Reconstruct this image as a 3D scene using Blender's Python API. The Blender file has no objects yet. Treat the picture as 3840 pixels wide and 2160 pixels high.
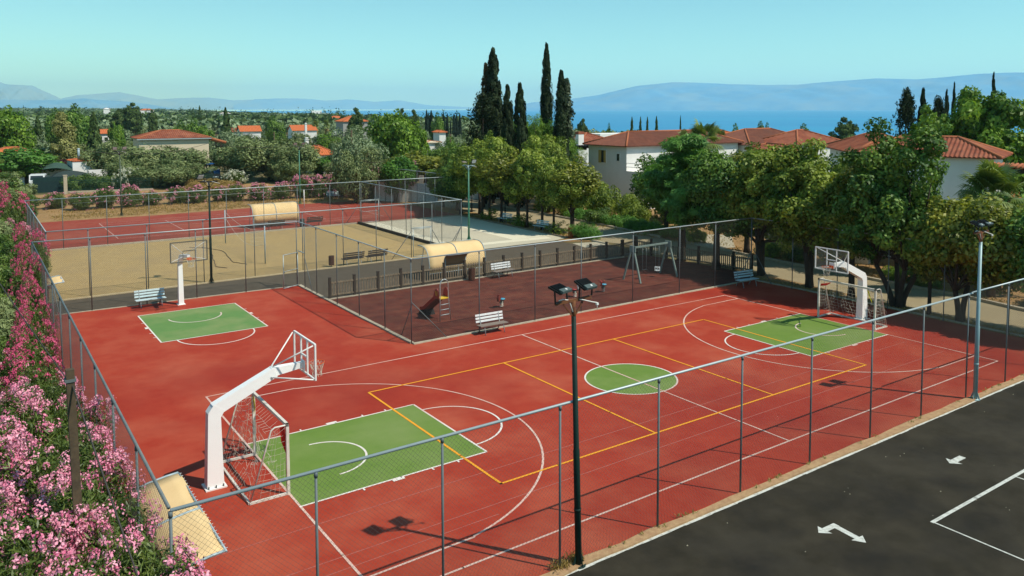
import bpy, math, random
import numpy as np
from mathutils import Vector, Matrix

R = math.radians
PI = math.pi
sc = bpy.context.scene
COL = sc.collection

# ------------------------------------------------------------------ camera
cam = bpy.data.objects.new('camera', bpy.data.cameras.new('camera'))
COL.objects.link(cam)
cam.data.sensor_width = 36.0
cam.data.lens = 28.2162
cam.data.shift_x = -0.0069961
cam.data.shift_y = -0.124941
cam.data.clip_start = 0.1
cam.data.clip_end = 60000.0
cam.location = (-21.33614684, -22.8930297, 10.62233039)
_yaw, _pit, _rol = R(54.99859046), R(-3.68901612), R(-0.07206628)
_fw = Vector((math.cos(_yaw) * math.cos(_pit), math.sin(_yaw) * math.cos(_pit), math.sin(_pit)))
_r = Vector((math.sin(_yaw), -math.cos(_yaw), 0.0))
_u = _r.cross(_fw)
_R = _r * math.cos(_rol) + _u * math.sin(_rol)
_U = -_r * math.sin(_rol) + _u * math.cos(_rol)
cam.rotation_euler = Matrix((_R, _U, -_fw)).transposed().to_euler()
sc.camera = cam

# ------------------------------------------------------------------ sky, sun, exposure
SUN_AZ, SUN_EL = -56.0, 53.0          # direction towards the sun
HAZE = 0.75e-4
w = bpy.data.worlds.new('World')
sc.world = w
w.use_nodes = True
nt = w.node_tree
bg = nt.nodes['Background']
sky = nt.nodes.new('ShaderNodeTexSky')
sky.sky_type = 'NISHITA'
sky.sun_disc = False
sky.sun_elevation = R(SUN_EL)
sky.sun_rotation = R(90.0 - SUN_AZ)
sky.air_density = 1.0
sky.dust_density = 0.0
sky.ozone_density = 1.0
tint = nt.nodes.new('ShaderNodeMix')
tint.data_type = 'RGBA'
tint.blend_type = 'MULTIPLY'
tint.inputs[0].default_value = 1.0
tint.inputs[7].default_value = (0.67, 1.10, 1.00, 1)
nt.links.new(sky.outputs[0], tint.inputs[6])
nt.links.new(tint.outputs[2], bg.inputs[0])
bg.inputs[1].default_value = 0.128

sun = bpy.data.lights.new('sun', 'SUN')
sun.energy = 5.0
sun.angle = R(0.53)
sun.color = (1.0, 0.93, 0.80)
so = bpy.data.objects.new('sun', sun)
COL.objects.link(so)
sd = Vector((math.cos(R(SUN_EL)) * math.cos(R(SUN_AZ)), math.cos(R(SUN_EL)) * math.sin(R(SUN_AZ)), math.sin(R(SUN_EL))))
so.rotation_euler = sd.to_track_quat('Z', 'Y').to_euler()
so.location = (0, 0, 60)

sc.view_settings.view_transform = 'Standard'
sc.view_settings.look = 'None'
sc.view_settings.exposure = 0.0
sc.view_settings.gamma = 1.0
sc.view_settings.use_curve_mapping = False
sc.render.engine = 'CYCLES'
sc.cycles.use_denoising = True
sc.cycles.max_bounces = 6
sc.cycles.diffuse_bounces = 3
sc.cycles.glossy_bounces = 2
sc.cycles.transmission_bounces = 3
sc.cycles.transparent_max_bounces = 8
sc.cycles.volume_bounces = 1
sc.cycles.caustics_reflective = False
sc.cycles.caustics_refractive = False

# ------------------------------------------------------------------ materials
MATS = {}
def mat(name, col, rough=0.8, col2=None, scale=4.0, amt=0.5, bump=0.0, bscale=60.0, metal=0.0, spec=0.3,
        col3=None, scale3=0.4, detail=5.0, ramp=(0.35, 0.65), col4=None, scale4=0.1):
    """Principled surface whose colour wanders between col and col2 (fine) and col3 (broad patches)."""
    if name in MATS: return MATS[name]
    m = bpy.data.materials.new(name)
    m.use_nodes = True
    t = m.node_tree; n = t.nodes; l = t.links
    b = n['Principled BSDF']
    b.inputs['Roughness'].default_value = rough
    b.inputs['Metallic'].default_value = metal
    b.inputs['Specular IOR Level'].default_value = spec
    c = (*col, 1)
    b.inputs['Base Color'].default_value = c
    tc = n.new('ShaderNodeTexCoord')
    def noise(s, d=5.0):
        q = n.new('ShaderNodeTexNoise'); q.inputs['Scale'].default_value = s; q.inputs['Detail'].default_value = d
        q.inputs['Roughness'].default_value = 0.6
        l.new(tc.outputs['Object'], q.inputs['Vector']); return q
    cur = None
    def mixin(base, colr, s, a0, a1, k, d=5.0):
        q = noise(s, d)
        rp = n.new('ShaderNodeMapRange'); rp.inputs[1].default_value = a0; rp.inputs[2].default_value = a1
        rp.inputs[4].default_value = k
        l.new(q.outputs[0], rp.inputs[0])
        mx = n.new('ShaderNodeMix'); mx.data_type = 'RGBA'
        if base is None: mx.inputs[6].default_value = c
        else: l.new(base, mx.inputs[6])
        mx.inputs[7].default_value = (*colr, 1)
        l.new(rp.outputs[0], mx.inputs[0])
        return mx.outputs[2]
    if col2 is not None: cur = mixin(cur, col2, scale, ramp[0], ramp[1], amt, detail)
    if col3 is not None: cur = mixin(cur, col3, scale3, 0.45, 0.75, 0.8, 6.0)
    if col4 is not None: cur = mixin(cur, col4, scale4, 0.50, 0.66, 0.7, 7.0)
    if cur is not None: l.new(cur, b.inputs['Base Color'])
    if bump:
        q = noise(bscale, 3.0)
        bp = n.new('ShaderNodeBump'); bp.inputs['Strength'].default_value = bump
        bp.inputs['Distance'].default_value = 0.02
        l.new(q.outputs[0], bp.inputs['Height']); l.new(bp.outputs[0], b.inputs['Normal'])
    MATS[name] = m
    return m

def leafmat(name, ca, cb, trans=0.25, rough=0.55, spec=0.25, tcol=None):
    if name in MATS: return MATS[name]
    m = bpy.data.materials.new(name); m.use_nodes = True
    t = m.node_tree; n = t.nodes; l = t.links
    b = n['Principled BSDF']; out = n['Material Output']
    at = n.new('ShaderNodeAttribute'); at.attribute_name = 'tint'
    mx = n.new('ShaderNodeMix'); mx.data_type = 'RGBA'
    mx.inputs[6].default_value = (*ca, 1); mx.inputs[7].default_value = (*cb, 1)
    l.new(at.outputs['Fac'], mx.inputs[0])
    l.new(mx.outputs[2], b.inputs['Base Color'])
    b.inputs['Roughness'].default_value = rough
    b.inputs['Specular IOR Level'].default_value = spec
    tr = n.new('ShaderNodeBsdfTranslucent')
    hs = n.new('ShaderNodeMix'); hs.data_type = 'RGBA'; hs.blend_type = 'MULTIPLY'; hs.inputs[0].default_value = 1.0
    hs.inputs[7].default_value = (*(tcol or (1.3, 1.35, 0.5)), 1)
    l.new(mx.outputs[2], hs.inputs[6]); l.new(hs.outputs[2], tr.inputs[0])
    ms = n.new('ShaderNodeMixShader'); ms.inputs[0].default_value = trans
    l.new(b.outputs[0], ms.inputs[1]); l.new(tr.outputs[0], ms.inputs[2])
    l.new(ms.outputs[0], out.inputs['Surface'])
    MATS[name] = m
    return m

M_galv = mat('galvanised_steel', (0.36, 0.43, 0.44), 0.5, (0.46, 0.50, 0.50), 3.0, 0.6, metal=0.35, spec=0.5)
M_galv_dark = mat('weathered_steel', (0.11, 0.14, 0.15), 0.6, (0.19, 0.20, 0.19), 3.0, 0.6, metal=0.2)
M_wire = mat('fence_wire', (0.11, 0.105, 0.095), 0.7, metal=0.1)
M_white = mat('white_paint', (0.80, 0.79, 0.76), 0.45, (0.62, 0.60, 0.55), 3.0, 0.35)
M_white_wall = mat('white_render', (0.78, 0.77, 0.74), 0.9, (0.66, 0.65, 0.61), 0.6, 0.5, bump=0.2, bscale=20)
M_beige_wall = mat('beige_render', (0.66, 0.56, 0.40), 0.9, (0.60, 0.50, 0.35), 0.5, 0.5)
M_line = mat('white_line_paint', (0.74, 0.70, 0.64), 0.7, (0.60, 0.36, 0.28), 5.0, 0.4, col3=(0.52, 0.24, 0.18), scale3=0.13, ramp=(0.4, 0.75))
M_pinkline = mat('worn_line_paint', (0.52, 0.22, 0.17), 0.8, (0.40, 0.11, 0.08), 6.0, 0.6)
M_faintline = mat('faint_old_line_paint', (0.42, 0.13, 0.10), 0.8, (0.36, 0.08, 0.06), 3.0, 0.8)
M_yellow = mat('yellow_line_paint', (0.80, 0.34, 0.015), 0.7, (0.66, 0.22, 0.02), 4.0, 0.4)
M_red = mat('red_court_coating', (0.32, 0.027, 0.009), 0.8, (0.36, 0.040, 0.015), 2.2, 0.7, bump=0.1, bscale=300, col3=(0.44, 0.105, 0.052), scale3=0.30, col4=(0.235, 0.014, 0.006), scale4=0.085)
M_red2 = mat('faded_red_coating', (0.27, 0.034, 0.017), 0.85, (0.31, 0.055, 0.03), 1.5, 0.7, bump=0.1, bscale=300, col3=(0.34, 0.09, 0.05), scale3=0.25)
M_green = mat('green_court_coating', (0.115, 0.195, 0.028), 0.8, (0.14, 0.22, 0.036), 2.0, 0.7, bump=0.1, bscale=300, col3=(0.205, 0.255, 0.085), scale3=0.24)
M_asphalt = mat('car_park_asphalt', (0.020, 0.016, 0.008), 1.0, (0.038, 0.031, 0.019), 1.1, 0.9, bump=0.4, bscale=180, col3=(0.009, 0.008, 0.007), scale3=0.5, col4=(0.046, 0.039, 0.027), scale4=0.2)
M_path = mat('path_asphalt', (0.080, 0.064, 0.043), 0.95, (0.105, 0.085, 0.060), 2.0, 0.7, bump=0.3, bscale=150)
M_road = mat('road_asphalt', (0.31, 0.25, 0.145), 0.9, (0.35, 0.285, 0.175), 1.0, 0.7, bump=0.3, bscale=120, col3=(0.26, 0.215, 0.13), scale3=0.3)
M_sand = mat('packed_sand', (0.38, 0.26, 0.105), 0.95, (0.43, 0.305, 0.135), 1.6, 0.7, bump=0.9, bscale=14, col3=(0.33, 0.235, 0.115), scale3=0.35)
M_gravel = mat('pale_gravel', (0.56, 0.50, 0.36), 0.95, (0.38, 0.35, 0.27), 30, 0.7, bump=0.6, bscale=40, col3=(0.40, 0.37, 0.29), scale3=0.35)
M_gravel2 = mat('bright_gravel', (0.72, 0.66, 0.49), 0.95, (0.52, 0.48, 0.38), 30, 0.6, bump=0.5, bscale=40)
M_soil = mat('dry_soil', (0.30, 0.17, 0.065), 0.95, (0.40, 0.25, 0.11), 1.5, 0.8, bump=1.0, bscale=8, col3=(0.20, 0.13, 0.05), scale3=0.5)
M_concrete = mat('kerb_concrete', (0.46, 0.40, 0.30), 0.9, (0.33, 0.28, 0.20), 5, 0.7, bump=0.4, bscale=30)
M_tan_conc = mat('rough_tan_concrete', (0.42, 0.27, 0.14), 0.95, (0.30, 0.17, 0.09), 6, 0.8, bump=0.8, bscale=25)
M_park_line = mat('car_park_line_paint', (0.56, 0.57, 0.52), 0.8, (0.20, 0.19, 0.16), 9, 0.7, ramp=(0.45, 0.72))
M_timber = mat('dark_timber', (0.05, 0.038, 0.028), 0.85, (0.03, 0.024, 0.018), 6, 0.7)
M_timber_grey = mat('weathered_timber', (0.24, 0.185, 0.12), 0.85, (0.10, 0.078, 0.055), 5, 0.7)
M_bin = mat('red_brown_timber', (0.12, 0.045, 0.025), 0.8, (0.07, 0.03, 0.02), 6, 0.6)
M_bin2 = mat('orange_brown_timber', (0.26, 0.08, 0.025), 0.8, (0.18, 0.05, 0.02), 6, 0.6)
M_slat_blue = mat('pale_blue_slat_paint', (0.50, 0.62, 0.64), 0.6, (0.38, 0.48, 0.50), 8, 0.6)
M_slat_white = mat('white_slat_paint', (0.68, 0.70, 0.70), 0.6, (0.50, 0.52, 0.52), 8, 0.5)
M_slat_grey = mat('grey_brown_slat', (0.22, 0.18, 0.15), 0.8, (0.15, 0.12, 0.10), 8, 0.6)
M_slat_dark = mat('dark_slat', (0.055, 0.045, 0.04), 0.8, (0.09, 0.07, 0.06), 8, 0.6)
M_lamp_green = mat('dark_green_paint', (0.004, 0.020, 0.016), 0.65, (0.007, 0.028, 0.022), 3, 0.6, spec=0.25)
M_lamp_lgreen = mat('mid_green_paint', (0.03, 0.16, 0.10), 0.5, (0.05, 0.20, 0.13), 3, 0.6, spec=0.5)
M_lamp_blue = mat('pale_blue_paint', (0.24, 0.36, 0.38), 0.5, (0.33, 0.44, 0.45), 3, 0.6, metal=0.2, spec=0.5)
M_rust = mat('rusty_steel', (0.10, 0.035, 0.02), 0.85, (0.22, 0.09, 0.03), 8, 0.7)
M_black = mat('black_casing', (0.010, 0.012, 0.012), 0.5)
M_case = mat('grey_green_casing', (0.075, 0.10, 0.095), 0.5)
M_lens = mat('frosted_lens', (0.75, 0.76, 0.74), 0.2, spec=0.6)
M_cable = mat('white_cable', (0.72, 0.70, 0.66), 0.6)
M_dkcable = mat('dark_cable', (0.05, 0.045, 0.04), 0.7)
M_tarp = mat('tan_tarpaulin', (0.74, 0.53, 0.27), 0.8, (0.66, 0.46, 0.22), 1.5, 0.7, bump=0.2, bscale=8)
M_tarp_dk = mat('shaded_tarpaulin', (0.30, 0.17, 0.075), 0.8, (0.22, 0.12, 0.05), 1.5, 0.7)  # tan sheet darkened: shade of the shelter's underside is put into the colour
M_frame_blue = mat('grey_blue_tube_paint', (0.30, 0.38, 0.42), 0.55, (0.40, 0.48, 0.50), 4, 0.6, metal=0.2)
M_net = mat('net_cord', (0.66, 0.62, 0.52), 0.9)
M_orange = mat('orange_rim_paint', (0.62, 0.10, 0.02), 0.5)
M_redp = mat('red_plastic', (0.36, 0.022, 0.015), 0.45, spec=0.5)
M_dkred = mat('dark_red_plastic', (0.17, 0.03, 0.022), 0.6)
M_yelp = mat('yellow_plastic', (0.75, 0.48, 0.03), 0.45, spec=0.5)
M_bluep = mat('light_blue_plastic', (0.06, 0.34, 0.50), 0.4, spec=0.5)
M_flag_y = mat('yellow_cloth', (0.66, 0.58, 0.03), 0.8)
M_flag_r = mat('red_cloth', (0.50, 0.03, 0.02), 0.8)
M_rubber = mat('rubber_black', (0.015, 0.015, 0.015), 0.8)
M_bark = mat('grey_brown_bark', (0.075, 0.055, 0.038), 0.95, (0.13, 0.10, 0.07), 7, 0.7, bump=0.8, bscale=20)
M_bark_dk = mat('dark_bark', (0.040, 0.030, 0.022), 0.95, (0.07, 0.05, 0.035), 7, 0.7, bump=0.8, bscale=20)
M_pole_wood = mat('old_pole_wood', (0.10, 0.07, 0.04), 0.9, (0.05, 0.036, 0.024), 9, 0.7)
M_tile = mat('terracotta_tile', (0.27, 0.072, 0.034), 0.85, (0.15, 0.045, 0.028), 2.2, 0.8, col3=(0.40, 0.15, 0.08), scale3=0.5)
M_tile_dk = mat('weathered_tile', (0.150, 0.052, 0.033), 0.85, (0.24, 0.085, 0.05), 2.0, 0.8, col3=(0.13, 0.055, 0.038), scale3=0.5)
M_tile_or = mat('orange_tile', (0.55, 0.145, 0.045), 0.85, (0.42, 0.11, 0.04), 2.0, 0.7)
M_ridge = mat('orange_ridge_tile', (0.36, 0.12, 0.05), 0.85, (0.36, 0.11, 0.05), 3.0, 0.7)
M_glass = mat('dark_window_glass', (0.03, 0.035, 0.04), 0.15, spec=0.7)
M_shutter = mat('yellow_shutter_paint', (0.50, 0.33, 0.09), 0.6, (0.42, 0.27, 0.08), 8, 0.5)
M_brown = mat('dark_brown_timber', (0.035, 0.022, 0.015), 0.7)
M_fence_green = mat('fence_green_paint', (0.012, 0.05, 0.035), 0.5, (0.02, 0.07, 0.05), 3, 0.5)
M_dkpanel = mat('dark_blue_panel', (0.006, 0.022, 0.030), 0.6)
M_carw = mat('white_car_paint', (0.74, 0.75, 0.74), 0.3, spec=0.6)
M_card = mat('dark_car_paint', (0.02, 0.03, 0.03), 0.25, spec=0.6)
M_sail = mat('green_shade_sail', (0.035, 0.075, 0.055), 0.85, (0.05, 0.09, 0.07), 2, 0.5)
M_blue = mat('blue_tractor_paint', (0.02, 0.10, 0.30), 0.5)
M_stone = mat('pale_paving', (0.46, 0.41, 0.30), 0.9, (0.33, 0.29, 0.21), 2.5, 0.8, bump=0.6, bscale=6)
M_clear = mat('clear_board', (0.5, 0.5, 0.5), 0.2)

# ------------------------------------------------------------------ mesh helpers
def tag(o, label=None, cat=None, group=None, kind=None):
    if label: o['label'] = label
    if cat: o['category'] = cat
    if group: o['group'] = group
    if kind: o['kind'] = kind
    return o

def empty(name, loc=(0, 0, 0), rz=0.0, label=None, cat=None, group=None):
    o = bpy.data.objects.new(name, None)
    o.empty_display_size = 0.1
    COL.objects.link(o)
    o.location = loc
    o.rotation_euler = (0, 0, rz)
    return tag(o, label, cat, group)

_KC = {}
def kids(o):
    if o.name not in _KC: _KC[o.name] = [c for c in bpy.data.objects if c.parent == o]
    return _KC[o.name]

def copy_thing(root, loc, rz=0.0, scale=(1, 1, 1), label=None, group=None):
    """A copy of a thing with its parts and their sub-parts (mesh data shared)."""
    r = root.copy(); COL.objects.link(r)
    r.location = loc; r.rotation_euler = (0, 0, rz); r.scale = scale
    if label: r['label'] = label
    if group: r['group'] = group
    for ch in kids(root):
        c = ch.copy(); COL.objects.link(c); c.parent = r
        for g in kids(ch):
            d = g.copy(); COL.objects.link(d); d.parent = c
    return r

class MB:
    """Collects boxes, bars, tubes and sheets and links them as ONE mesh object."""
    def __init__(s): s.v = []; s.f = []; s.sm = []; s.mi = []; s.m = 0
    def add(s, vs, fs, smooth=False):
        o = len(s.v); s.v += [tuple(p) for p in vs]
        for f in fs: s.f.append(tuple(i + o for i in f)); s.sm.append(smooth); s.mi.append(s.m)
        return s
    def box(s, c, d, rz=0.0, rx=0.0, ry=0.0):
        m = Matrix.Translation(c) @ Matrix.Rotation(rz, 4, 'Z') @ Matrix.Rotation(ry, 4, 'Y') @ Matrix.Rotation(rx, 4, 'X')
        x, y, z = d[0] / 2, d[1] / 2, d[2] / 2
        vs = [m @ Vector(p) for p in ((-x, -y, -z), (x, -y, -z), (x, y, -z), (-x, y, -z), (-x, -y, z), (x, -y, z), (x, y, z), (-x, y, z))]
        return s.add(vs, [(3, 2, 1, 0), (4, 5, 6, 7), (0, 1, 5, 4), (1, 2, 6, 5), (2, 3, 7, 6), (3, 0, 4, 7)])
    def tube(s, pts, r, n=8, caps=True, r2=None, smooth=True):
        pts = [Vector(p) for p in pts]
        k = len(pts); vs = []
        rs = [r + ((r2 if r2 is not None else r) - r) * i / max(1, k - 1) for i in range(k)] if not isinstance(r, (list, tuple)) else r
        up = Vector((0, 0, 1))
        for i, p in enumerate(pts):
            d = (pts[min(i + 1, k - 1)] - pts[max(i - 1, 0)]).normalized()
            a = d.cross(up)
            if a.length < 0.05: a = d.cross(Vector((1, 0, 0)))
            a.normalize(); b = d.cross(a)
            for j in range(n):
                t = 2 * PI * j / n
                vs.append(p + a * math.cos(t) * rs[i] + b * math.sin(t) * rs[i])
        fs = []
        for i in range(k - 1):
            for j in range(n):
                q = (j + 1) % n
                fs.append((i * n + j, i * n + q, (i + 1) * n + q, (i + 1) * n + j))
        if caps: fs += [tuple(range(n))[::-1], tuple((k - 1) * n + j for j in range(n))]
        return s.add(vs, fs, smooth)
    def bar(s, p, q, w, h=None):
        """Square bar from p to q."""
        p, q = Vector(p), Vector(q); h = h or w
        d = (q - p).normalized(); a = d.cross(Vector((0, 0, 1)))
        if a.length < 0.05: a = Vector((1, 0, 0))
        a.normalize(); b = a.cross(d)
        vs = [e + a * x * w / 2 + b * y * h / 2 for e in (p, q) for x, y in ((-1, -1), (1, -1), (1, 1), (-1, 1))]
        return s.add(vs, [(0, 1, 2, 3), (7, 6, 5, 4), (1, 0, 4, 5), (2, 1, 5, 6), (3, 2, 6, 7), (0, 3, 7, 4)])
    def quad(s, a, b, c, d): return s.add([a, b, c, d], [(0, 1, 2, 3)])
    def prism(s, poly, z0, z1):
        n = len(poly)
        vs = [(x, y, z0) for x, y in poly] + [(x, y, z1) for x, y in poly]
        fs = [tuple(range(n))[::-1], tuple(range(n, 2 * n))] + [(i, (i + 1) % n, n + (i + 1) % n, n + i) for i in range(n)]
        return s.add(vs, fs)
    def sphere(s, c, r, n=10, k=6, sc_=(1, 1, 1)):
        vs = []; fs = []
        for i in range(k + 1):
            a = PI * i / k
            for j in range(n):
                b = 2 * PI * j / n
                vs.append((c[0] + r * sc_[0] * math.sin(a) * math.cos(b), c[1] + r * sc_[1] * math.sin(a) * math.sin(b), c[2] + r * sc_[2] * math.cos(a)))
        for i in range(k):
            for j in range(n):
                q = (j + 1) % n
                fs.append((i * n + j, (i + 1) * n + j, (i + 1) * n + q, i * n + q))
        return s.add(vs, fs, True)
    def build(s, name, material, parent=None, loc=None):
        me = bpy.data.meshes.new(name)
        me.from_pydata(s.v, [], s.f)
        ms = material if isinstance(material, (list, tuple)) else [material]
        for m in ms: me.materials.append(m)
        if len(ms) > 1: me.polygons.foreach_set('material_index', s.mi)
        me.polygons.foreach_set('use_smooth', s.sm)
        me.update()
        o = bpy.data.objects.new(name, me); COL.objects.link(o)
        if parent is not None: o.parent = parent
        if loc is not None: o.location = loc
        return o

def np_mesh(name, V, F, material, parent=None, tint=None, smooth=False):
    """Quads (or tris) from numpy arrays in one go."""
    V = np.asarray(V, np.float32).reshape(-1, 3); F = np.asarray(F, np.int32)
    k = F.shape[1]; n = F.shape[0]
    me = bpy.data.meshes.new(name)
    me.vertices.add(len(V)); me.vertices.foreach_set('co', V.ravel())
    me.loops.add(n * k); me.loops.foreach_set('vertex_index', F.ravel())
    me.polygons.add(n)
    me.polygons.foreach_set('loop_start', np.arange(0, n * k, k, dtype=np.int32))
    me.polygons.foreach_set('loop_total', np.full(n, k, np.int32))
    if smooth: me.polygons.foreach_set('use_smooth', np.ones(n, bool))
    if tint is not None:
        a = me.attributes.new('tint', 'FLOAT', 'FACE'); a.data.foreach_set('value', np.asarray(tint, np.float32))
    for m in (material if isinstance(material, (list, tuple)) else [material]): me.materials.append(m)
    me.update(calc_edges=True)
    o = bpy.data.objects.new(name, me); COL.objects.link(o)
    if parent is not None: o.parent = parent
    return o

# ------------------------------------------------------------------ terrain, sea, mountains
_cy = [-2500, -500, 138, 473, 715, 1070, 1558, 3322, 6000, 9500]
_cx = [300, 300, 346, 425, 480, 524, 580, 907, 1500, 2300]
def sstep(a, b, x):
    t = np.clip((x - a) / (b - a), 0, 1)
    return t * t * (3 - 2 * t)
def T(x, y):
    x = np.asarray(x, float); y = np.asarray(y, float)
    s = np.interp(y, _cy, _cx) - x
    z = np.where(s > 0, -12 * np.exp(-np.maximum(s, 0) / 110.0) - np.minimum(1.6, np.maximum(s, 0) / 60), -12 + s * 0.03)
    z = z + 9 * sstep(500, 3800, y) * sstep(0, 900, s) + 6 * sstep(900, 3000, y) * sstep(100, 700, s) * np.sin(x / 420 + y / 900)*0.5
    d = np.maximum(np.maximum(-70 - x, x - 27), np.maximum(-60 - y, y - 104)); d = np.maximum(d, 0)
    return z * sstep(0, 60, d)
def Tz(x, y): return float(T(x, y))

gx = np.unique(np.concatenate([np.linspace(-6000, -400, 24), np.linspace(-400, -60, 18), np.linspace(-60, 60, 25), np.linspace(60, 1000, 80), np.linspace(1000, 3500, 30)]))
gy = np.unique(np.concatenate([np.linspace(-2500, -60, 14), np.linspace(-60, 130, 39), np.linspace(130, 1000, 60), np.linspace(1000, 9400, 70)]))
XX, YY = np.meshgrid(gx, gy)
ZZ = T(XX, YY) - 0.04
nx, ny = len(gx), len(gy)
ii = np.arange(ny - 1)[:, None] * nx + np.arange(nx - 1)[None, :]
FF = np.stack([ii, ii + 1, ii + 1 + nx, ii + nx], -1).reshape(-1, 4)
M_ground = mat('dry_ground', (0.20, 0.135, 0.055), 0.95, (0.11, 0.12, 0.045), 0.6, 0.8, col3=(0.075, 0.095, 0.04), scale3=0.02)
tag(np_mesh('ground', np.stack([XX, YY, ZZ], -1), FF, M_ground, smooth=True), kind='structure')

M_sea = mat('sea_water', (0.025, 0.22, 0.42), 0.5, (0.035, 0.25, 0.45), 0.004, 0.8, col3=(0.03, 0.29, 0.47), scale3=0.0015, spec=0.25)
m = MB(); m.quad((-9000, -3000, -12.3), (13000, -3000, -12.3), (13000, 9600, -12.3), (-9000, 9600, -12.3))
tag(m.build('sea', M_sea), kind='structure')

def mountain(name, prof, dist, depth, material, seed, rough=1.0):
    """A range of hills: prof = ridge points (x, y, height); the slope comes down towards the water."""
    rng = np.random.RandomState(seed)
    P = np.array(prof, float)
    n = 260; t = np.linspace(0, len(P) - 1, n)
    rx, ry, rz_ = [np.interp(t, np.arange(len(P)), P[:, i]) for i in range(3)]
    c = np.array([-20.5, -21.5])
    dirv = np.stack([rx - c[0], ry - c[1]], 1); L = np.hypot(dirv[:, 0], dirv[:, 1])[:, None]; dirv /= L
    rows = 34; V = []
    ph = rng.rand(12) * 6.28
    s = np.linspace(0, 1, n)
    for j in range(rows):
        u = j / (rows - 1)                     # 0 foot, 0.72 ridge, 1 behind
        uu = u / 0.72
        h = np.where(uu <= 1, uu ** 0.85, 1 - (uu - 1) * 1.2) * np.ones(n)
        off = (u - 0.72) * depth
        nz = sum(np.sin(s * (22 + 17 * q) + u * (5 + 4.2 * q) * (1 if q % 2 else -1) + ph[q]) / (1.3 + q) for q in range(8))
        hh = rz_ * h * (1 + 0.14 * rough * nz * np.minimum(1, abs(uu - 1) * 2.2) * (u > 0)) + 0.006 * rz_ * nz * (abs(uu - 1) < 0.2)
        xy = np.stack([rx, ry], 1) + dirv * off
        V.append(np.stack([xy[:, 0], xy[:, 1], -12.6 + np.maximum(hh, 0)], 1))
    V = np.array(V)
    ii = np.arange(rows - 1)[:, None] * n + np.arange(n - 1)[None, :]
    F = np.stack([ii, ii + 1, ii + 1 + n, ii + n], -1).reshape(-1, 4)
    return tag(np_mesh(name, V, F, material, smooth=True), kind='structure')
M_mt = mat('haze_blue_hillside', (0.035, 0.20, 0.38), 0.95, (0.075, 0.26, 0.43), 0.006, 0.9, col3=(0.20, 0.30, 0.36), scale3=0.0022)  # blue of the distance haze is put into the hillside colour
M_mt2 = mat('pale_haze_hillside', (0.09, 0.24, 0.36), 0.95, (0.18, 0.28, 0.32), 0.003, 0.8, col3=(0.26, 0.29, 0.24), scale3=0.0012)  # paler hills, haze tone again mixed into the colour
RIGHT = [(4935.15, 7846.24, 1), (5253.57, 7878.08, 24), (5656.11, 7842, 91), (6145.15, 7722.07, 139), (6407.73, 7505.53, 182), (6767.62, 7182.66, 297), (7073.49, 6881.71, 337), (7423.3, 6503.01, 321), (7716.75, 6152.22, 302), (7986.58, 5798.04, 297), (8232.84, 5443.23, 331), (8457.43, 5087.94, 357), (8658.13, 4739.13, 340), (8837.59, 4396.32, 376), (8997.03, 4061.11, 395), (9158.84, 3683.09, 388), (9448.97, 2862.12, 364)]
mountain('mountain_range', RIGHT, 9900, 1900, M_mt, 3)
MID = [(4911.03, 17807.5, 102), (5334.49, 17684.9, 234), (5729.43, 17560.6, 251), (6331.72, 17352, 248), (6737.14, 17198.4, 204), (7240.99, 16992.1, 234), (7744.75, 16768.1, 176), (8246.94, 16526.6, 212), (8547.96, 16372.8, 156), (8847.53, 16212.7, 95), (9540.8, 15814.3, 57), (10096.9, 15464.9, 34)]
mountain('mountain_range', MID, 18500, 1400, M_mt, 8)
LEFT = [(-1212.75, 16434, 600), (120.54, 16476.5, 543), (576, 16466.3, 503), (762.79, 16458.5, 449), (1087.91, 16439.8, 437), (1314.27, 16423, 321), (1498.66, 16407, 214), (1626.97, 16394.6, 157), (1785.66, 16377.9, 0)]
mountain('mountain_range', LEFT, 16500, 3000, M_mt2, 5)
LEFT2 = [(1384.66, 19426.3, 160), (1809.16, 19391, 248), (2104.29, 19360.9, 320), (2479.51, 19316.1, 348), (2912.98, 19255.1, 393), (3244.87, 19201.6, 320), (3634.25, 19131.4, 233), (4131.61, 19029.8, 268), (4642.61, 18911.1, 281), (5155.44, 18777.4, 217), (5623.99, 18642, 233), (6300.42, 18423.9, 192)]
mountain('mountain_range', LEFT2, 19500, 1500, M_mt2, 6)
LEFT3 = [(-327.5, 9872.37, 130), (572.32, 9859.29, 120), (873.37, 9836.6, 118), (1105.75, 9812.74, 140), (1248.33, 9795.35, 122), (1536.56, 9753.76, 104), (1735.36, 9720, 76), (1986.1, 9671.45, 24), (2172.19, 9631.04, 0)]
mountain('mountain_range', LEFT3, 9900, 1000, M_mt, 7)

rngs = np.random.RandomState(3); V = []; F = []
for k in range(260):
    d = 9100 + 450 * rngs.rand(); a = R(rngs.uniform(22, 50)); x = -20.5 + d * math.cos(a); y = -21.5 + d * math.sin(a); z = -12 + 55 * rngs.rand() ** 1.6; wd = rngs.uniform(6, 22); hh = rngs.uniform(4, 8); tx, ty = -math.sin(a), math.cos(a); k0 = len(V)
    V += [(x - tx * wd, y - ty * wd, z), (x + tx * wd, y + ty * wd, z), (x + tx * wd, y + ty * wd, z + hh), (x - tx * wd, y - ty * wd, z + hh), (x - tx * wd + 12, y - ty * wd + 12, z + hh), (x + tx * wd + 12, y + ty * wd + 12, z + hh)]; F += [(k0, k0 + 1, k0 + 2, k0 + 3), (k0 + 3, k0 + 2, k0 + 5, k0 + 4)]
tag(np_mesh('shore_settlement', V, F, M_white_wall), kind='stuff')

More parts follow.
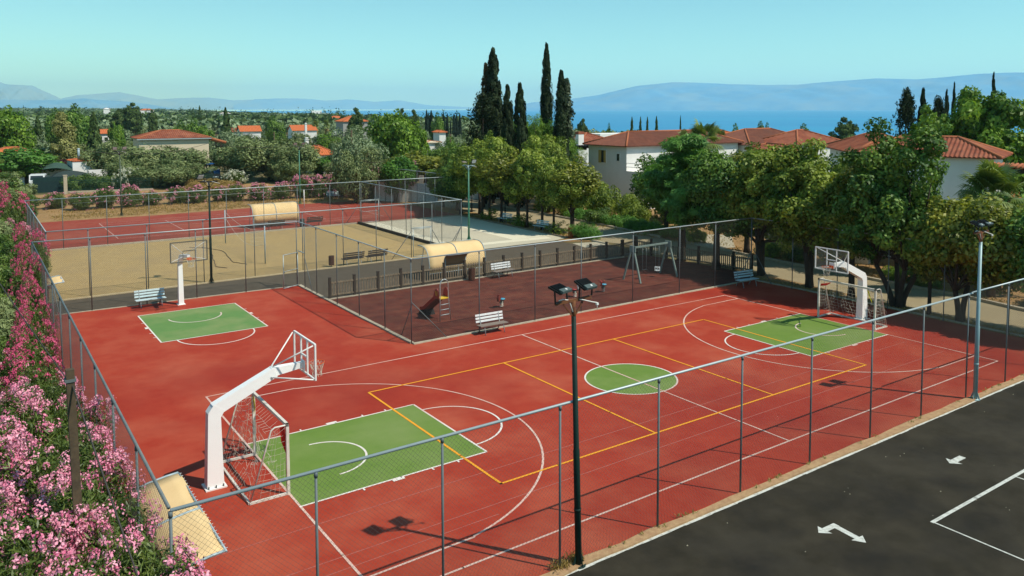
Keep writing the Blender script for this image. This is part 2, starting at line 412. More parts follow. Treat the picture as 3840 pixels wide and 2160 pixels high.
# ------------------------------------------------------------------ surfaces round the courts
def sheet(name, poly, z, material, kind='structure'):
    m = MB(); m.add([(x, y, z) for x, y in poly], [tuple(range(len(poly)))])
    return tag(m.build(name, material), kind=kind)
sheet('court_surface', [(-18.75, -8.76), (18.62, -8.72), (18.75, 9.0), (-4.86, 9.0), (-4.86, 23.72), (-18.6, 24.25)], 0.0, M_red)
M_rub = mat('maroon_rubber_tiles', (0.092, 0.018, 0.011), 0.95, (0.13, 0.040, 0.022), 1.3, 0.8, bump=0.2, bscale=200)
def rubber_tiles():
    m = M_rub; t = m.node_tree; n = t.nodes; l = t.links; b = n['Principled BSDF']
    src = b.inputs['Base Color'].links[0].from_socket
    tc = n.new('ShaderNodeTexCoord'); br = n.new('ShaderNodeTexBrick')
    br.inputs['Scale'].default_value = 1.0; br.inputs['Brick Width'].default_value = 1.0; br.inputs['Row Height'].default_value = 0.5
    br.inputs['Mortar Size'].default_value = 0.008; br.offset = 0.5
    br.inputs['Color1'].default_value = (0.80, 0.80, 0.80, 1); br.inputs['Color2'].default_value = (1.25, 1.2, 1.15, 1); br.inputs['Mortar'].default_value = (0.6, 0.55, 0.5, 1)
    l.new(tc.outputs['Object'], br.inputs['Vector'])
    mx = n.new('ShaderNodeMix'); mx.data_type = 'RGBA'; mx.blend_type = 'MULTIPLY'; mx.inputs[0].default_value = 1
    l.new(src, mx.inputs[6]); l.new(br.outputs['Color'], mx.inputs[7]); l.new(mx.outputs[2], b.inputs['Base Color'])
rubber_tiles()
sheet('playground_surface', [(-4.80, 9.06), (18.4, 9.06), (20.1, 10.0), (19.9, 14.6), (19.2, 19.2), (14.5, 19.3), (-4.80, 19.3)], 0.0, M_rub)
sheet('path', [(-18.6, 24.3), (-4.82, 23.78), (-4.82, 19.36), (17.3, 19.42), (19.4, 20.0), (19.9, 22.5), (20.1, 24.0), (17.6, 23.95), (18.0, 26.0), (17.5, 27.9), (8.8, 27.9), (8.7, 27.62), (-18.6, 27.62)], 0.0, M_path)
sheet('pavement', [(17.62, 23.98), (20.12, 24.02), (19.9, 25.5), (18.02, 26.0)], 0.006, M_stone)
sheet('sand_court', [(-18.3, 27.7), (8.62, 27.7), (8.62, 45.95), (-18.3, 45.95)], 0.0, M_sand)
sheet('gravel_court', [(8.8, 27.95), (17.7, 27.95), (19.25, 28.4), (19.2, 45.5), (8.8, 45.95)], 0.0, M_gravel)
sheet('gravel_strip', [(15.2, 30.2), (19.2, 30.2), (19.15, 45.4), (15.6, 45.4)], 0.004, M_gravel2)
sheet('gravel_strip', [(10.0, 29.6), (18.2, 28.9), (18.4, 30.0), (10.0, 30.4)], 0.008, M_gravel2)
sheet('gravel_strip', [(8.85, 31.5), (10.2, 31.5), (10.6, 45.6), (8.85, 45.7)], 0.004, M_gravel2)
sheet('tennis_court_surface', [(-18.3, 46.2), (19.3, 46.1), (19.5, 56.0), (17.9, 62.4), (16.4, 63.1), (9.5, 63.9), (-5.5, 63.2), (-13.4, 63.9), (-18.3, 63.9)], 0.0, M_red2)
sheet('dry_verge', [(-18.3, 63.95), (-13.4, 63.95), (-5.5, 63.25), (9.5, 63.95), (16.4, 63.2), (18.6, 62.3), (20, 66), (18, 92), (-18.3, 92)], -0.012, M_soil)
ROADFAR = [(24.0, -12), (24.08, -4.0), (24.6, -0.9), (24.56, 2.5), (24.77, 6.2), (24.7, 9.7), (24.85, 12.6), (25.0, 14.6), (25.25, 17.1), (25.4, 19.3), (25.7, 24.0), (26.0, 28.6), (26.4, 33), (26.5, 37.3), (26.7, 42.5), (26.7, 45.8), (26.6, 49.1), (26.8, 51.5), (26.8, 60)]
sheet('road', [(19.6, -12), (19.5, -5), (19.9, 0), (20.3, 6), (20.6, 10), (20.7, 14.7), (20.2, 19.2), (21.2, 23.4), (20.1, 26.1), (20.9, 29), (21.0, 33), (20.9, 40), (21.8, 46), (21.6, 54), (22.5, 60), (26.8, 60)] + ROADFAR[::-1][1:], -0.008, M_road)
sheet('dry_verge', [(18.7, -12), (19.55, -12), (19.45, -5), (19.85, 0), (20.25, 6), (20.5, 9.9), (18.7, 9.2)], 0.003, M_soil)
sheet('dry_verge', [(19.32, 28.2), (20.85, 29), (20.95, 33), (20.85, 40), (21.75, 46), (21.55, 54), (22.4, 60), (19.6, 60), (19.3, 45)], 0.003, M_soil)
sheet('dry_verge', [(18.0, 27.0), (19.9, 25.9), (20.8, 28.9), (19.3, 28.1), (18.0, 28.0)], 0.001, M_soil)
sheet('dry_verge', [(24.3, -14), (40, -14), (40, 34), (36, 60), (27.0, 60), (26.9, 45), (26.2, 28.6), (25.5, 19.3), (25.1, 14.6), (24.95, 9.7), (24.8, 2.5)], -0.02, M_soil)
sheet('driveway', [(25.3, 18.2), (25.6, 21.8), (29.6, 23.6), (31.5, 21.6), (27.0, 17.4)], 0.0, M_stone)
sheet('car_park', [(-30, -9.07), (40, -9.02), (40, -45), (-30, -45)], 0.0, M_asphalt)

def kerb(name, pts, w, h, material, z0=-0.03, wob=0.0, seed=1):
    rng = random.Random(seed); m = MB(); P = []
    for i in range(len(pts) - 1):
        a, b = Vector(pts[i]), Vector(pts[i + 1]); n = max(1, int((b - a).length / 1.0))
        for k in range(n): P.append(a.lerp(b, k / n))
    P.append(Vector(pts[-1]))
    L, Rr = [], []
    for i, p in enumerate(P):
        d = (P[min(i + 1, len(P) - 1)] - P[max(i - 1, 0)]).normalized(); nrm = Vector((-d.y, d.x))
        L.append(p + nrm * (w / 2 + rng.uniform(-wob, wob))); Rr.append(p - nrm * (w / 2 + rng.uniform(-wob, wob)))
    n = len(P); vs = [(*q, z0) for q in L] + [(*q, h) for q in L] + [(*q, h) for q in Rr] + [(*q, z0) for q in Rr]
    fs = []
    for i in range(n - 1):
        for a in range(3): fs.append((a * n + i, a * n + i + 1, (a + 1) * n + i + 1, (a + 1) * n + i))
    fs += [(0, n, 2 * n, 3 * n), (n - 1, 4 * n - 1, 3 * n - 1, 2 * n - 1)]
    m.add(vs, fs)
    return tag(m.build(name, material), kind='structure')
kerb('kerb', [(-18.6, -8.90), (40, -8.84)], 0.26, 0.05, M_tan_conc, wob=0.05)
kerb('kerb', [(-4.83, 9.03), (18.5, 9.03)], 0.16, 0.05, M_concrete, wob=0.02, seed=2)
kerb('kerb', [(-4.83, 9.15), (-4.83, 23.7)], 0.18, 0.07, M_concrete, wob=0.02, seed=3)
kerb('kerb', [(-18.5, 24.3), (-4.95, 23.78)], 0.10, 0.03, M_concrete, wob=0.02, seed=4)
kerb('kerb', [(-4.7, 19.34), (17.4, 19.36)], 0.12, 0.05, M_concrete, wob=0.02, seed=5)
kerb('kerb', [(-18.3, 27.66), (8.6, 27.66)], 0.16, 0.06, mat('sand_coloured_kerb', (0.50, 0.40, 0.24), 0.95, (0.38, 0.29, 0.17), 5, 0.7), wob=0.03, seed=6)
kerb('kerb', [(-18.3, 46.08), (8.6, 46.05)], 0.18, 0.12, M_concrete, wob=0.02, seed=7)
kerb('kerb', [(8.7, 45.9), (8.7, 27.9)], 0.14, 0.22, M_timber, wob=0.0, seed=8)
kerb('kerb', [(8.9, 46.0), (19.3, 45.9)], 0.08, 0.04, M_concrete, wob=0.01, seed=9)
kerb('kerb', [(19.28, 45.6), (19.28, 28.3)], 0.12, 0.12, M_timber_grey, wob=0.02, seed=10)
kerb('kerb', ROADFAR[:10], 0.22, 0.15, M_concrete, wob=0.02, seed=11)
kerb('kerb', [(25.75, 24.0)] + ROADFAR[11:], 0.22, 0.15, M_concrete, wob=0.02, seed=12)
kerb('kerb', [(20.05, 26.0), (20.0, 24.1)], 0.14, 0.10, M_concrete, seed=13)
kerb('kerb', [(18.68, 8.8), (18.9, 3), (18.9, -8.6)], 0.14, 0.06, M_concrete, wob=0.03, seed=14)
m = MB(); rngk = random.Random(4); P = [(-30 + i * 0.5, -9.0) for i in range(140)]
for i in range(139):
    m.add([(P[i][0], -9.085 + rngk.uniform(-.012, .012), 0.006), (P[i + 1][0], -9.085 + rngk.uniform(-.012, .012), 0.006), (P[i + 1][0], -9.0, 0.006), (P[i][0], -9.0, 0.006)], [(0, 1, 2, 3)])
tag(m.build('road_marking', M_park_line), kind='structure')

# ------------------------------------------------------------------ painted courts
_WX = [0.04243, 1.00915, -0.00213, -0.00055, -0.00019, 0.00035]
_WY = [-0.02367, -0.00105, 0.98549, -0.00019, -0.00091, 0.00122]
def W(x, y):
    """The painted court is slightly out of square."""
    k = (1, x, y, x * x, x * y, y * y)
    return sum(a * b for a, b in zip(_WX, k)), sum(a * b for a, b in zip(_WY, k))
def ident(x, y): return x, y
def line(m, pts, w, z, f=W, closed=False):
    P = []
    seq = pts + [pts[0]] if closed else pts
    for i in range(len(seq) - 1):
        a, b = Vector(seq[i]), Vector(seq[i + 1]); n = max(1, int((b - a).length / 2.0))
        for k in range(n): P.append(a.lerp(b, k / n))
    P.append(Vector(seq[-1]))
    for i in range(len(P) - 1):
        a, b = P[i], P[i + 1]; d = (b - a)
        if d.length < 1e-6: continue
        d.normalize(); nn = Vector((-d.y, d.x)) * w / 2; e = d * (w / 2 if (i == 0 or i == len(P) - 2) and len(pts) < 12 else 0.002)
        m.add([(*f(*(a + nn - e)), z), (*f(*(a - nn - e)), z), (*f(*(b - nn + e)), z), (*f(*(b + nn + e)), z)], [(0, 1, 2, 3)])
def arc(cx, cy, r, a0, a1, n=40, rr=None): return [(cx + r * math.cos(R(a0 + (a1 - a0) * i / n)), cy + (rr or r) * math.sin(R(a0 + (a1 - a0) * i / n))) for i in range(n + 1)]
def disc_sheet(name, pts, z, material, f=W): return sheet(name, [f(*p) for p in pts], z, material)
disc_sheet('painted_key', [(-14, -2.45), (-8.2, -2.45), (-8.2, 2.45), (-14, 2.45)], 0.004, M_green)
disc_sheet('painted_key', [(14, -2.45), (14, 2.45), (8.2, 2.45), (8.2, -2.45)], 0.004, M_green)
disc_sheet('painted_circle', arc(0, 0, 1.8, 0, 360, 64)[:-1], 0.004, M_green)
m = MB(); LW = 0.065
for s in (-1, 1):
    line(m, [(s * 14, 2.45), (s * 8.2, 2.45), (s * 8.2, -2.45), (s * 14, -2.45)], LW, 0.008)
    line(m, arc(s * 8.2, 0, 1.8, 90, -90) if s < 0 else arc(8.2, 0, 1.8, 90, 270), LW, 0.009)
    line(m, arc(s * 12.43, 0, 1.25, 90, -90) if s < 0 else arc(12.43, 0, 1.25, 90, 270), LW, 0.008)
    for x0, ww in ((12.25, .05), (11.2, .36), (10.1, .05), (9.25, .05)):
        for t in (-1, 1): m.add([(*W(s * x0 - ww / 2, t * 2.48), 0.0085), (*W(s * x0 + ww / 2, t * 2.48), 0.0085), (*W(s * x0 + ww / 2, t * 2.60), 0.0085), (*W(s * x0 - ww / 2, t * 2.60), 0.0085)][::t], [(0, 1, 2, 3)])
line(m, arc(0, 0, 1.8, 0, 360, 64), LW, 0.008)
tag(m.build('court_lines', M_line), kind='structure')
m = MB()
line(m, [(-14, 7.5), (14, 7.5)], LW, 0.0075); line(m, [(-14, -7.5), (14, -7.5)], LW, 0.0075)
line(m, [(-14, 7.5), (-14, -7.5)], LW, 0.0072); line(m, [(14, 7.5), (14, -7.5)], LW, 0.0072); line(m, [(0, 7.5), (0, -7.5)], LW, 0.0092)
for s in (-1, 1):
    a = math.degrees(math.acos(1.35 / 6.75)) if False else 75
    c = [(s * 14, 6.55), (s * 11.1, 6.5)] + [(s * (12.43 - 6.6 * math.cos(R(t))), 6.6 * math.sin(R(t))) for t in range(78, -79, -3)] + [(s * 11.1, -6.5), (s * 14, -6.55)]
    line(m, c, LW, 0.0078)
tag(m.build('court_lines', mat('cream_line_paint', (0.66, 0.50, 0.42), 0.75, (0.56, 0.28, 0.22), 2.0, 0.6, col3=(0.50, 0.20, 0.155), scale3=0.10)), kind='structure')
m = MB()
line(m, [(-9, -4.5), (9, -4.5), (9, 4.5), (-9, 4.5)], 0.08, 0.0115, closed=True)
for s in (-3, 3): line(m, [(s, 4.5), (s, -4.5)], 0.08, 0.012)
tag(m.build('court_lines', M_yellow), kind='structure')
m = MB()
for y in (-3.6, -5.4): line(m, [(-17, y), (13.5, y)], 0.035, 0.004)
line(m, [(-17, -5.95), (-10, -5.9)], 0.03, 0.004)
tag(m.build('court_lines', M_faintline), kind='structure')
# half court by the path
KA = [(-14.08, 21.62), (-14.08, 15.88), (-9.24, 15.84), (-9.24, 21.55)]
disc_sheet('painted_key', KA, 0.004, mat('worn_green_coating', (0.105, 0.215, 0.055), 0.75, (0.13, 0.24, 0.065), 2.0, 0.7, bump=0.1, bscale=300, col3=(0.30, 0.30, 0.13), scale3=0.30), ident)
m = MB()
line(m, KA, LW, 0.008, ident, True)
line(m, arc(-11.68, 15.84, 1.72, 180, 360), LW, 0.009, ident)
line(m, arc(-11.68, 19.95, 1.27, 180, 360), 0.07, 0.008, ident)
for y0, ww in ((19.9, .05), (18.85, .33), (17.75, .05), (16.9, .05)):
    for x0 in (-14.17, -9.15): m.add([(x0 - .07, y0 - ww / 2, .0085), (x0 + .07, y0 - ww / 2, .0085), (x0 + .07, y0 + ww / 2, .0085), (x0 - .07, y0 + ww / 2, .0085)], [(0, 1, 2, 3)])
tag(m.build('court_lines', M_line), kind='structure')
# tennis lines
m = MB()
TX0, TX1, TY0, TY1 = -10.85, 12.92, 49.35, 60.1
line(m, [(TX0, TY0), (TX1, TY0), (TX1, TY1), (TX0, TY1)], 0.06, 0.006, ident, True)
line(m, [(TX0, 50.7), (TX1, 50.7)], 0.06, 0.0065, ident); line(m, [(TX0, 58.75), (TX1, 58.75)], 0.06, 0.0065, ident)
line(m, [(-5.36, 50.7), (-5.36, 58.75)], 0.06, 0.007, ident); line(m, [(7.44, 50.7), (7.44, 58.75)], 0.06, 0.007, ident)
line(m, [(-5.36, 54.75), (7.44, 54.75)], 0.06, 0.0065, ident)
tag(m.build('court_lines', mat('tennis_line_paint', (0.62, 0.42, 0.36), 0.8, (0.5, 0.25, 0.2), 2, 0.6)), kind='structure')
# car park markings
def arrow(m, tail, tip, w, z=0.007):
    a, b = Vector(tail), Vector(tip); d = (b - a).normalized(); n = Vector((-d.y, d.x)); h = b - d * 0.26
    q = lambda p: (p.x, p.y, z)
    m.add([q(a + n * w / 2), q(a - n * w / 2), q(h - n * w / 2), q(h - n * w * 1.25), q(b), q(h + n * w * 1.25), q(h + n * w / 2)], [(0, 1, 2, 3, 4, 5, 6)])
m = MB(); arrow(m, (3.40, -11.12), (2.62, -11.12), 0.20); tag(m.build('road_arrow', M_park_line), kind='structure')
m = MB(); arrow(m, (-3.32, -11.27), (-4.05, -11.25), 0.17)
arrow(m, (-3.42, -11.30), (-3.50, -12.20), 0.17, 0.0072); tag(m.build('road_arrow', M_park_line), kind='structure')
m = MB()
line(m, [(-1.18, -12.62), (12, -12.64)], 0.10, 0.007, ident); line(m, [(-1.18, -12.62), (-1.16, -17.5)], 0.05, 0.0075, ident)
for x in (1.1 + 2.2, 3.3 + 2.4, 8.1): line(m, [(x, -12.62), (x + .02, -17.5)], 0.05, 0.0075, ident)
tag(m.build('road_marking', M_park_line), kind='structure')
rngp = random.Random(9); m = MB()
for k in range(90):
    x_, y_, r_ = rngp.uniform(-12, 16), rngp.uniform(-18, -9.3), rngp.uniform(.008, .02)
    m.add([(x_ - r_, y_ - r_, 0), (x_ + r_, y_ - r_ * .6, 0), (x_ + r_ * .7, y_ + r_, 0), (x_ - r_, y_ + r_ * .8, 0), (x_, y_, r_ * 1.3)], [(0, 1, 4), (1, 2, 4), (2, 3, 4), (3, 0, 4)])
tag(m.build('pebbles', M_stone), kind='stuff')

# ------------------------------------------------------------------ chain link fences
def wires(p0, p1, z0, z1, pitch, r):
    """Two families of slanting wires between p0 and p1: chain link seen from any side."""
    p0, p1 = np.array(p0, float), np.array(p1, float); L = np.hypot(*(p1 - p0)); H = z1 - z0; d = (p1 - p0) / L
    nrm = np.array([-d[1], d[0], 0.0]); segs = []
    for s in (1, -1):
        for u0 in np.arange(-H, L, pitch * 1.414):
            a, b = u0, u0 + H; za, zb = z0, z1
            if s < 0: za, zb = z1, z0
            ta, tb = max(a, 0), min(b, L)
            if tb <= ta: continue
            f0, f1 = (ta - a) / H, (tb - a) / H
            A = np.array([*(p0 + d * ta), za + (zb - za) * f0]); B = np.array([*(p0 + d * tb), za + (zb - za) * f1])
            k = max(1, int(np.ceil(np.linalg.norm(B - A) / 1.0)))
            for i in range(k): segs.append((A + (B - A) * i / k, A + (B - A) * (i + 1) / k))
    S = np.array(segs); A, B = S[:, 0], S[:, 1]; D = B - A; D /= np.linalg.norm(D, axis=1)[:, None]
    u = np.tile(nrm, (len(A), 1)); v = np.cross(D, u)
    V = []
    for j in range(3):
        t = 2 * PI * j / 3; o = (u * math.cos(t) + v * math.sin(t)) * r
        V += [A + o, B + o]
    V = np.stack(V, 1).reshape(-1, 3); base = np.arange(len(A))[:, None] * 6
    F = np.concatenate([base + np.array([[0, 1, 3, 2]]), base + np.array([[2, 3, 5, 4]]), base + np.array([[4, 5, 1, 0]])])
    return V, F
def fence(p0, p1, posts, label, h=3.88, pitch=0.075, r=0.0022, rail_r=0.030, post_r=0.026, mpost=None, mrail=None, braces=(), zb=0.0, zmesh=None):
    t = empty('chain_link_fence', (*p0, zb), 0, label, 'fence', 'chain link fences around the courts')
    q0 = Vector((0, 0)); q1 = Vector(p1) - Vector(p0); d = q1.normalized()
    m = MB(); m.tube([(q0.x, q0.y, h), (q1.x, q1.y, h)], rail_r, 8); m.build('top_rail', mrail or M_galv, t)
    for s in posts:
        p = d * s; m = MB(); m.tube([(p.x, p.y, 0), (p.x, p.y, h - rail_r * 0.5)], post_r, 8)
        m.tube([(p.x, p.y, h - 0.12), (p.x, p.y, h - 0.02)], post_r * 1.35, 8); m.build('post', mpost or M_galv_dark, t)
    for a, b in braces:
        m = MB(); m.tube([(a[0] - p0[0], a[1] - p0[1], a[2]), (b[0] - p0[0], b[1] - p0[1], b[2])], 0.022, 6); m.build('brace', M_galv_dark, t)
    V, F = wires((0, 0), tuple(q1), zmesh if zmesh is not None else 0.05, h - 0.03, pitch, r)
    np_mesh('wire_mesh', V, F, M_wire, t)
    return t
def ps(p0, pts, ax): return [abs(v - p0[ax]) for v in pts]
fence((-18.64, -8.80), (8.75, -8.72), ps((-18.64,), [-18.64, -16.1, -13.4, -10.32, -7.18, -4.0, -0.86, 2.32, 5.41, 8.5], 0), 'chain link fence between the red court and the car park', rail_r=0.034, post_r=0.028)
fence((8.86, -8.66), (18.72, -8.70), ps((8.86,), [11.66, 14.8, 18.7], 0), 'short chain link fence past the pale blue floodlight pole beside the car park', rail_r=0.034, post_r=0.028)
fence((-18.64, -8.68), (-18.44, 24.3), [3.1 * i for i in range(1, 11)] + [33.0], 'long chain link fence with pink oleanders leaning over it', rail_r=0.032, mrail=M_galv_dark)
fence((-17.55, 27.9), (-17.45, 46.1), [0, 3.1, 6.2, 9.3, 12.4, 15.5], 'chain link fence closing the end of the sand court beside the shrubs', rail_r=0.030)
fence((-18.44, 24.3), (-4.9, 23.72), ps((-18.44,), [-15.85, -13.2, -10.63, -7.94, -4.95], 0), 'chain link fence behind the wall-less hoop bench, edging the dark path'.replace('wall-less hoop bench', 'half court bench'))
fence((-4.85, 22.75), (-4.85, 9.08), ps((22.75,), [22.7, 20.8, 17.8, 14.9, 11.9, 9.15], 0), 'chain link fence casting its shadow on the red half court beside the playground', braces=[((-4.85, 9.15, 1.7), (-4.63, 10.62, 0)), ((-4.85, 9.08, 1.9), (-3.05, 9.08, 0)), ((-4.85, 22.7, 1.9), (-4.85, 21.5, 0))])
fence((-4.82, 9.04), (18.55, 9.04), ps((-4.82,), [-1.3, 1.98, 4.95, 8.59, 12.21, 15.21, 18.5], 0), 'chain link fence between the playground and the main red court', braces=[((18.5, 9.04, 1.9), (17.3, 9.04, 0))])
fence((18.42, 9.0), (18.75, -8.6), [0.0, 2.95, 5.85, 8.8, 11.7, 14.7, 17.4], 'chain link fence under the trees along the road', braces=[((18.55, 8.9, 1.9), (18.6, 7.6, 0))])
fence((-17.55, 27.86), (4.85, 27.84), ps((-17.55,), [-15.5, -12.44, -9.3, -6.22, -3.1, -0.3, 2.12, 4.82], 0), 'chain link fence along the path side of the sand court', braces=[((4.82, 27.84, 1.9), (3.35, 28.02, 0))])
fence((6.5, 27.84), (9.1, 28.0), [0.0, 2.55], 'one bay of chain link fence past the sand court gateway', braces=[((6.5, 27.84, 1.9), (7.8, 28.2, 0)), ((9.05, 28.0, 1.9), (7.9, 28.3, 0)), ((9.05, 28.0, 1.9), (9.0, 29.4, 0))])
fence((8.98, 28.1), (8.98, 45.9), [2.7, 5.65, 8.7, 11.4, 14.6, 17.75], 'chain link fence between the sand court and the pale gravel')
fence((-17.5, 46.12), (9.0, 46.06), ps((-17.5,), [-15.06, -12.06, -9.04, -6.06, -3.05, 0.08, 3.04, 6.05, 8.95], 0), 'chain link fence between the sand court and the tennis court', braces=[((8.95, 46.1, 1.9), (7.62, 46.3, 0))])
fence((10.9, 46.05), (19.5, 45.8), [0.0, 2.66, 5.86, 8.55], 'chain link fence between the tennis court and the gravel, by the white wall', braces=[((10.9, 46.05, 1.9), (12.1, 46.0, 0)), ((19.45, 45.8, 2.2), (17.9, 45.6, 0))])
fence((18.5, 64.0), (19.45, 49.3), [0.0, 2.95, 6.1, 9.9, 11.6, 14.6], 'chain link fence rising in front of the small white building')

def gate(name, hinge, rz, w, h, label, mid=True, z=0.08):
    t = empty(name, (*hinge, 0), rz, label, 'gate', 'mesh gates in the court fences')
    m = MB(); r = 0.024
    m.tube([(0.02, 0, z), (0.02, 0, h)], r, 6); m.tube([(w, 0, z), (w, 0, h)], r, 6)
    m.tube([(0, 0, h), (w + 0.02, 0, h)], r, 6); m.tube([(0, 0, z), (w + 0.02, 0, z)], r, 6)
    if mid: m.tube([(0, 0, h * 0.52), (w, 0, h * 0.52)], r * .8, 6)
    m.build('gate_frame', M_galv, t)
    V, F = wires((0.02, 0), (w, 0), z, h, 0.075, 0.0022); np_mesh('wire_mesh', V, F, M_wire, t)
    m = MB(); m.box((w - 0.06, -0.03, h * 0.5), (0.10, 0.05, 0.12)); m.build('latch', M_galv_dark, t)
    return t
gate('mesh_gate', (-4.92, 23.66), R(205), 1.15, 2.05, 'open mesh gate at the corner of the red half court')
gate('mesh_gate', (4.95, 27.84), R(0), 1.45, 2.05, 'closed mesh gate beside the sand court benches', False)
gate('mesh_gate', (9.02, 46.06), R(0), 1.8, 2.05, 'mesh gate of the tennis court next to the gravel')
for p, q, lab in (((-4.88, 23.72), (-4.85, 22.75), 'gateway crossbars over the open half court gate'), ((4.85, 27.84), (6.5, 27.84), 'gateway crossbars over the closed sand court gate'), ((9.0, 46.06), (10.9, 46.05), 'gateway crossbars over the tennis court gate')):
    t = empty('gateway_crossbars', (*p, 0), 0, lab, 'gateway', 'gateway crossbars')
    for z in (2.13, 3.88): m = MB(); m.tube([(0, 0, z), (q[0] - p[0], q[1] - p[1], z)], 0.030, 6); m.build('crossbar', M_galv, t)
# low service wires along the oleanders
for y, z in ((66.5, 1.0),):
    m = MB(); m.tube([(-12, y + 3.4, z), (18, y, z + .3)], 0.012, 4); tag(m.build('hand_rail', M_galv), 'thin wire rail running in front of the oleander row', 'rail')

# ------------------------------------------------------------------ floodlights
def lamp(x, y, h, mpole, label, heads, bar_rz=0.0, hangers=False, mbar=None):
    t = empty('floodlight_pole', (x, y, 0), 0, label, 'floodlight', 'floodlight poles of the sports courts')
    m = MB(); m.tube([(0, 0, 0), (0, 0, h * 0.42), (0, 0, h * 0.425), (0, 0, h * 0.9)], [0.078, 0.076, 0.066, 0.055], 12)
    m.tube([(0, 0, 0), (0, 0, 0.04)], 0.17, 12); m.tube([(0, 0, h * 0.20), (0, 0, h * 0.21)], 0.084, 12)
    for k in range(4): m.bar((0.15 * math.cos(k * PI / 2), 0.15 * math.sin(k * PI / 2), 0.03), (0.06 * math.cos(k * PI / 2), 0.06 * math.sin(k * PI / 2), 0.28), 0.012, 0.05)
    m.build('pole', mpole, t)
    m = MB(); c, s = math.cos(bar_rz), math.sin(bar_rz); zt = h * 0.955
    m.tube([(0, 0, h * 0.88), (0, 0, zt)], 0.055, 10)
    m.bar((-0.52 * c, -0.52 * s, zt), (0.52 * c, 0.52 * s, zt), 0.06, 0.07)
    m.bar((-0.3 * c, -0.3 * s, zt - .03), (-0.04 * c, -0.04 * s, zt - 0.35), 0.03); m.bar((0.3 * c, 0.3 * s, zt - .03), (0.04 * c, 0.04 * s, zt - 0.35), 0.03)
    m.build('crossbar', mbar or M_rust, t)
    for u, rz, tilt in heads:
        hd = empty('floodlight_head', (u * c, u * s, zt + 0.30), rz); hd.parent = t
        hd.rotation_euler = (tilt, 0, rz)
        # local: light face looks to -Z side, back is up
        m = MB(); m.box((0, 0.03, 0), (0.40, 0.36, 0.045)); m.box((0, 0.03, 0.03), (0.34, 0.30, 0.02))
        for k in range(9): m.box((-0.16 + 0.04 * k, 0.05, 0.046), (0.008, 0.26, 0.015))
        m.build('casing', M_black, hd)
        m = MB(); m.box((0, -0.13, 0.045), (0.34, 0.13, 0.06)); m.build('driver_box', M_case, hd)
        m = MB(); m.box((0, 0.03, -0.028), (0.36, 0.30, 0.012)); m.build('lens', M_lens, hd)
        m = MB(); m.box((0.02, -0.13, 0.078), (0.045, 0.05, 0.008)); m.build('sticker', M_white, hd)
        m = MB(); m.bar((-0.215, 0, 0), (-0.215, -0.10, -0.26), 0.018, 0.035); m.bar((0.215, 0, 0), (0.215, -0.10, -0.26), 0.018, 0.035); m.bar((-0.215, -0.10, -0.26), (0.215, -0.10, -0.26), 0.035, 0.018)
        m.build('bracket', M_black, hd)
    m = MB()
    m.tube([(-0.42 * c, -0.42 * s, zt + .05), (-0.3 * c, -0.3 * s, zt + .07), (-0.12 * c, -0.12 * s, zt + .02), (-0.05, -0.03, zt - 0.25)], 0.014, 6)
    m.tube([(0.10 * c, 0.10 * s, zt + .02), (0.26 * c, 0.26 * s - 0.05, zt - .02), (0.5 * c, 0.5 * s - 0.1, zt - .10), (0.62 * c, 0.62 * s - .1, zt - 0.13)], 0.013, 6)
    m.build('cable', M_cable, t)
    if hangers:
        m = MB(); m.box((0.62 * c, 0.62 * s - .1, zt - .16), (0.06, 0.05, 0.05)); m.tube([(0.62 * c, 0.62 * s - .1, zt - .16), (0.62 * c, 0.62 * s - .1, zt - .30)], 0.007, 5); m.build('junction_box', M_white, t)
    return t
nl = lamp(-9.86, -8.90, 6.55, M_lamp_green, 'dark green floodlight pole with two black heads beside the car park kerb', [(-0.36, R(14), R(18)), (0.38, R(8), R(26))], R(0), True)
nl.rotation_euler = (-0.013, -0.019, 0)
lamp(8.72, -8.95, 6.45, M_lamp_blue, 'pale blue floodlight pole where the car park fence breaks', [(-0.30, R(10), R(25)), (0.30, R(-4), R(22))], R(0), True)
lamp(-8.94, 27.62, 6.5, M_lamp_green, 'dark green floodlight pole on the kerb of the sand court', [(-0.5, R(200), R(50)), (0.45, R(-30), R(35))], R(0), mbar=M_black)
lamp(12.45, 32.5, 6.3, M_lamp_lgreen, 'mid green floodlight pole standing on the pale gravel', [(-0.32, R(130), R(25)), (0.42, R(180), R(60))], R(-30), mbar=M_lamp_blue)
lamp(-8.2, 65.0, 6.7, mat('olive_green_paint', (0.06, 0.085, 0.05), 0.6), 'olive green floodlight pole on the dry verge before pink oleanders', [(-0.42, R(170), R(55)), (0.45, R(190), R(55))], R(5), mbar=M_black)
lamp(9.8, 64.3, 6.7, M_lamp_lgreen, 'slim green floodlight pole behind the tan dugout of the tennis court', [(-0.45, R(175), R(45)), (0.5, R(185), R(45))], R(5), mbar=M_black)

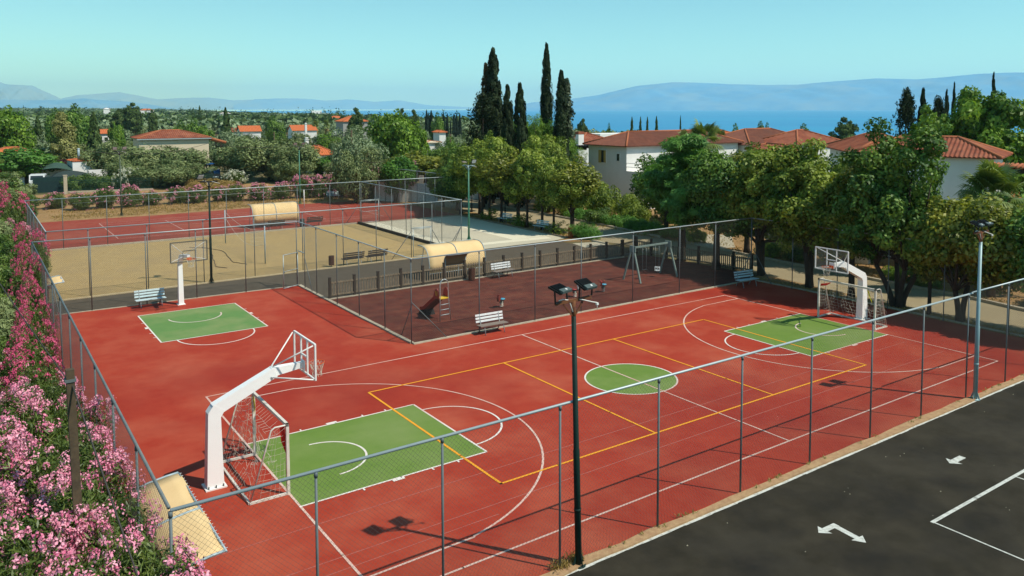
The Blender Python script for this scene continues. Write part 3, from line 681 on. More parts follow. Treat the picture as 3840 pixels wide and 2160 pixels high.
# ------------------------------------------------------------------ basketball hoops
def net_mesh(m, c, r, h, seed=0):
    rng = random.Random(seed); n = 12
    rings = [(r, 0), (r * .82, -h * .25), (r * .68, -h * .5), (r * .60, -h * .75), (r * .62, -h)]
    for k in range(len(rings) - 1):
        for j in range(n):
            if k > 1 and rng.random() < 0.3: continue
            for s in (0.5, -0.5):
                a0 = 2 * PI * (j + 0.5 * (k % 2)) / n; a1 = 2 * PI * (j + 0.5 * (k % 2) + s) / n
                p = (c[0] + rings[k][0] * math.cos(a0), c[1] + rings[k][0] * math.sin(a0), c[2] + rings[k][1])
                q = (c[0] + rings[k + 1][0] * math.cos(a1), c[1] + rings[k + 1][0] * math.sin(a1), c[2] + rings[k + 1][1])
                m.tube([p, q], 0.006, 3, False)
def backboard(t, bx, z0, z1, hw, mframe, rimz, style):
    bb = empty('backboard', (bx, 0, 0)); bb.parent = t
    m = MB(); w = 0.05
    for z in (z0, z1): m.bar((0, -hw, z), (0, hw, z), w, 0.045)
    for y in (-hw, hw): m.bar((0, y, z0), (0, y, z1), 0.045, w)
    m.build('board_frame', mframe, bb)
    g = MB(); g.box((0, 0, (z0 + z1) / 2), (0.012, 2 * hw - 0.05, z1 - z0 - 0.05)); g.build('board_panel', M_acr, bb)
    m = MB()
    if style == 'uprights':
        for y in (-0.26, 0.26): m.bar((-0.01, y, z0), (-0.01, y, z1), 0.045, 0.04)
        m.bar((-0.012, -0.26, z0 + 0.52), (-0.012, 0.26, z0 + 0.52), 0.04)
    else:
        for y in (-0.3, 0.3): m.bar((0.012, y, z0 + .12), (0.012, y, z0 + 0.57), 0.04, 0.012)
        for z in (z0 + .12, z0 + 0.57): m.bar((0.012, -0.3, z), (0.012, 0.3, z), 0.012, 0.04)
    m.build('target_square', mframe if style != 'uprights' else M_white, bb)
    rm = MB(); c = (0.15 + 0.225, 0, rimz); pts = [(c[0] + 0.225 * math.cos(2 * PI * i / 20), 0.225 * math.sin(2 * PI * i / 20), rimz) for i in range(21)]
    rm.tube(pts, 0.011, 6, False); rm.box((0.02, 0, rimz - 0.05), (0.03, 0.22, 0.14)); rm.bar((0.02, -0.07, rimz), (0.16, -0.05, rimz), 0.016); rm.bar((0.02, 0.07, rimz), (0.16, 0.05, rimz), 0.016)
    o = rm.build('rim', M_orange, t); o.location = (bx, 0, 0)
    nm = MB(); net_mesh(nm, c, 0.225, 0.42, 3); nm.build('net', M_net, o)
M_acr = bpy.data.materials.new('scratched_acrylic'); M_acr.use_nodes = True
_n = M_acr.node_tree.nodes; _l = M_acr.node_tree.links
_t = _n.new('ShaderNodeBsdfTransparent'); _mx = _n.new('ShaderNodeMixShader'); _mx.inputs[0].default_value = 0.10
_n['Principled BSDF'].inputs['Base Color'].default_value = (0.5, 0.48, 0.45, 1); _n['Principled BSDF'].inputs['Roughness'].default_value = 0.2
_l.new(_t.outputs[0], _mx.inputs[1]); _l.new(_n['Principled BSDF'].outputs[0], _mx.inputs[2]); _l.new(_mx.outputs[0], _n['Material Output'].inputs['Surface'])
def taper(m, p, q, w0, h0, w1, h1, up=(0, 1, 0)):
    """Square-section tapering beam from p to q lying in the xz plane (w across y)."""
    p, q = Vector(p), Vector(q); d = (q - p).normalized(); a = Vector(up); b = a.cross(d)
    vs = []
    for e, w, h in ((p, w0, h0), (q, w1, h1)):
        vs += [e + a * x * w / 2 + b * y * h / 2 for x, y in ((-1, -1), (1, -1), (1, 1), (-1, 1))]
    m.add(vs, [(0, 1, 2, 3), (7, 6, 5, 4), (1, 0, 4, 5), (2, 1, 5, 6), (3, 2, 6, 7), (0, 3, 7, 4)])
def big_hoop(x, y, rz, label):
    t = empty('basketball_hoop', (x, y, 0), rz, label, 'basketball hoop', 'big basketball hoops of the main court')
    m = MB()
    taper(m, (0, 0, 0.03), (0.02, 0, 2.12), 0.36, 0.46, 0.28, 0.34)
    taper(m, (0.0, 0, 2.04), (0.16, 0, 2.27), 0.28, 0.38, 0.28, 0.36)
    taper(m, (0.05, 0, 2.20), (1.76, 0, 2.97), 0.275, 0.34, 0.24, 0.30)
    taper(m, (1.66, 0, 2.97), (2.60, 0, 3.02), 0.235, 0.26, 0.14, 0.16)
    m.box((2.62, 0, 3.0), (0.03, 0.3, 0.3))
    m.build('support_arm', M_hoopw, t)
    m = MB(); m.box((0, 0, 0.02), (0.58, 0.52, 0.04)); m.build('base_plate', M_white, t)
    m = MB()
    for a in (-0.2, 0, 0.2):
        for b in (-0.22, 0.22): m.tube([(a, b, 0.03), (a, b, 0.11)], 0.016, 6)
    m.build('bolts', M_black, t)
    m = MB()
    for s in (-1, 1):
        m.tube([(1.70, s * .05, 3.12), (2.62, s * 0.86, 3.78)], 0.022, 6)
        m.tube([(1.62, s * .12, 2.84), (2.62, s * 0.86, 2.78)], 0.022, 6)
    m.build('brace', M_white, t)
    backboard(t, 2.68, 2.76, 3.81, 0.88, M_white, 3.0, 'uprights')
    return t
M_hoopw = mat('hoop_white_enamel', (0.86, 0.86, 0.84), 0.4, (0.80, 0.80, 0.78), 2.0, 0.4)
big_hoop(-15.77, 0.06, 0.0, 'big white basketball hoop by the goal with the torn net, near the oleanders')
big_hoop(15.72, -0.10, R(180), 'big white basketball hoop in tree shade behind the road side goal')
t = empty('basketball_hoop', (-11.70, 22.97, 0), R(-90), 'slim white basketball hoop with a dark framed board on the half court', 'basketball hoop')
m = MB()
taper(m, (0, 0, 0.02), (0, 0, 2.30), 0.27, 0.27, 0.21, 0.21); taper(m, (0, 0, 2.26), (0.32, 0, 2.66), 0.205, 0.22, 0.19, 0.22); taper(m, (0.26, 0, 2.66), (2.05, 0, 2.98), 0.19, 0.24, 0.15, 0.14)
m.build('support_arm', M_hoopw, t)
m = MB(); m.box((0, 0, 0.012), (0.40, 0.40, 0.024)); m.build('base_plate', M_white, t)
m = MB()
for s in (-1, 1):
    m.tube([(1.3, s * .05, 2.95), (2.12, s * 0.84, 3.68)], 0.014, 6); m.tube([(1.3, s * .08, 2.84), (2.12, s * 0.84, 2.74)], 0.014, 6)
m.build('brace', M_white, t)
backboard(t, 2.17, 2.70, 3.74, 0.90, mat('dark_grey_frame', (0.10, 0.095, 0.08), 0.6), 2.88, 'square')

# ------------------------------------------------------------------ goals
def goal(x, y, rz, label, seed, torn):
    t = empty('football_goal', (x, y, 0), rz, label, 'goal', 'small football goals')
    rng = random.Random(seed); W_, H = 1.53, 2.0
    m = MB()
    for s in (-1, 1): m.bar((0, s * W_, 0), (0, s * W_, H), 0.08)
    m.bar((0, -W_ - 0.04, H - 0.04), (0, W_ + 0.04, H - 0.04), 0.08)
    m.build('goal_posts', M_goal, t)
    m = MB()
    for s in (-1, 1):
        m.tube([(0, s * W_, H - .04), (-0.34, s * W_, H - 0.04), (-0.44, s * W_, H - 0.10), (-0.50, s * W_, H - 0.28), (-1.04, s * W_, 0.05)], 0.024, 6)
        m.bar((0, s * W_, 0.035), (-1.06, s * W_, 0.035), 0.06)
    m.bar((-1.06, -W_, 0.035), (-1.06, W_, 0.035), 0.06)
    m.build('back_frame', M_goal, t)
    # net: sagging cords on the back, the roof and the two sides
    m = MB(); r = 0.0036
    def back(u, v):   # v 0 bottom .. 1 top
        if v > 0.86: a = (v - 0.86) / 0.14; return Vector((-0.48 + 0.46 * a, u, H - 0.10 + 0.03 * a - 0.16 * math.sin(PI * a) * torn))
        a = v / 0.86; return Vector((-1.04 + 0.54 * a + 0.30 * torn * math.sin(PI * a) * (0.5 + 0.5 * math.cos(u * 2.1)), u, 0.05 + (H - 0.25) * a))
    keep = (lambda: rng.random() > 0.25 * torn)
    nu, nv = 16, 12
    for i in range(nu + 1):
        u = -W_ + 2 * W_ * i / nu; pts = [back(u + rng.uniform(-.03, .03), k / 12) for k in range(13)]
        for a, b in zip(pts, pts[1:]):
            if keep(): m.tube([a, b], r, 3, False)
    for j in range(nv + 1):
        v = j / nv; pts = [back(-W_ + 2 * W_ * k / 12, min(1, max(0, v + rng.uniform(-.012, .012)))) for k in range(13)]
        for a, b in zip(pts, pts[1:]):
            if keep(): m.tube([a, b], r, 3, False)
    for s in (-1, 1):
        for j in range(1, 11):
            z = 0.1 + (H - 0.25) * j / 11; xb = -1.04 + 0.54 * (z / (H - 0.2))
            pts = [Vector((xb * k / 5, s * W_ + rng.uniform(-.02, .02) - s * 0.06 * math.sin(PI * k / 5), z - 0.05 * math.sin(PI * k / 5))) for k in range(6)]
            for a, b in zip(pts, pts[1:]):
                if keep(): m.tube([a, b], r, 3, False)
        for j in range(1, 8):
            f = j / 8; pts = [Vector((-1.04 * f * (1 - .48 * z), s * W_ + rng.uniform(-.02, .02), 0.05 + (H - .2) * z)) for z in (0, .25, .5, .75, 1)]
            for a, b in zip(pts, pts[1:]):
                if keep(): m.tube([a, b], r, 3, False)
    if torn:
        for k in range(46):
            u = rng.uniform(-W_, W_); p = Vector((rng.uniform(-1.0, -.2), u, rng.uniform(.03, 1.7))); pts = [p]
            for q in range(5): pts.append(pts[-1] + Vector((rng.uniform(-.07, .07), rng.uniform(-.09, .09), -0.09 if p.z > .8 else rng.uniform(-.01, .01))))
            pts = [Vector((q.x, q.y, max(.02, q.z))) for q in pts]
            m.tube(pts, r, 3, False)
    m.build('goal_net', M_net, t)
    return t
M_goal = mat('goal_white_paint', (0.68, 0.66, 0.60), 0.6, (0.45, 0.38, 0.28), 5, 0.6)
goal(-14.22, -0.08, 0.0, 'small white goal with a torn net before the big hoop near the oleanders', 4, 1.0)
goal(14.24, -0.16, R(180), 'small white goal with a sagging net by the road side trees', 9, 0.6)
def flag(pts, material, label):
    m = MB(); n = len(pts) // 2; vs = [Vector(p) for p in pts]
    fs = [(2 * i, 2 * i + 1, 2 * i + 3, 2 * i + 2) for i in range(n - 1)]
    m.add(vs, fs); o = m.build('cloth_bib', material)
    s = o.modifiers.new('thickness', 'SOLIDIFY'); s.thickness = 0.006
    return tag(o, label, 'cloth', 'cloths tied to the goals')
flag([(-14.24, 1.36, 1.92), (-14.26, 1.50, 1.88), (-14.22, 1.33, 1.7), (-14.27, 1.52, 1.66), (-14.2, 1.36, 1.5), (-14.25, 1.56, 1.46), (-14.23, 1.40, 1.33), (-14.25, 1.53, 1.28), (-14.24, 1.46, 1.2), (-14.25, 1.5, 1.15)], M_flag_y, 'yellow cloth hanging in the top corner of the torn goal')
flag([(-14.40, -1.52, 1.95), (-14.28, -1.55, 1.95), (-14.38, -1.50, 1.75), (-14.27, -1.57, 1.72), (-14.36, -1.5, 1.5), (-14.22, -1.58, 1.47), (-14.3, -1.52, 1.3), (-14.2, -1.56, 1.22), (-14.24, -1.55, 1.12), (-14.21, -1.56, 1.08)], M_flag_r, 'red cloth hanging from the post of the torn goal')
flag([(14.30, 1.30, 1.72), (14.30, 1.34, 1.60), (14.6, 1.1, 1.75), (14.55, 1.15, 1.62), (14.75, 0.92, 1.95), (14.72, 0.96, 1.80)], M_flag_r, 'dark red pennant in the corner of the shaded goal')
flag([(14.4, -1.15, 1.86), (14.4, -1.25, 1.80), (14.36, -1.28, 1.6), (14.36, -1.38, 1.5), (14.3, -1.45, 1.36), (14.3, -1.5, 1.26)], M_flag_y, 'yellow strap hanging in the shaded goal')

# ------------------------------------------------------------------ shelters (dugouts)
def dugout(x, y, rz, L, label, depth=1.15, z=0.0, dark=False, h=2.0, legs=True, flat=False):
    """Curved sheet on bent tubes. Local: opens towards -Y, the back is at y=0."""
    t = empty('team_shelter', (x, y, z), rz, label, 'shelter', 'curved tan shelters')
    prof = [(0.0, 0.42), (0.0, 0.95), (-0.05, 1.3), (-0.16, 1.58), (-0.36, 1.82), (-0.62, 1.96), (-0.9, h), (-depth, h - 0.01)]
    if dark: prof = [(0.0, 0.95), (-0.02, 1.15), (-0.07, 1.35), (-0.18, 1.52), (-0.35, 1.63), (-0.5, 1.67)]
    if flat: prof = [(0.0, 0.9), (0.0, 1.5), (-0.02, 1.74), (-0.08, 1.84), (-0.4, 1.92), (-0.8, 1.98), (-depth, h)]
    m = MB(); n = 10
    vs = []
    for i in range(n + 1):
        xx = -L / 2 + L * i / n
        for k, (a, b) in enumerate(prof): vs.append((xx, a, b - 0.02 * math.sin(PI * 2 * i / n * 2) * (k > 4)))
    K = len(prof); m.add(vs, [(i * K + k, (i + 1) * K + k, (i + 1) * K + k + 1, i * K + k + 1) for i in range(n) for k in range(K - 1)], True)
    o = m.build('tarpaulin', M_tarp_dk if dark else M_tarp, t); s = o.modifiers.new('thickness', 'SOLIDIFY'); s.thickness = 0.012
    for xx in ([-L / 2, L / 2] if L < 3 else [-L / 2, -0.02, L / 2]):
        m = MB(); m.tube([(xx, 0.03, 0)] + [(xx, a + 0.03, b + .02) for a, b in prof], 0.028, 6); m.build('bent_tube', M_frame_blue, t)
    m = MB()
    for k in (0, len(prof) - 1): a, b = prof[k]; m.tube([(-L / 2, a + .02, b), (L / 2, a + .02, b)], 0.026, 6)
    m.build('cross_tube', M_frame_blue, t)
    if not dark:
        m = MB()
        for i in range(26):
            xx = -L / 2 + L * (i + .5) / 26; a, b = prof[-1]; m.tube([(xx, a + 0.05, b + .012), (xx + .03, a - 0.03, b + .012), (xx + .05, a + .03, b - .03)], 0.007, 4, False)
        m.build('lacing', M_cable, t)
    if legs:
        m = MB()
        for xx in (-L / 2 + .06, L / 2 - .06): m.tube([(xx, -depth + .2, 0), (xx, -depth * .55, 1.9)], 0.022, 6) if not dark else m.tube([(xx, 0, 0), (xx, -.1, 1.45)], 0.022, 6)
        m.build('leg', M_frame_blue, t)
    return t
dugout(-18.38, -5.15, R(90), 4.1, 'tan shelter on grey blue tubes against the oleander fence corner', 1.06, flat=True)
dugout(-18.3, 23.4, R(90), 1.9, 'small tan shelter showing over the fence at the end of the dark path', 1.05, flat=True)
dugout(4.25, 20.4, R(180), 4.1, 'tan curved shelter on the path behind the dark picket fence', 1.5)
dugout(3.65, 19.75, R(0), 1.55, 'small shelter with shade-coloured tarpaulin facing the playground', 0.6, dark=True)
dugout(1.95, 48.5, R(180), 4.2, 'tan curved shelter on the red tennis court', 1.5)

# ------------------------------------------------------------------ benches
def bench(label, mslat, mseat=None):
    """1.5 m slatted bench, sitter faces -Y."""
    t = empty('park_bench', (0, 0, 0), 0, label, 'bench', 'slatted park benches')
    L = 1.5
    for i, (y, z) in enumerate(((0.19, 0.56), (0.225, 0.70), (0.26, 0.84))):
        m = MB(); m.box((0, y, z), (L, 0.028, 0.095), rx=R(-14)); m.build('back_slat', mslat, t)
    m = MB()
    for k in range(4): m.box((0, -0.26 + 0.115 * k, 0.435 - 0.006 * k), (L, 0.10, 0.032))
    m.build('seat', mseat or mslat, t)
    for x in (-0.52, 0.52):
        m = MB()
        m.tube([(x, -0.34, 0.0), (x, -0.26, 0.30), (x, -0.22, 0.41)], 0.024, 6)
        m.tube([(x, 0.30, 0.0), (x, 0.14, 0.28), (x, 0.12, 0.42), (x, 0.17, 0.55), (x, 0.27, 0.90)], 0.024, 6)
        m.tube([(x, -0.28, 0.405), (x, 0.13, 0.395)], 0.022, 6)
        m.build('leg', M_benchleg, t)
    return t
M_benchleg = mat('bench_leg_grey', (0.20, 0.23, 0.24), 0.6, (0.40, 0.42, 0.42), 6, 0.5)
b_blue = bench('pale blue slatted bench beside the slim half court hoop', M_slat_blue)
b_blue.location = (-13.15, 23.42, 0)
b_wh = bench('white backed bench with a grey brown seat on the red court edge below the slide', M_slat_white, M_slat_grey)
b_wh.location = (-0.88, 8.62, 0); b_wh.rotation_euler.z = R(-2)
b_dk = bench('dark slatted bench by the waste bin facing the sand court', M_slat_dark); b_dk.location = (0.45, 28.0, 0); b_dk.rotation_euler.z = R(180)
G_ = 'slatted park benches'
copy_thing(b_wh, (6.55, 18.75, 0), R(2), label='white backed bench inside the playground against the picket fence')
copy_thing(b_blue, (16.95, 8.15, 0), R(-6), label='pale blue bench in tree shade at the corner of the main court')
copy_thing(b_dk, (2.2, 28.0, 0), R(182), label='dark slatted bench by the closed gate of the sand court')
copy_thing(b_dk, (1.25, 46.65, 0), R(180), label='dark slatted bench under the tan tennis shelter')
copy_thing(b_dk, (4.8, 46.75, 0), R(178), label='dark slatted bench beside the grey bin on the tennis court')
copy_thing(b_blue, (14.6, 66.6, 0), R(0), label='pale bench standing before the pink oleander row')
copy_thing(b_blue, (20.05, 38.55, 0), R(-82), label='slatted bench under the street trees farther up the gravel')
copy_thing(b_blue, (19.9, 32.7, 0), R(-82), label='slatted bench under the street trees close to the orange brown bin')

def bin_(x, y, material, label, r=0.17, h=0.62, z=0.12, pole=True):
    t = empty('waste_bin', (x, y, 0), 0, label, 'bin', 'waste bins')
    m = MB()
    for k in range(14):
        a = 2 * PI * k / 14; m.box((r * math.cos(a), r * math.sin(a), z + h / 2), (0.02, 0.062, h), rz=a)
    m.build('slatted_body', material, t)
    m = MB(); m.tube([(0, 0, z + .02), (0, 0, z + h * .95)], r * .9, 12); m.build('liner', M_black, t)
    if pole: m = MB(); m.tube([(0, 0, 0), (0, 0, z + .1)], 0.03, 6); m.build('foot', M_galv_dark, t)
    return t
bin_(-1.03, 28.15, M_bin, 'brown slatted bin beside the dark benches of the sand court')
bin_(4.40, 19.0, M_bin, 'brown slatted bin on the playground side of the picket fence', 0.19, 0.72, 0.05)
bin_(19.55, 28.15, M_bin2, 'orange brown slatted bin by the spiky green bush', 0.20, 0.85, 0.02)
bin_(3.75, 46.9, mat('grey_bin', (0.10, 0.11, 0.11), 0.7), 'grey bin beside the dark tennis court bench', 0.20, 0.75, 0.0, False)

# ------------------------------------------------------------------ picket fence round the playground
def picket(p0, p1, nb, label, h=1.0, gap=0.15, z=0.0):
    t = empty('picket_fence', (*p0, z), 0, label, 'fence', 'dark picket fences of the playground')
    a, b = Vector((0, 0)), Vector(p1) - Vector(p0); d = b.normalized(); L = b.length; rz = math.atan2(d.y, d.x)
    for i in range(nb + 1):
        p = a.lerp(b, i / nb); m = MB(); m.box((p.x, p.y, 0.60), (0.13, 0.13, 1.20), rz=rz)
        m.box((p.x, p.y, 1.21), (0.16, 0.16, 0.025), rz=rz); m.build('post', M_timber, t)
    for i in range(nb):
        p, q = a.lerp(b, i / nb), a.lerp(b, (i + 1) / nb); l = (q - p).length - 0.14; c = (p + q) / 2
        bay = MB()
        n = max(2, int(l / gap)); nrm = Vector((-d.y, d.x))
        for k in range(n):
            e = c + d * (-l / 2 + l * (k + .5) / n); bay.box((e.x, e.y, 0.55), (0.068, 0.02, 0.86), rz=rz)
        for zz in (0.22, 0.90): bay.box((c.x + nrm.x * -.03, c.y + nrm.y * -.03, zz), (l, 0.045, 0.07), rz=rz)
        bay.build('picket_bay', M_timber_grey, t)
    return t
picket((-4.62, 19.42), (17.35, 19.55), 15, 'dark picket fence between the playground and the path')
picket((17.5, 19.6), (19.15, 20.1), 1, 'single angled bay of dark picket fence at the playground corner')
picket((19.2, 20.0), (20.25, 10.4), 7, 'dark picket fence between the playground and the road')

# ------------------------------------------------------------------ playground things
t = empty('playground_slide', (-1.64, 11.78, 0), R(3), 'red slide with a yellow platform and a steel ladder', 'slide')
m = MB()
for s in (-1, 1): m.tube([(s * 0.32, -0.08, 0), (s * 0.245, 0.02, 1.15), (s * 0.235, 0.03, 1.80), (s * 0.19, 0.03, 1.98), (s * 0.1, 0.03, 2.06), (0, 0.03, 2.08)], 0.026, 8)
m.build('hand_rail', mat('bright_steel', (0.55, 0.56, 0.55), 0.3, metal=0.7), t)
for z in (0.30, 0.56, 0.82):
    m = MB(); w_ = 0.31 - 0.06 * z; m.tube([(-w_, -0.05 + z * .06, z), (w_, -0.05 + z * .06, z)], 0.02, 6); m.build('rung', M_galv, t)
m = MB(); m.box((0, 0.22, 1.12), (0.50, 0.45, 0.04)); m.build('platform', M_yelp, t)
for s in (-1, 1):
    m = MB(); vs = []
    pts = [(0.05, 1.1), (0.1, 1.45), (0.2, 1.6), (0.38, 1.58), (0.5, 1.4), (0.6, 1.12)]
    m.add([(s * 0.27, a, b) for a, b in pts] + [(s * 0.295, a, b) for a, b in pts], [(0, 1, 2, 3, 4, 5), (11, 10, 9, 8, 7, 6)] + [(i, i + 6, (i + 1) % 6 + 6, (i + 1) % 6) for i in range(6)])
    sp = m.build('side_panel', M_redp, t)
    m = MB(); m.box((s * 0.30, 0.22, 1.36), (0.012, 0.03, 0.24), rx=R(10)); m.box((s * 0.30, 0.34, 1.36), (0.012, 0.03, 0.24), rx=R(-8)); m.build('yellow_stripes', M_yelp, sp)
m = MB(); a0, a1, a2 = Vector((0, 0.42, 1.10)), Vector((0, 1.62, 0.28)), Vector((0, 1.95, 0.22))
for p, q in ((a0, a1), (a1, a2)):
    m.add([(-0.25, p.y, p.z), (0.25, p.y, p.z), (0.25, q.y, q.z), (-0.25, q.y, q.z)], [(0, 1, 2, 3)])
    for s in (-1, 1): m.add([(s * 0.25, p.y, p.z), (s * 0.25, q.y, q.z), (s * 0.27, q.y, q.z + .16), (s * 0.27, p.y, p.z + .16)], [(0, 1, 2, 3)])
o = m.build('chute', M_redp, t); s_ = o.modifiers.new('thickness', 'SOLIDIFY'); s_.thickness = 0.02
m = MB(); d = (a1 - a0); nn = Vector((0, d.z, -d.y)).normalized() * -1
for k in range(11): c = a0 + d * (k + .5) / 11 + Vector((0, -0.02, -0.045)); m.box(c, (0.50, 0.018, 0.06), rx=math.atan2(d.z, d.y))
for k in range(5): x_ = -0.24 + 0.12 * k; m.bar((x_, a0.y - .02, a0.z - .045), (x_, a1.y - .02, a1.z - .045), 0.016, 0.06)
m.build('chute_ribs', M_dkred, t)
m = MB(); m.add([(-0.3, 1.35, 0), (0.3, 1.35, 0), (0.3, 2.05, 0), (-0.3, 2.05, 0), (-0.24, 1.5, 0.36), (0.24, 1.5, 0.36), (0.24, 1.95, 0.2), (-0.24, 1.95, 0.2)], [(3, 2, 1, 0), (4, 5, 6, 7), (0, 1, 5, 4), (1, 2, 6, 5), (2, 3, 7, 6), (3, 0, 4, 7)])
m.build('foot_block', M_rubber, t)

def spring_rider(x, y, rz, label, mhead, mseat, mspring, kind):
    t = empty('spring_rider', (x, y, 0), rz, label, 'spring rider', 'spring riders in the playground')
    m = MB(); pts = [(0.085 * math.cos(k * 0.7), 0.085 * math.sin(k * 0.7), 0.02 + 0.36 * k / 45) for k in range(46)]
    m.tube(pts, 0.017, 6); m.build('spring', mspring, t)
    m = MB(); m.box((0, 0, 0.40), (0.34, 0.20, 0.05)); m.box((0.02, 0, 0.30), (0.2, 0.14, 0.14)); m.build('body', M_card, t)
    m = MB(); m.tube([(0.05, 0, 0.43), (0.05, 0, 0.465)], 0.17, 14); m.build('seat', mseat, t)
    m = MB()
    if kind == 'head':
        pts = [(-0.30, 0.36), (-0.34, 0.55), (-0.27, 0.72), (-0.20, 0.66), (-0.13, 0.70), (-0.12, 0.52), (-0.16, 0.38)]
        m.add([(a, -0.06, b) for a, b in pts] + [(a, 0.06, b) for a, b in pts], [tuple(range(7))[::-1], tuple(range(7, 14))] + [(i, (i + 1) % 7, (i + 1) % 7 + 7, i + 7) for i in range(7)])
    else:
        for s in (-1, 1): m.tube([(-0.2, s * 0.13 + 0.06 * math.cos(q * PI / 6), 0.68 + 0.06 * math.sin(q * PI / 6)) for q in range(13)], 0.016, 6)
        m.tube([(-0.2, 0, 0.4), (-0.2, 0, 0.6)], 0.05, 8); m.sphere((-0.2, 0, 0.62), 0.08)
    m.build('handle_head', mhead, t)
    return t
M_coil = mat('cream_spring_paint', (0.62, 0.58, 0.48), 0.5)
spring_rider(2.17, 12.35, R(20), 'spring rider with a light blue seat and cream coil', M_dkred, M_bluep, M_coil, 'head')
spring_rider(6.85, 11.9, R(160), 'spring rider with a white ring handled head', M_white, M_redp, M_coil, 'ring')
spring_rider(8.95, 11.9, R(20), 'spring rider with a red head beside the lamp cables', M_redp, M_bluep, M_galv_dark, 'ring')

t = empty('swing_set', (13.9, 13.1, 0), R(2), 'grey green swing set in the tree shade of the playground', 'swing')
M_swing = mat('grey_green_swing_paint', (0.16, 0.22, 0.20), 0.6, (0.22, 0.28, 0.25), 4, 0.6)
m = MB(); m.bar((-1.62, 0, 2.08), (1.62, 0, 2.08), 0.10); m.build('top_beam', M_swing, t)
for x_ in (-1.58, 1.58):
    for s in (-1, 1): m = MB(); m.bar((x_, s * 0.05, 2.14), (x_ + (0.06 if x_ > 0 else -.06), s * 0.74, 0), 0.09); m.build('leg', M_swing, t)
    m = MB(); m.box((x_, 0, 2.02), (0.06, 0.5, 0.36)); m.build('end_panel', M_swing, t)
for x_ in (-0.55, 0.6):
    sw = MB()
    for dx in (-0.16, 0.16): sw.tube([(x_ + dx, 0, 2.02), (x_ + dx, 0, 0.62)], 0.006, 4)
    o = sw.build('chain', M_galv, t)
    m = MB()
    if x_ > 0:
        for z_ in (0.42, 0.62): m.tube([(x_ + 0.18 * math.cos(q * PI / 6), 0.15 * math.sin(q * PI / 6), z_) for q in range(13)], 0.018, 5, False)
        for q in range(6): m.tube([(x_ + 0.18 * math.cos(q * PI / 3), 0.15 * math.sin(q * PI / 3), .42), (x_ + 0.18 * math.cos(q * PI / 3), 0.15 * math.sin(q * PI / 3), .62)], 0.014, 5)
        m.box((x_, 0, 0.41), (0.26, 0.2, 0.03)); m.build('bucket_seat', M_slat_white, t)
    else: m.box((x_, 0, 0.60), (0.42, 0.18, 0.03)); m.build('flat_seat', M_rubber, t)

# ------------------------------------------------------------------ beach volleyball net
t = empty('volleyball_net', (-4.3, 36.9, 0), 0, 'slack volleyball cords between two posts on the sand court', 'net')
for y_ in (5.15, -5.15): m = MB(); m.tube([(0.05 if y_ > 0 else -.05, y_, 0), (0.05 if y_ > 0 else -.05, y_, 2.62)], 0.045, 8); m.build('post', M_frame_blue, t)
m = MB()
def sag(z0, z1, s, n=14): return [(0.03 - 0.06 * k / n, 5.15 - 10.3 * k / n, z0 + (z1 - z0) * k / n - s * math.sin(PI * k / n)) for k in range(n + 1)]
for a, b, s in ((2.5, 2.3, 0.45), (2.1, 1.35, 0.9)): m.tube(sag(a, b, s), 0.012, 4)
m.build('cord', M_net, t)
m = MB(); A_, B_ = sag(2.5, 2.3, .45, 60), sag(2.1, 1.35, .9, 60)
for k in range(40, 60):
    for i in range(3): pass
    m.tube([A_[k], B_[k]], 0.005, 3, False)
for f in (0.25, 0.5, 0.75): m.tube([Vector(A_[k]).lerp(Vector(B_[k]), f) for k in range(40, 60)], 0.005, 3, False)
m.build('net_panel', M_net, t)
# dark wavy lines laid on the sand beside the net
for pts, lab in (([(-7.1, 41.5), (-5.9, 40.2), (-6.3, 38.0), (-6.9, 35.2), (-7.4, 32.6), (-6.8, 31.5)], 'wavy dark line lying on the sand'), ([(-6.3, 41.0), (-5.4, 38.5), (-5.7, 36), (-6.0, 33.5), (-5.3, 31.9)], 'second dark line lying on the sand by the net')):
    m = MB(); rng_ = random.Random(5); P = []
    for a, b in zip(pts, pts[1:]):
        for k in range(6): P.append((a[0] + (b[0] - a[0]) * k / 6 + rng_.uniform(-.05, .05), a[1] + (b[1] - a[1]) * k / 6, 0.02))
    m.tube(P, 0.022, 5); tag(m.build('dark_sand_line', M_slat_dark), lab, 'rope', 'dark lines on the sand court')

# ------------------------------------------------------------------ utility poles and wires
def wire(a, b, sag_, r, label, material=None, group='overhead wires'):
    a, b = Vector(a), Vector(b); m = MB()
    m.tube([a.lerp(b, k / 16) - Vector((0, 0, 4 * sag_ * (k / 16) * (1 - k / 16))) for k in range(17)], r, 4)
    return tag(m.build('overhead_wire', material or M_dkcable), label, 'wire', group)
t = empty('utility_pole', (-19.85, -7.1, 0), 0, 'leaning square wooden pole rising out of the oleanders', 'utility pole')
m = MB(); taper(m, (0.06, -0.1, 0), (-0.02, 0.1, 6.05), 0.15, 0.15, 0.13, 0.13); m.build('shaft', M_pole_wood, t)
m = MB(); m.box((-0.02, 0.1, 5.86), (0.18, 0.18, 0.05)); m.build('band', M_galv_dark, t)
wire((-19.86, -6.98, 5.85), (-18.9, -11.6, 1.6), 0.0, 0.016, 'guy wire slanting from the wooden pole down through the oleanders')
wire((-19.9, -6.98, 5.85), (-21.3, 2.5, 7.6), 0.1, 0.012, 'wire leaving the wooden pole top over the shrubs')
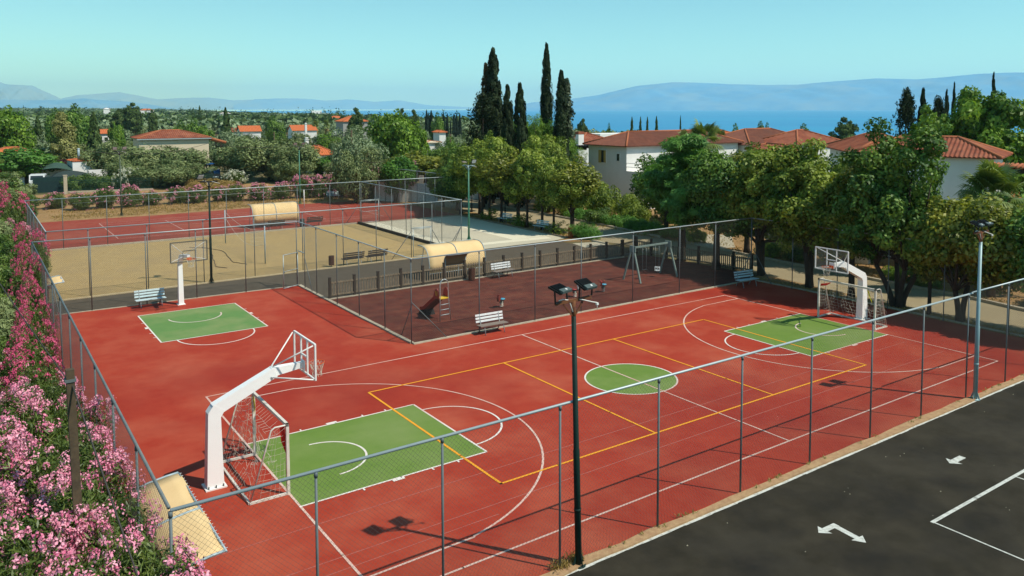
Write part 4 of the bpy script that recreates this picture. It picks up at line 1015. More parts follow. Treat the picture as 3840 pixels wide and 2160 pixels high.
def wood_pole(x, y, h, label, arm=False, strut=False):
    z = Tz(x, y); t = empty('utility_pole', (x, y, z), 0, label, 'utility pole', 'wooden utility poles')
    m = MB(); m.tube([(0, 0, 0), (0, 0, h)], 0.15, 8, r2=0.11); m.build('shaft', M_pole_wood, t)
    if strut: m = MB(); m.tube([(-2.3, 0.4, 0), (-0.1, 0, h * .8)], 0.13, 8); m.build('strut', M_bark_dk, t)
    if arm:
        m = MB(); m.tube([(0, 0, h * .62), (-0.3, 0, h * .64), (-0.9, 0, h * .655)], 0.035, 6); m.build('lamp_arm', M_galv, t)
        m = MB(); m.box((-1.3, 0, h * .655), (0.8, 0.26, 0.12)); m.build('street_lamp_head', M_lens, t)
    return t
wood_pole(18.07, 69.02, 8.0, 'tall wooden utility pole with a street lamp behind the oleander row', True, True)
wood_pole(37.45, 157.78, 7.6, 'distant wooden utility pole among the olive trees', False)
wood_pole(21.95, 146.67, 7.2, 'wooden utility pole behind the beige house balcony', False)
wood_pole(43.9, 89.56, 7.0, 'pale slim utility pole beside the row of dark cypresses', False)
zz = [(18.07, 69.02, 7.86), (37.45, 157.78, 6.37), (21.95, 146.67, 5.61), (-19.76, 97.1, 7.62)]
wire(zz[0], zz[1], 1.6, 0.03, 'wire from the tall lamp pole to the distant pole'); wire(zz[1], (33.48, 200.48, 4.98), 1.5, 0.03, 'wire beyond the distant utility pole')
wire((18.07, 69.02, 7.6), (2.5, 74.23, 6.59), 1.0, 0.02, 'wire sagging past the beige house')
wire((2.5, 74.23, 6.59), (-16.8, 66.99, 8.31), 1.6, 0.02, 'long wire sagging across the olive trees')
wire((17.73, 68.07, 5.31), (12.16, 47.55, 5.63), 0.6, 0.025, 'yellowish wire from the lamp arm to the white building', M_pole_wood)
for x_, y_, lab in ((21.6, 46.9, 'thin black street lamp by the first street trees'), (21.2, 40.2, 'thin black street lamp behind a slatted bench'), (22.6, 18.4, 'thin black street lamp beyond the picket fence')):
    t = empty('street_lamp', (x_, y_, 0), 0, lab, 'street lamp', 'thin black street lamps')
    m = MB(); m.tube([(0, 0, 0), (0, 0, 0.9), (0, 0, 0.92), (0, 0, 3.6)], [0.07, 0.07, 0.045, 0.045], 8); m.build('pole', M_black, t)
    m = MB(); m.sphere((0, 0, 3.8), 0.2); m.build('globe', M_lens, t)

# ------------------------------------------------------------------ foliage
def unit(v): return v / np.maximum(np.linalg.norm(v, axis=-1, keepdims=True), 1e-9)
def sph(rng, n): return unit(rng.normal(size=(n, 3)))
def leaf_quads(rng, P, N, ln, wd, axis=None):
    """Diamond leaves at P facing N; axis pulls their long side towards a direction."""
    n = len(P); t = rng.normal(size=(n, 3))
    if axis is not None: t = t * axis[1] + axis[0]
    t = unit(np.cross(np.cross(N, t), N)); b = np.cross(N, t)
    L = (ln * rng.uniform(0.7, 1.3, n))[:, None] / 2; Wd = (wd * rng.uniform(0.7, 1.3, n))[:, None] / 2
    V = np.stack([P - t * L, P + b * Wd + N * Wd * .3, P + t * L, P - b * Wd + N * Wd * .3], 1)
    return V.reshape(-1, 3), np.arange(n * 4).reshape(n, 4)
def crown_pts(rng, ells, ncl, cr, nleaf, up=0.25, shell=(0.55, 1.0), squash=1.0, rnd=0.7, tv=0.22, flat=1.0):
    E = np.array(ells, float); area = (E[:, 3] * E[:, 4] + E[:, 3] * E[:, 5]); k = rng.choice(len(E), ncl, p=area / area.sum())
    d = sph(rng, ncl); rad = rng.uniform(shell[0], shell[1], ncl) ** 0.7
    ph = rng.rand(6) * 6.28; rad = rad * (1 + 0.10 * np.sin(3 * d[:, 0] * 2 + ph[0]) + 0.10 * np.sin(4 * d[:, 1] * 2 + ph[1]) + 0.10 * np.sin(5 * d[:, 2] * 2 + ph[2]))
    spr = rng.rand(ncl) < 0.16; rad = np.where(spr, rad * 1.16, rad)
    C = E[k, :3] + d * E[k, 3:6] * rad[:, None]
    R_ = cr * rng.uniform(0.55, 1.35, ncl) * np.where(spr, .5, 1); ct = rng.normal(0, tv, ncl)
    per = np.maximum(3, (nleaf * (R_ ** 2) / (R_ ** 2).sum()).astype(int)); idx = np.repeat(np.arange(ncl), per); m = len(idx)
    dd = sph(rng, m); P = C[idx] + dd * (R_[idx] * rng.uniform(0.45, 1.05, m) ** 0.6)[:, None] * np.array([1, 1, squash])
    N = unit(dd * flat + d[idx] * 0.5 + rng.normal(size=(m, 3)) * rnd + np.array([0, 0, up]))
    tint = np.clip(0.45 + ct[idx] + rng.normal(0, 0.16, m), 0, 1)
    return P, N, tint, C
def limbs(rng, m, base_h, r0, targets, lean=(0, 0), n=7, segs=6, stems=1, spread=0.25):
    for s in range(stems):
        a = 2 * PI * s / max(stems, 1) + rng.uniform(0, 1); o = np.array([math.cos(a), math.sin(a)]) * (spread if stems > 1 else 0)
        top = np.array([lean[0] + o[0] * 2.2, lean[1] + o[1] * 2.2, base_h])
        pts = [(o[0] * .4 + (top[0] - o[0] * .4) * t ** 1.4, o[1] * .4 + (top[1] - o[1] * .4) * t ** 1.4, base_h * t) for t in np.linspace(0, 1, 5)]
        rr = r0 / (stems ** 0.4); m.tube(pts, [rr * 1.35, rr, rr * .92, rr * .85, rr * .8], segs)
        for q in range(n):
            g = targets[rng.randint(len(targets))]
            if g[2] < base_h * 0.9: g = np.array([g[0], g[1], base_h * 1.2])
            mid = np.array([top[0] * .55 + g[0] * .45, top[1] * .55 + g[1] * .45, base_h + (g[2] - base_h) * 0.62])
            m.tube([tuple(top), tuple(mid), tuple(g)], [rr * .55, rr * .35, rr * .12], 5)
def tree(name, seed, ells, ncl, cr, nleaf, ln, wd, mleaf, mbark, base_h=1.8, r0=0.14, label=None, cat='tree', loc=(0, 0, 0), stems=1, lean=(0, 0), up=0.25, squash=1.0, flat=1.0, shell=(0.55, 1.0), axis=None, spread=0.25, rnd=0.7, tv=0.22, nl=7, core=0, group=None, cname='crown'):
    rng = np.random.RandomState(seed); t = empty(name, loc, 0, label, cat, group)
    P, N, tint, C = crown_pts(rng, ells, ncl, cr, nleaf, up, shell, squash, rnd, tv, flat)
    if core:
        P2, N2, t2, _ = crown_pts(rng, ells, max(8, ncl // 3), cr * 1.2, core, up, (0.15, 0.6), squash)
        P = np.concatenate([P, P2]); N = np.concatenate([N, N2]); tint = np.concatenate([tint, t2])
    ok = P[:, 2] > 0.05; P, N, tint = P[ok], N[ok], tint[ok]
    V, F = leaf_quads(rng, P, N, ln, wd, axis)
    np_mesh(cname, V, F, mleaf, t, tint)
    m = MB(); limbs(rng, m, base_h, r0, C, lean, nl, 7, stems, spread); m.build('trunk', mbark, t)
    t['_w'] = float(2 * np.percentile(np.abs(P[:, 0] - np.median(P[:, 0])), 98)); t['_h'] = float(np.percentile(P[:, 2], 99.7))
    return t
USED = set()
def put(proto, x, y, ztop, w, label, group=None, rz=None, cat=None, z0=None):
    """Stand a copy of proto at (x, y) so that its top reaches ztop and its crown is w wide."""
    z = Tz(x, y) if z0 is None else z0
    sz = max(0.15, (ztop - z) / proto['_h']); sw = w / proto['_w']
    if rz is None: rz = (x * 1.7 + y * 2.3) % 6.28
    if proto.name not in USED:
        USED.add(proto.name); o = proto; o.location = (x, y, z - 0.03); o.rotation_euler = (0, 0, rz); o.scale = (sw, sw, sz); o['label'] = label
        if group: o['group'] = group
    else: o = copy_thing(proto, (x, y, z - 0.03), rz, (sw, sw, sz), label, group)
    if group is None and 'group' in o: del o['group']
    if cat: o['category'] = cat
    return o

L_street = leafmat('glossy_street_leaf', (0.06, 0.115, 0.012), (0.34, 0.41, 0.065), 0.25, 0.5, 0.25)
L_dark = leafmat('deep_green_leaf', (0.028, 0.085, 0.012), (0.22, 0.35, 0.06), 0.22, 0.5, 0.25)
L_gold = leafmat('yellow_green_leaf', (0.09, 0.12, 0.010), (0.36, 0.37, 0.05), 0.28, 0.45, 0.4)
L_bright = leafmat('bright_green_leaf', (0.045, 0.12, 0.010), (0.25, 0.39, 0.045), 0.30, 0.5, 0.3)
L_fresh = leafmat('fresh_green_leaf', (0.040, 0.13, 0.018), (0.17, 0.34, 0.06), 0.30, 0.5, 0.3)
L_olive = leafmat('grey_olive_leaf', (0.06, 0.10, 0.025), (0.29, 0.34, 0.14), 0.12, 0.6, 0.3)
L_olive2 = leafmat('silver_olive_leaf', (0.085, 0.135, 0.055), (0.27, 0.34, 0.185), 0.12, 0.6, 0.3)
L_cyp = leafmat('cypress_needles', (0.012, 0.026, 0.012), (0.040, 0.062, 0.022), 0.05, 0.7, 0.15)
L_cyp2 = leafmat('bluish_cypress_needles', (0.014, 0.030, 0.022), (0.035, 0.060, 0.040), 0.05, 0.7, 0.15)
L_dry = leafmat('dry_cypress_needles', (0.070, 0.055, 0.022), (0.160, 0.120, 0.055), 0.1, 0.8, 0.1)
L_pine = leafmat('pine_needles', (0.03, 0.065, 0.016), (0.12, 0.175, 0.05), 0.12, 0.7, 0.15)
L_pine_b = leafmat('bright_pine_needles', (0.05, 0.13, 0.012), (0.20, 0.34, 0.045), 0.22, 0.65, 0.2)
L_tan = leafmat('tawny_leaf', (0.160, 0.165, 0.046), (0.377, 0.375, 0.130), 0.2, 0.6, 0.3)
L_grassy = leafmat('dry_grass_blades', (0.232, 0.150, 0.046), (0.435, 0.315, 0.117), 0.2, 0.8, 0.1)
L_ole = leafmat('oleander_leaf', (0.030, 0.070, 0.010), (0.17, 0.225, 0.045), 0.25, 0.45, 0.4)
L_shrub = leafmat('shrub_leaf', (0.035, 0.085, 0.012), (0.17, 0.25, 0.045), 0.25, 0.5, 0.35)
L_pink = leafmat('pink_petals', (0.66, 0.14, 0.27), (0.97, 0.50, 0.60), 0.18, 0.6, 0.2, (1.1, 0.8, 0.9))
L_mag = leafmat('deep_pink_petals', (0.500, 0.050, 0.140), (0.800, 0.160, 0.300), 0.18, 0.6, 0.2, (1.1, 0.7, 0.8))
L_whitefl = leafmat('cream_petals', (0.550, 0.560, 0.400), (0.800, 0.800, 0.660), 0.2, 0.6, 0.2, (1, 1, .9))
L_rose = leafmat('purple_leaf', (0.030, 0.008, 0.016), (0.070, 0.020, 0.035), 0.1, 0.6, 0.2)
L_frond = leafmat('palm_frond', (0.07, 0.12, 0.02), (0.27, 0.33, 0.09), 0.2, 0.45, 0.4)
L_frond_dry = leafmat('dry_palm_frond', (0.232, 0.150, 0.052), (0.493, 0.345, 0.143), 0.15, 0.8, 0.1)

# --- street trees (prototype crowns, first use stands, the rest are copies)
def round_ells(rng, n, R0, zc, zh): return [(rng.uniform(-.45, .45) * R0, rng.uniform(-.45, .45) * R0, zc + rng.uniform(-.5, .5) * zh, R0 * rng.uniform(.55, .8), R0 * rng.uniform(.55, .8), zh * rng.uniform(.5, .8)) for _ in range(n)]
st = []
for k, (mt, sd) in enumerate(((L_street, 11), (L_dark, 12), (L_street, 13), (L_gold, 14))):
    rg = np.random.RandomState(sd)
    st.append(tree('street_tree', sd, round_ells(rg, 5, 2.3, 4.3, 2.4), 110, 0.55, 15000, 0.24, 0.13, mt, M_bark_dk, 2.0, 0.14, 'x', 'tree', core=2500, nl=9))
GS = 'street trees between the gravel court and the road'
row = [(21.3, 52.2, 5.0, 3.4, 1), (22.6, 50.6, 5.0, 3.2, 0), (21.0, 48.8, 6.6, 5.0, 0), (19.9, 46.2, 6.9, 4.4, 1), (21.6, 45.4, 7.4, 5.0, 0), (19.9, 42.2, 7.3, 4.8, 2), (21.0, 42.6, 7.9, 4.6, 0),
       (20.2, 39.3, 7.2, 4.8, 2), (20.7, 37.3, 6.6, 4.4, 3), (20.0, 34.9, 7.1, 4.6, 0), (20.4, 33.2, 7.4, 4.6, 2), (20.3, 31.4, 6.5, 4.2, 0), (21.0, 29.9, 5.9, 4.0, 2), (22.2, 31.2, 6.2, 4.4, 3)]
lab = ['dark leaved street tree by the gateway of the white wall', 'street tree with two slim trunks near the white wall', 'street tree standing over the black lamp farthest up the road', 'deep green street tree beside the mid green floodlight', 'tall pale street tree behind the mid green floodlight', 'street tree over the upper end of the gravel kerb', 'tallest pale street tree over the road kerb', 'street tree leaning over the farther slatted bench', 'golden leaved street tree between the two kerb benches', 'street tree with a forked trunk between the kerb benches', 'street tree behind the closer kerb bench', 'street tree just past the closer kerb bench', 'small street tree behind the orange brown bin', 'golden street tree leaning out over the road']
for (x, y, zt, w_, k), lb in zip(row, lab): put(st[k], x, y, zt, w_, lb, GS)
# pale young tree and big trees behind the row
put(st[0], 29.07, 44.31, 7.87, 5.6, 'pale leafy tree pointing up before the tall cypresses')
put(st[3], 24.07, 61.69, 5.29, 6, 'golden leafed tree left of the white wall gate'.replace('left of', 'behind'))
put(st[1], 27.85, 64.17, 6.88, 3, 'small dark tree rising above the golden leafed tree')

# --- trees between the court and the road
def big(seed, x, y, ells, mt, label, nleaf=26000, ncl=200, cr=0.62, ln=0.24, wd=0.14, **kw):
    return tree('tree', seed, ells, ncl, cr, nleaf, ln, wd, mt, M_bark_dk, label=label, loc=(x, y, -0.03), core=5000, **kw)
big(21, 19.55, 0.2, [(-0.6, 0.9, 5.2, 1.7, 1.7, 2.4), (0.3, -0.9, 7.2, 1.35, 1.35, 2.5), (-0.5, 1.2, 7.6, 1.2, 1.3, 1.7), (0.4, -1.4, 4.0, 1.6, 1.5, 1.6), (0.2, 1.8, 3.7, 1.3, 1.3, 1.3)], L_dark, 'tallest dark tree by the road with a fan of heavy trunks', base_h=2.2, r0=0.26, stems=4, spread=0.5, cr=0.55)
big(22, 19.8, 5.8, [(0, 0.3, 5.2, 2.3, 2.4, 2.6), (0.6, 1.6, 4.6, 1.8, 1.8, 2.2), (-0.2, -1.2, 4.4, 1.7, 1.8, 2.0), (0.2, 0.8, 7.2, 1.2, 1.5, 1.5)], L_street, 'broad olive green tree on two trunks behind the shaded hoop', base_h=2.2, r0=0.24, stems=2, spread=0.35)
big(23, 19.5, 2.9, [(0.4, 0.3, 4.3, 1.4, 1.4, 1.9), (0.9, 0.5, 6.1, 1.0, 1.0, 1.2)], L_gold, 'slender yellowish tree just behind the big shaded hoop', nleaf=9000, ncl=70, base_h=2.4, r0=0.18)
big(24, 19.3, -3.2, [(0.3, 0.2, 4.1, 1.9, 2.2, 1.8), (0.2, -1.8, 3.9, 1.5, 1.6, 1.7), (0.2, 1.5, 3.6, 1.2, 1.2, 1.4)], L_gold, 'low yellow green tree on twin trunks beside the pale blue pole', base_h=1.7, r0=0.2, stems=2, spread=0.35)
big(25, 19.3, -7.6, [(0.3, 0, 3.7, 1.8, 2.2, 1.9), (0.6, 1.4, 4.4, 1.3, 1.3, 1.3)], L_dark, 'dark tree at the court corner behind the pale blue pole', base_h=1.6, r0=0.18)
big(26, 19.35, -1.6, [(0.2, 0, 3.6, 1.0, 1.1, 1.2)], L_street, 'thin stemmed small tree beside the dark fan trunked tree', nleaf=5000, ncl=45, base_h=2.1, r0=0.1)
# feathery tree
rg = np.random.RandomState(31)
big(31, 19.9, 16.2, [(0, 0, 6.1, 2.6, 2.6, 2.1), (0.8, 1.8, 5.2, 2.0, 2.0, 2.0), (-0.6, -2.0, 4.7, 2.0, 2.0, 2.0), (-.4, -.6, 7.8, 1.2, 1.2, 1.0)], L_fresh, 'bright feathery leaved tree with a forked trunk by the picket fence', nleaf=30000, ncl=150, cr=0.75, ln=0.42, wd=0.085, base_h=2.2, r0=0.27, squash=0.45, up=0.6, rnd=0.35, flat=0.4)
big(32, 19.4, 12.6, [(0.2, 0, 5.4, 2.0, 2.1, 2.3), (0.6, -1.2, 4.4, 1.7, 1.8, 1.9)], L_dark, 'dark dense tree growing inside the picket fence line', base_h=2.3, r0=0.25)
big(33, 20.3, 9.7, [(0.2, 0, 5.6, 2.3, 2.1, 2.3), (0.3, 1.6, 4.2, 1.8, 1.6, 1.6), (0.6, -1.4, 4.4, 1.7, 1.7, 1.8)], L_street, 'olive green tree over the fence corner with the pale blue bench', base_h=2.1, r0=0.25, stems=2)
big(34, 25.9, 15.4, [(0, 0, 5.0, 2.4, 2.4, 2.6), (0.5, 2.6, 4.6, 2.0, 2.0, 2.2)], L_gold, 'yellowish tree across the road beside the paved driveway', base_h=1.8, r0=0.22, nleaf=20000)
big(35, 26.9, 24.6, [(0, 0, 4.4, 2.6, 2.6, 2.3), (0.5, -2.3, 4.1, 2.0, 2.2, 2.2)], L_dark, 'dark tree across the road in front of the first white villa', base_h=1.4, r0=0.22, nleaf=20000)
big(36, 27.5, 8.5, [(0, 0, 4.8, 2.5, 2.7, 2.4), (0, -3.2, 4.2, 2.2, 2.4, 2.2)], L_street, 'full tree across the road behind the shaded hoop', base_h=1.8, r0=0.22, nleaf=20000)
big(37, 28.0, -1.0, [(0, 0, 3.6, 2.4, 2.8, 2.0)], L_dark, 'dark tree across the road behind the fan trunked tree', base_h=1.4, r0=0.2, nleaf=15000)
big(38, 27.8, -7.5, [(0, 0, 3.0, 2.0, 2.4, 1.8)], L_street, 'lower tree across the road by the orange awning', base_h=1.2, r0=0.18, nleaf=12000)

# --- shrubs
def shrub(name, seed, mt, h=1.5, R0=1.1, nleaf=5000, ln=0.16, wd=0.07, label='x', cname='foliage', **kw):
    rg = np.random.RandomState(seed)
    e = [(rg.uniform(-.4, .4) * R0, rg.uniform(-.4, .4) * R0, h * .45, R0 * .75, R0 * .75, h * .5) for _ in range(4)]
    return tree(name, seed, e, 50, 0.33, nleaf, ln, wd, mt, M_bark_dk, 0.4, 0.05, label, 'shrub', cname=cname, **kw)
sh = [shrub('shrub', 41, L_shrub), shrub('shrub', 42, L_street), shrub('shrub', 43, L_bright)]
hedge = shrub('hedge_bush', 44, L_fresh, 1.0, 1.3, 7000, 0.14, 0.05)
for (x, y, zt, w_, k), lb in zip([(27.6, 33.6, 1.3, 3.0, 0), (29.5, 31.2, 1.9, 3.0, 1), (31.5, 33.5, 2.4, 3.2, 1), (33.5, 30.5, 3.6, 4.6, 0), (28.3, 39.4, 2.4, 3.4, 1), (27.8, 43.0, 1.7, 2.8, 0), (30.8, 37.0, 3.4, 3.8, 1), (26.0, 13.4, 1.2, 1.9, 2), (26.2, 11.6, 1.1, 1.8, 0), (26.0, 3.6, 1.0, 2.2, 2), (25.9, 1.8, 0.9, 2.0, 0), (25.8, -4.7, 1.0, 2.2, 2), (26.6, 20.9, 1.1, 1.6, 2)],
    ['low shrub at the road kerb below the villa', 'leafy shrub on bare soil below the villa', 'leafy shrub against the villa garden', 'large dark shrub under the villa corner', 'pale shrub by the road beyond the street trees', 'low shrub by the kerb opposite the upper gravel', 'tall shrub with lacy leaves by the villa wall', 'green shrub at the driveway edge', 'low shrub on the verge behind the fence corner', 'green shrub across the road behind the shaded goal', 'low shrub across the road behind the fan trunks', 'green shrub across the road beside the pale blue pole', 'small shrub where the driveway meets the road']):
    put(sh[k], x, y, zt, w_, lb, 'roadside shrubs')
for i, (x, y) in enumerate([(27.4, 31.6), (27.3, 29.6), (27.2, 27.6), (27.0, 25.6), (26.8, 23.6), (27.6, 35.4), (27.7, 37.4)]): put(hedge, x, y, 1.0, 2.6, 'low clipped hedge bush in the row along the road kerb', 'hedge bushes along the road kerb')
spiky = tree('spiky_bush', 45, [(0, 0, 0.4, 0.7, 0.7, 0.5)], 26, 0.3, 2600, 0.5, 0.03, L_fresh, M_bark_dk, 0.3, 0.03, 'x', 'shrub', axis=(np.array([0, 0, 2.0]), 1.0), cname='foliage')
put(spiky, 20.7, 27.6, 1.15, 3.0, 'spiky bright green bush beside the orange brown bin')
thin = tree('thin_weed_bush', 46, [(0, 0, 0.5, 0.6, 0.6, 0.45)], 14, 0.25, 500, 0.16, 0.05, L_street, M_bark_dk, 0.3, 0.02, 'x', 'shrub', cname='foliage')
for (x, y), lb in zip([(20.2, 41.0), (20.2, 36.2), (20.3, 35.6), (20.3, 30.6)], ['thin weedy bush between the kerb and the upper street trees', 'thin weedy bush beyond the two bench trees', 'scrubby bush with bare twigs between the kerb benches', 'scrubby bush just past the closer kerb bench']): put(thin, x, y, 1.1, 2.0, lb, 'weedy bushes on the planting strip')

# --- tall cypresses and the bright pine
def cypress(seed, mt, h=12.0, Rm=1.0, nleaf=9000, shape='col', ln=0.34, wd=0.16, nm='cypress'):
    rng = np.random.RandomState(seed); t = empty(nm, (0, 0, 0), 0, 'x', 'cypress')
    ncl = int(h * 16); z = rng.uniform(0.04, 1.0, ncl) ** 0.85
    prof = np.interp(z, [0, .08, .3, .6, .85, .95, 1], [.5, .85, 1, .85, .55, .32, .08] if shape == 'col' else [1.0, 1.1, .9, .6, .3, .15, .05])
    a = rng.uniform(0, 2 * PI, ncl); rr = Rm * prof * rng.uniform(0.25, 1.12, ncl) ** .5
    C = np.stack([np.cos(a) * rr, np.sin(a) * rr, z * h], 1); Rc = 0.30 * rng.uniform(.6, 1.4, ncl) * np.clip(prof, .35, 1); ct = rng.normal(0, .2, ncl)
    idx = rng.randint(0, ncl, nleaf); dd = sph(rng, nleaf)
    P = C[idx] + dd * Rc[idx][:, None] * np.array([1, 1, 2.4]); P[:, 2] = np.clip(P[:, 2], 0.1, h * 1.02)
    N = unit(dd * .5 + np.stack([np.cos(a[idx]), np.sin(a[idx]), 0.1 * np.ones(nleaf)], 1) + rng.normal(size=(nleaf, 3)) * .45)
    V, F = leaf_quads(rng, P, N, ln, wd, (np.array([0, 0, 2.2]), .8))
    np_mesh('crown', V, F, mt, t, np.clip(.42 + ct[idx] + rng.normal(0, .16, nleaf), 0, 1))
    m = MB(); m.tube([(0, 0, 0), (0, 0, h * .96)], 0.14, 6, r2=0.02); m.build('trunk', M_bark_dk, t)
    t['_w'] = 2 * Rm * 1.08; t['_h'] = h
    return t
cy = [cypress(51, L_cyp, 16, 0.95, 16000), cypress(52, L_cyp, 13, 1.0, 12000), cypress(53, L_cyp2, 10, 1.2, 3500, ln=.6, wd=.35), cypress(54, L_cyp2, 10, 1.6, 4000, 'cone', ln=.55, wd=.3)]
GC = 'tall cypresses above the street trees'
put(cy[0], 26.78, 50.79, 16.89, 2.4, 'tallest broad cypress of the clump, with a spiky tip', GC)
put(cy[1], 26.97, 48.26, 13.01, 1.6, 'shorter cypress between the spiky tipped one and the pine', GC)
put(cy[1], 26.93, 45.86, 13.15, 1.7, 'blunt topped cypress in front of the bright pine', GC)
put(cy[0], 34.58, 51.42, 17.78, 1.6, 'thinnest and highest cypress rising clear of the pine', GC)
put(cy[0], 31.61, 44.87, 14.42, 1.8, 'blunt topped dark cypress at the seaward end of the clump', GC)
drycy = cypress(55, L_dry, 14, 0.6, 5000); put(drycy, 26.68, 52.05, 15.5, 1.5, 'dry brown cypress stem beside the spiky tipped cypress', GC)
drycy2 = cypress(57, leafmat('grey_green_needles', (0.043, 0.068, 0.036), (0.116, 0.143, 0.078), .05), 14, 0.5, 3200); put(drycy2, 35.16, 48.44, 13.8, 1.8, 'thin ragged grey cypress against the blunt dark one', GC)
def ragged(seed, h, mt):
    rng = np.random.RandomState(seed); t = empty('ragged_conifer', (0, 0, 0), 0, 'x', 'conifer'); m = MB(); m.tube([(0, 0, 0), (0, 0, h)], 0.2, 6, r2=0.03); PP = []
    for k in range(60):
        z = rng.uniform(.18, .96) * h; a = rng.uniform(0, 6.28); L = (1 - z / h) * 3.2 * rng.uniform(.5, 1.25) + .5
        tip = np.array([math.cos(a) * L, math.sin(a) * L, z + L * .55]); b = np.array([0, 0, z]); m.tube([tuple(b), tuple((b + tip) / 2 + np.array([0, 0, -.15])), tuple(tip)], [.05, .03, .015], 4)
        for q in range(26):
            f = rng.uniform(.25, 1.05); PP.append(b + (tip - b) * f + rng.normal(size=3) * .18 + np.array([0, 0, -.12]))
    P = np.repeat(np.array(PP), 5, 0); P = P + rng.normal(size=P.shape) * .13; N = sph(rng, len(P))
    V, F = leaf_quads(rng, P, N, .30, .13, (np.array([0, 0, -1.0]), 1)); np_mesh('crown', V, F, mt, t, rng.uniform(0, 1, len(P))); m.build('trunk', M_bark_dk, t)
    t['_w'] = 5.6; t['_h'] = h; return t
rag = ragged(58, 11, L_cyp)
put(rag, 24.81, 49.68, 12.36, 5.4, 'ragged open branched conifer leaning out from the cypress clump')
tree('pine', 59, [(0, 0, 6.0, 2.8, 2.8, 3.2), (1.5, -1.5, 4.4, 2.4, 2.4, 2.6), (-1.4, 1.2, 7.6, 1.9, 1.9, 1.9)], 120, 0.75, 30000, 0.36, 0.05, L_pine_b, M_bark, 1.8, 0.22, 'bright green bushy pine in the middle of the cypress clump', 'pine', loc=(32.43, 49.28, Tz(32.43, 49.28)), axis=(np.array([0, 0, 1.2]), 1.0), core=5000)
# --- conifers by the sea side
GR = 'dark conifers above the second villa'
put(rag, 51.91, 18.22, 12.53, 3.8, 'broad ragged cone shaped conifer above the villa roof', GR)
put(cy[1], 52.59, 17, 12.32, 1.1, 'narrow cypress touching the cone shaped conifer', GR)
put(rag, 65.66, 22.22, 11.89, 3.2, 'bushy conifer with a thin top behind the bright tree', GR)
put(cy[1], 71.31, 24.35, 12.54, 0.9, 'thin cypress standing up behind the bushy conifer', GR)
put(cy[1], 77, 26.39, 13.5, 0.7, 'thinnest distant cypress behind the bright tree', GR)
put(cy[1], 79.09, 26.68, 12.02, 0.7, 'short dark cypress tip over the bright tree', GR)
put(cy[1], 73.29, 20.25, 14.35, 0.8, 'cypress tip rising highest behind the bright tree', GR)
pt = tree('plane_tree', 61, [(0, 0, 6.2, 3.2, 3.4, 3), (-2.4, 1.4, 7.6, 2, 2, 1.8), (2.0, -2.2, 7.6, 2, 2.2, 1.8), (0, -.3, 9.0, 2.2, 2.4, 1.2), (0, -3.6, 5.6, 2, 2, 2), (-1, 3.4, 6, 2, 2, 2.2)], 190, 0.72, 30000, 0.40, 0.22, L_bright, M_bark, 2.0, 0.25, 'big bright green tree above the second villa', 'tree', core=4000)
put(pt, 51.09, 11.09, 11.86, 7.6, 'big bright green tree above the second villa')
put(st[0], 61.48, 12.33, 6.66, 2.3, 'grey green tree past the second villa roof')

# --- palms
def palm(seed, nf, fr, mt, dry, h, fan=True, stalk=1.0):
    rng = np.random.RandomState(seed); t = empty('palm_tree', (0, 0, 0), 0, 'x', 'palm'); V = []; F = []; tn = []
    def frond(el, az, L, B, n, droop):
        d = np.array([math.cos(el) * math.cos(az), math.cos(el) * math.sin(az), math.sin(el)]); s = np.cross(d, [0, 0, 1]); s /= np.linalg.norm(s) + 1e-9; up = np.cross(s, d)
        hub = np.array([0, 0, h]) + d * L; tt = rng.uniform(.2, .9)
        V.extend([np.array([0, 0, h]) - s * .02, np.array([0, 0, h]) + s * .02, hub + s * .02, hub - s * .02]); k = len(V); F.append((k - 4, k - 3, k - 2, k - 1)); tn.append(tt)
        for i in range(n):
            a = (i / (n - 1) - .5) * 2 * R(105 if fan else 8); b = B * (1 - .25 * abs(i / (n - 1) - .5) * 2) * rng.uniform(.85, 1.1)
            if fan: dd = d * math.cos(a) + s * math.sin(a); o = hub
            else: f = i / (n - 1); o = np.array([0, 0, h]) + d * L * (0.2 + 1.9 * f) - np.array([0, 0, droop * 2 * f * f]); dd = (s * (1 if i % 2 else -1) + d * .5); b = B * (1 - .6 * f) * .8
            dd = dd / np.linalg.norm(dd); mid = o + dd * b * .6 - np.array([0, 0, droop * .12 * b]); tip = o + dd * b - np.array([0, 0, droop * .5 * b]); ww = np.cross(dd, up); ww /= np.linalg.norm(ww) + 1e-9; w_ = .035 * B
            k = len(V); V.extend([o - ww * w_ * .4, o + ww * w_ * .4, mid + ww * w_, mid - ww * w_, tip + ww * .004, tip - ww * .004]); F.extend([(k, k + 1, k + 2, k + 3), (k + 3, k + 2, k + 4, k + 5)]); tn.extend([np.clip(tt + rng.uniform(-.2, .2), 0, 1)] * 2)
    for q in range(nf): frond(R(rng.uniform(-12, 80)), rng.uniform(0, 6.28), fr * rng.uniform(.35, .55) * stalk, fr * rng.uniform(.5, .65), 26, rng.uniform(.4, 1.0))
    np_mesh('fronds', V, F, mt, t, tn)
    V = []; F = []; tn = []
    for q in range(dry): frond(R(rng.uniform(-80, -25)), rng.uniform(0, 6.28), fr * .4, fr * .45, 20, 1.2)
    if dry: np_mesh('dead_fronds', V, F, L_frond_dry, t, tn)
    m = MB(); m.tube([(0, 0, 0), (0, 0, h * .5), (0, 0, h)], [0.26, 0.2, 0.18], 8); m.build('trunk', M_bark, t)
    t['_w'] = fr * 2.0; t['_h'] = h + fr * .85
    return t
pl = palm(71, 34, 2.4, L_frond, 16, 5.0)
put(pl, 26.08, -1.55, 7.86, 4.2, 'fan palm with a skirt of brown dead fronds before the villa wall', rz=0.3)
pl2 = palm(72, 30, 2.2, L_frond, 10, 5.0)
put(pl2, 44.02, 36.04, 9.69, 5.1, 'large fan palm behind the first villa roof')
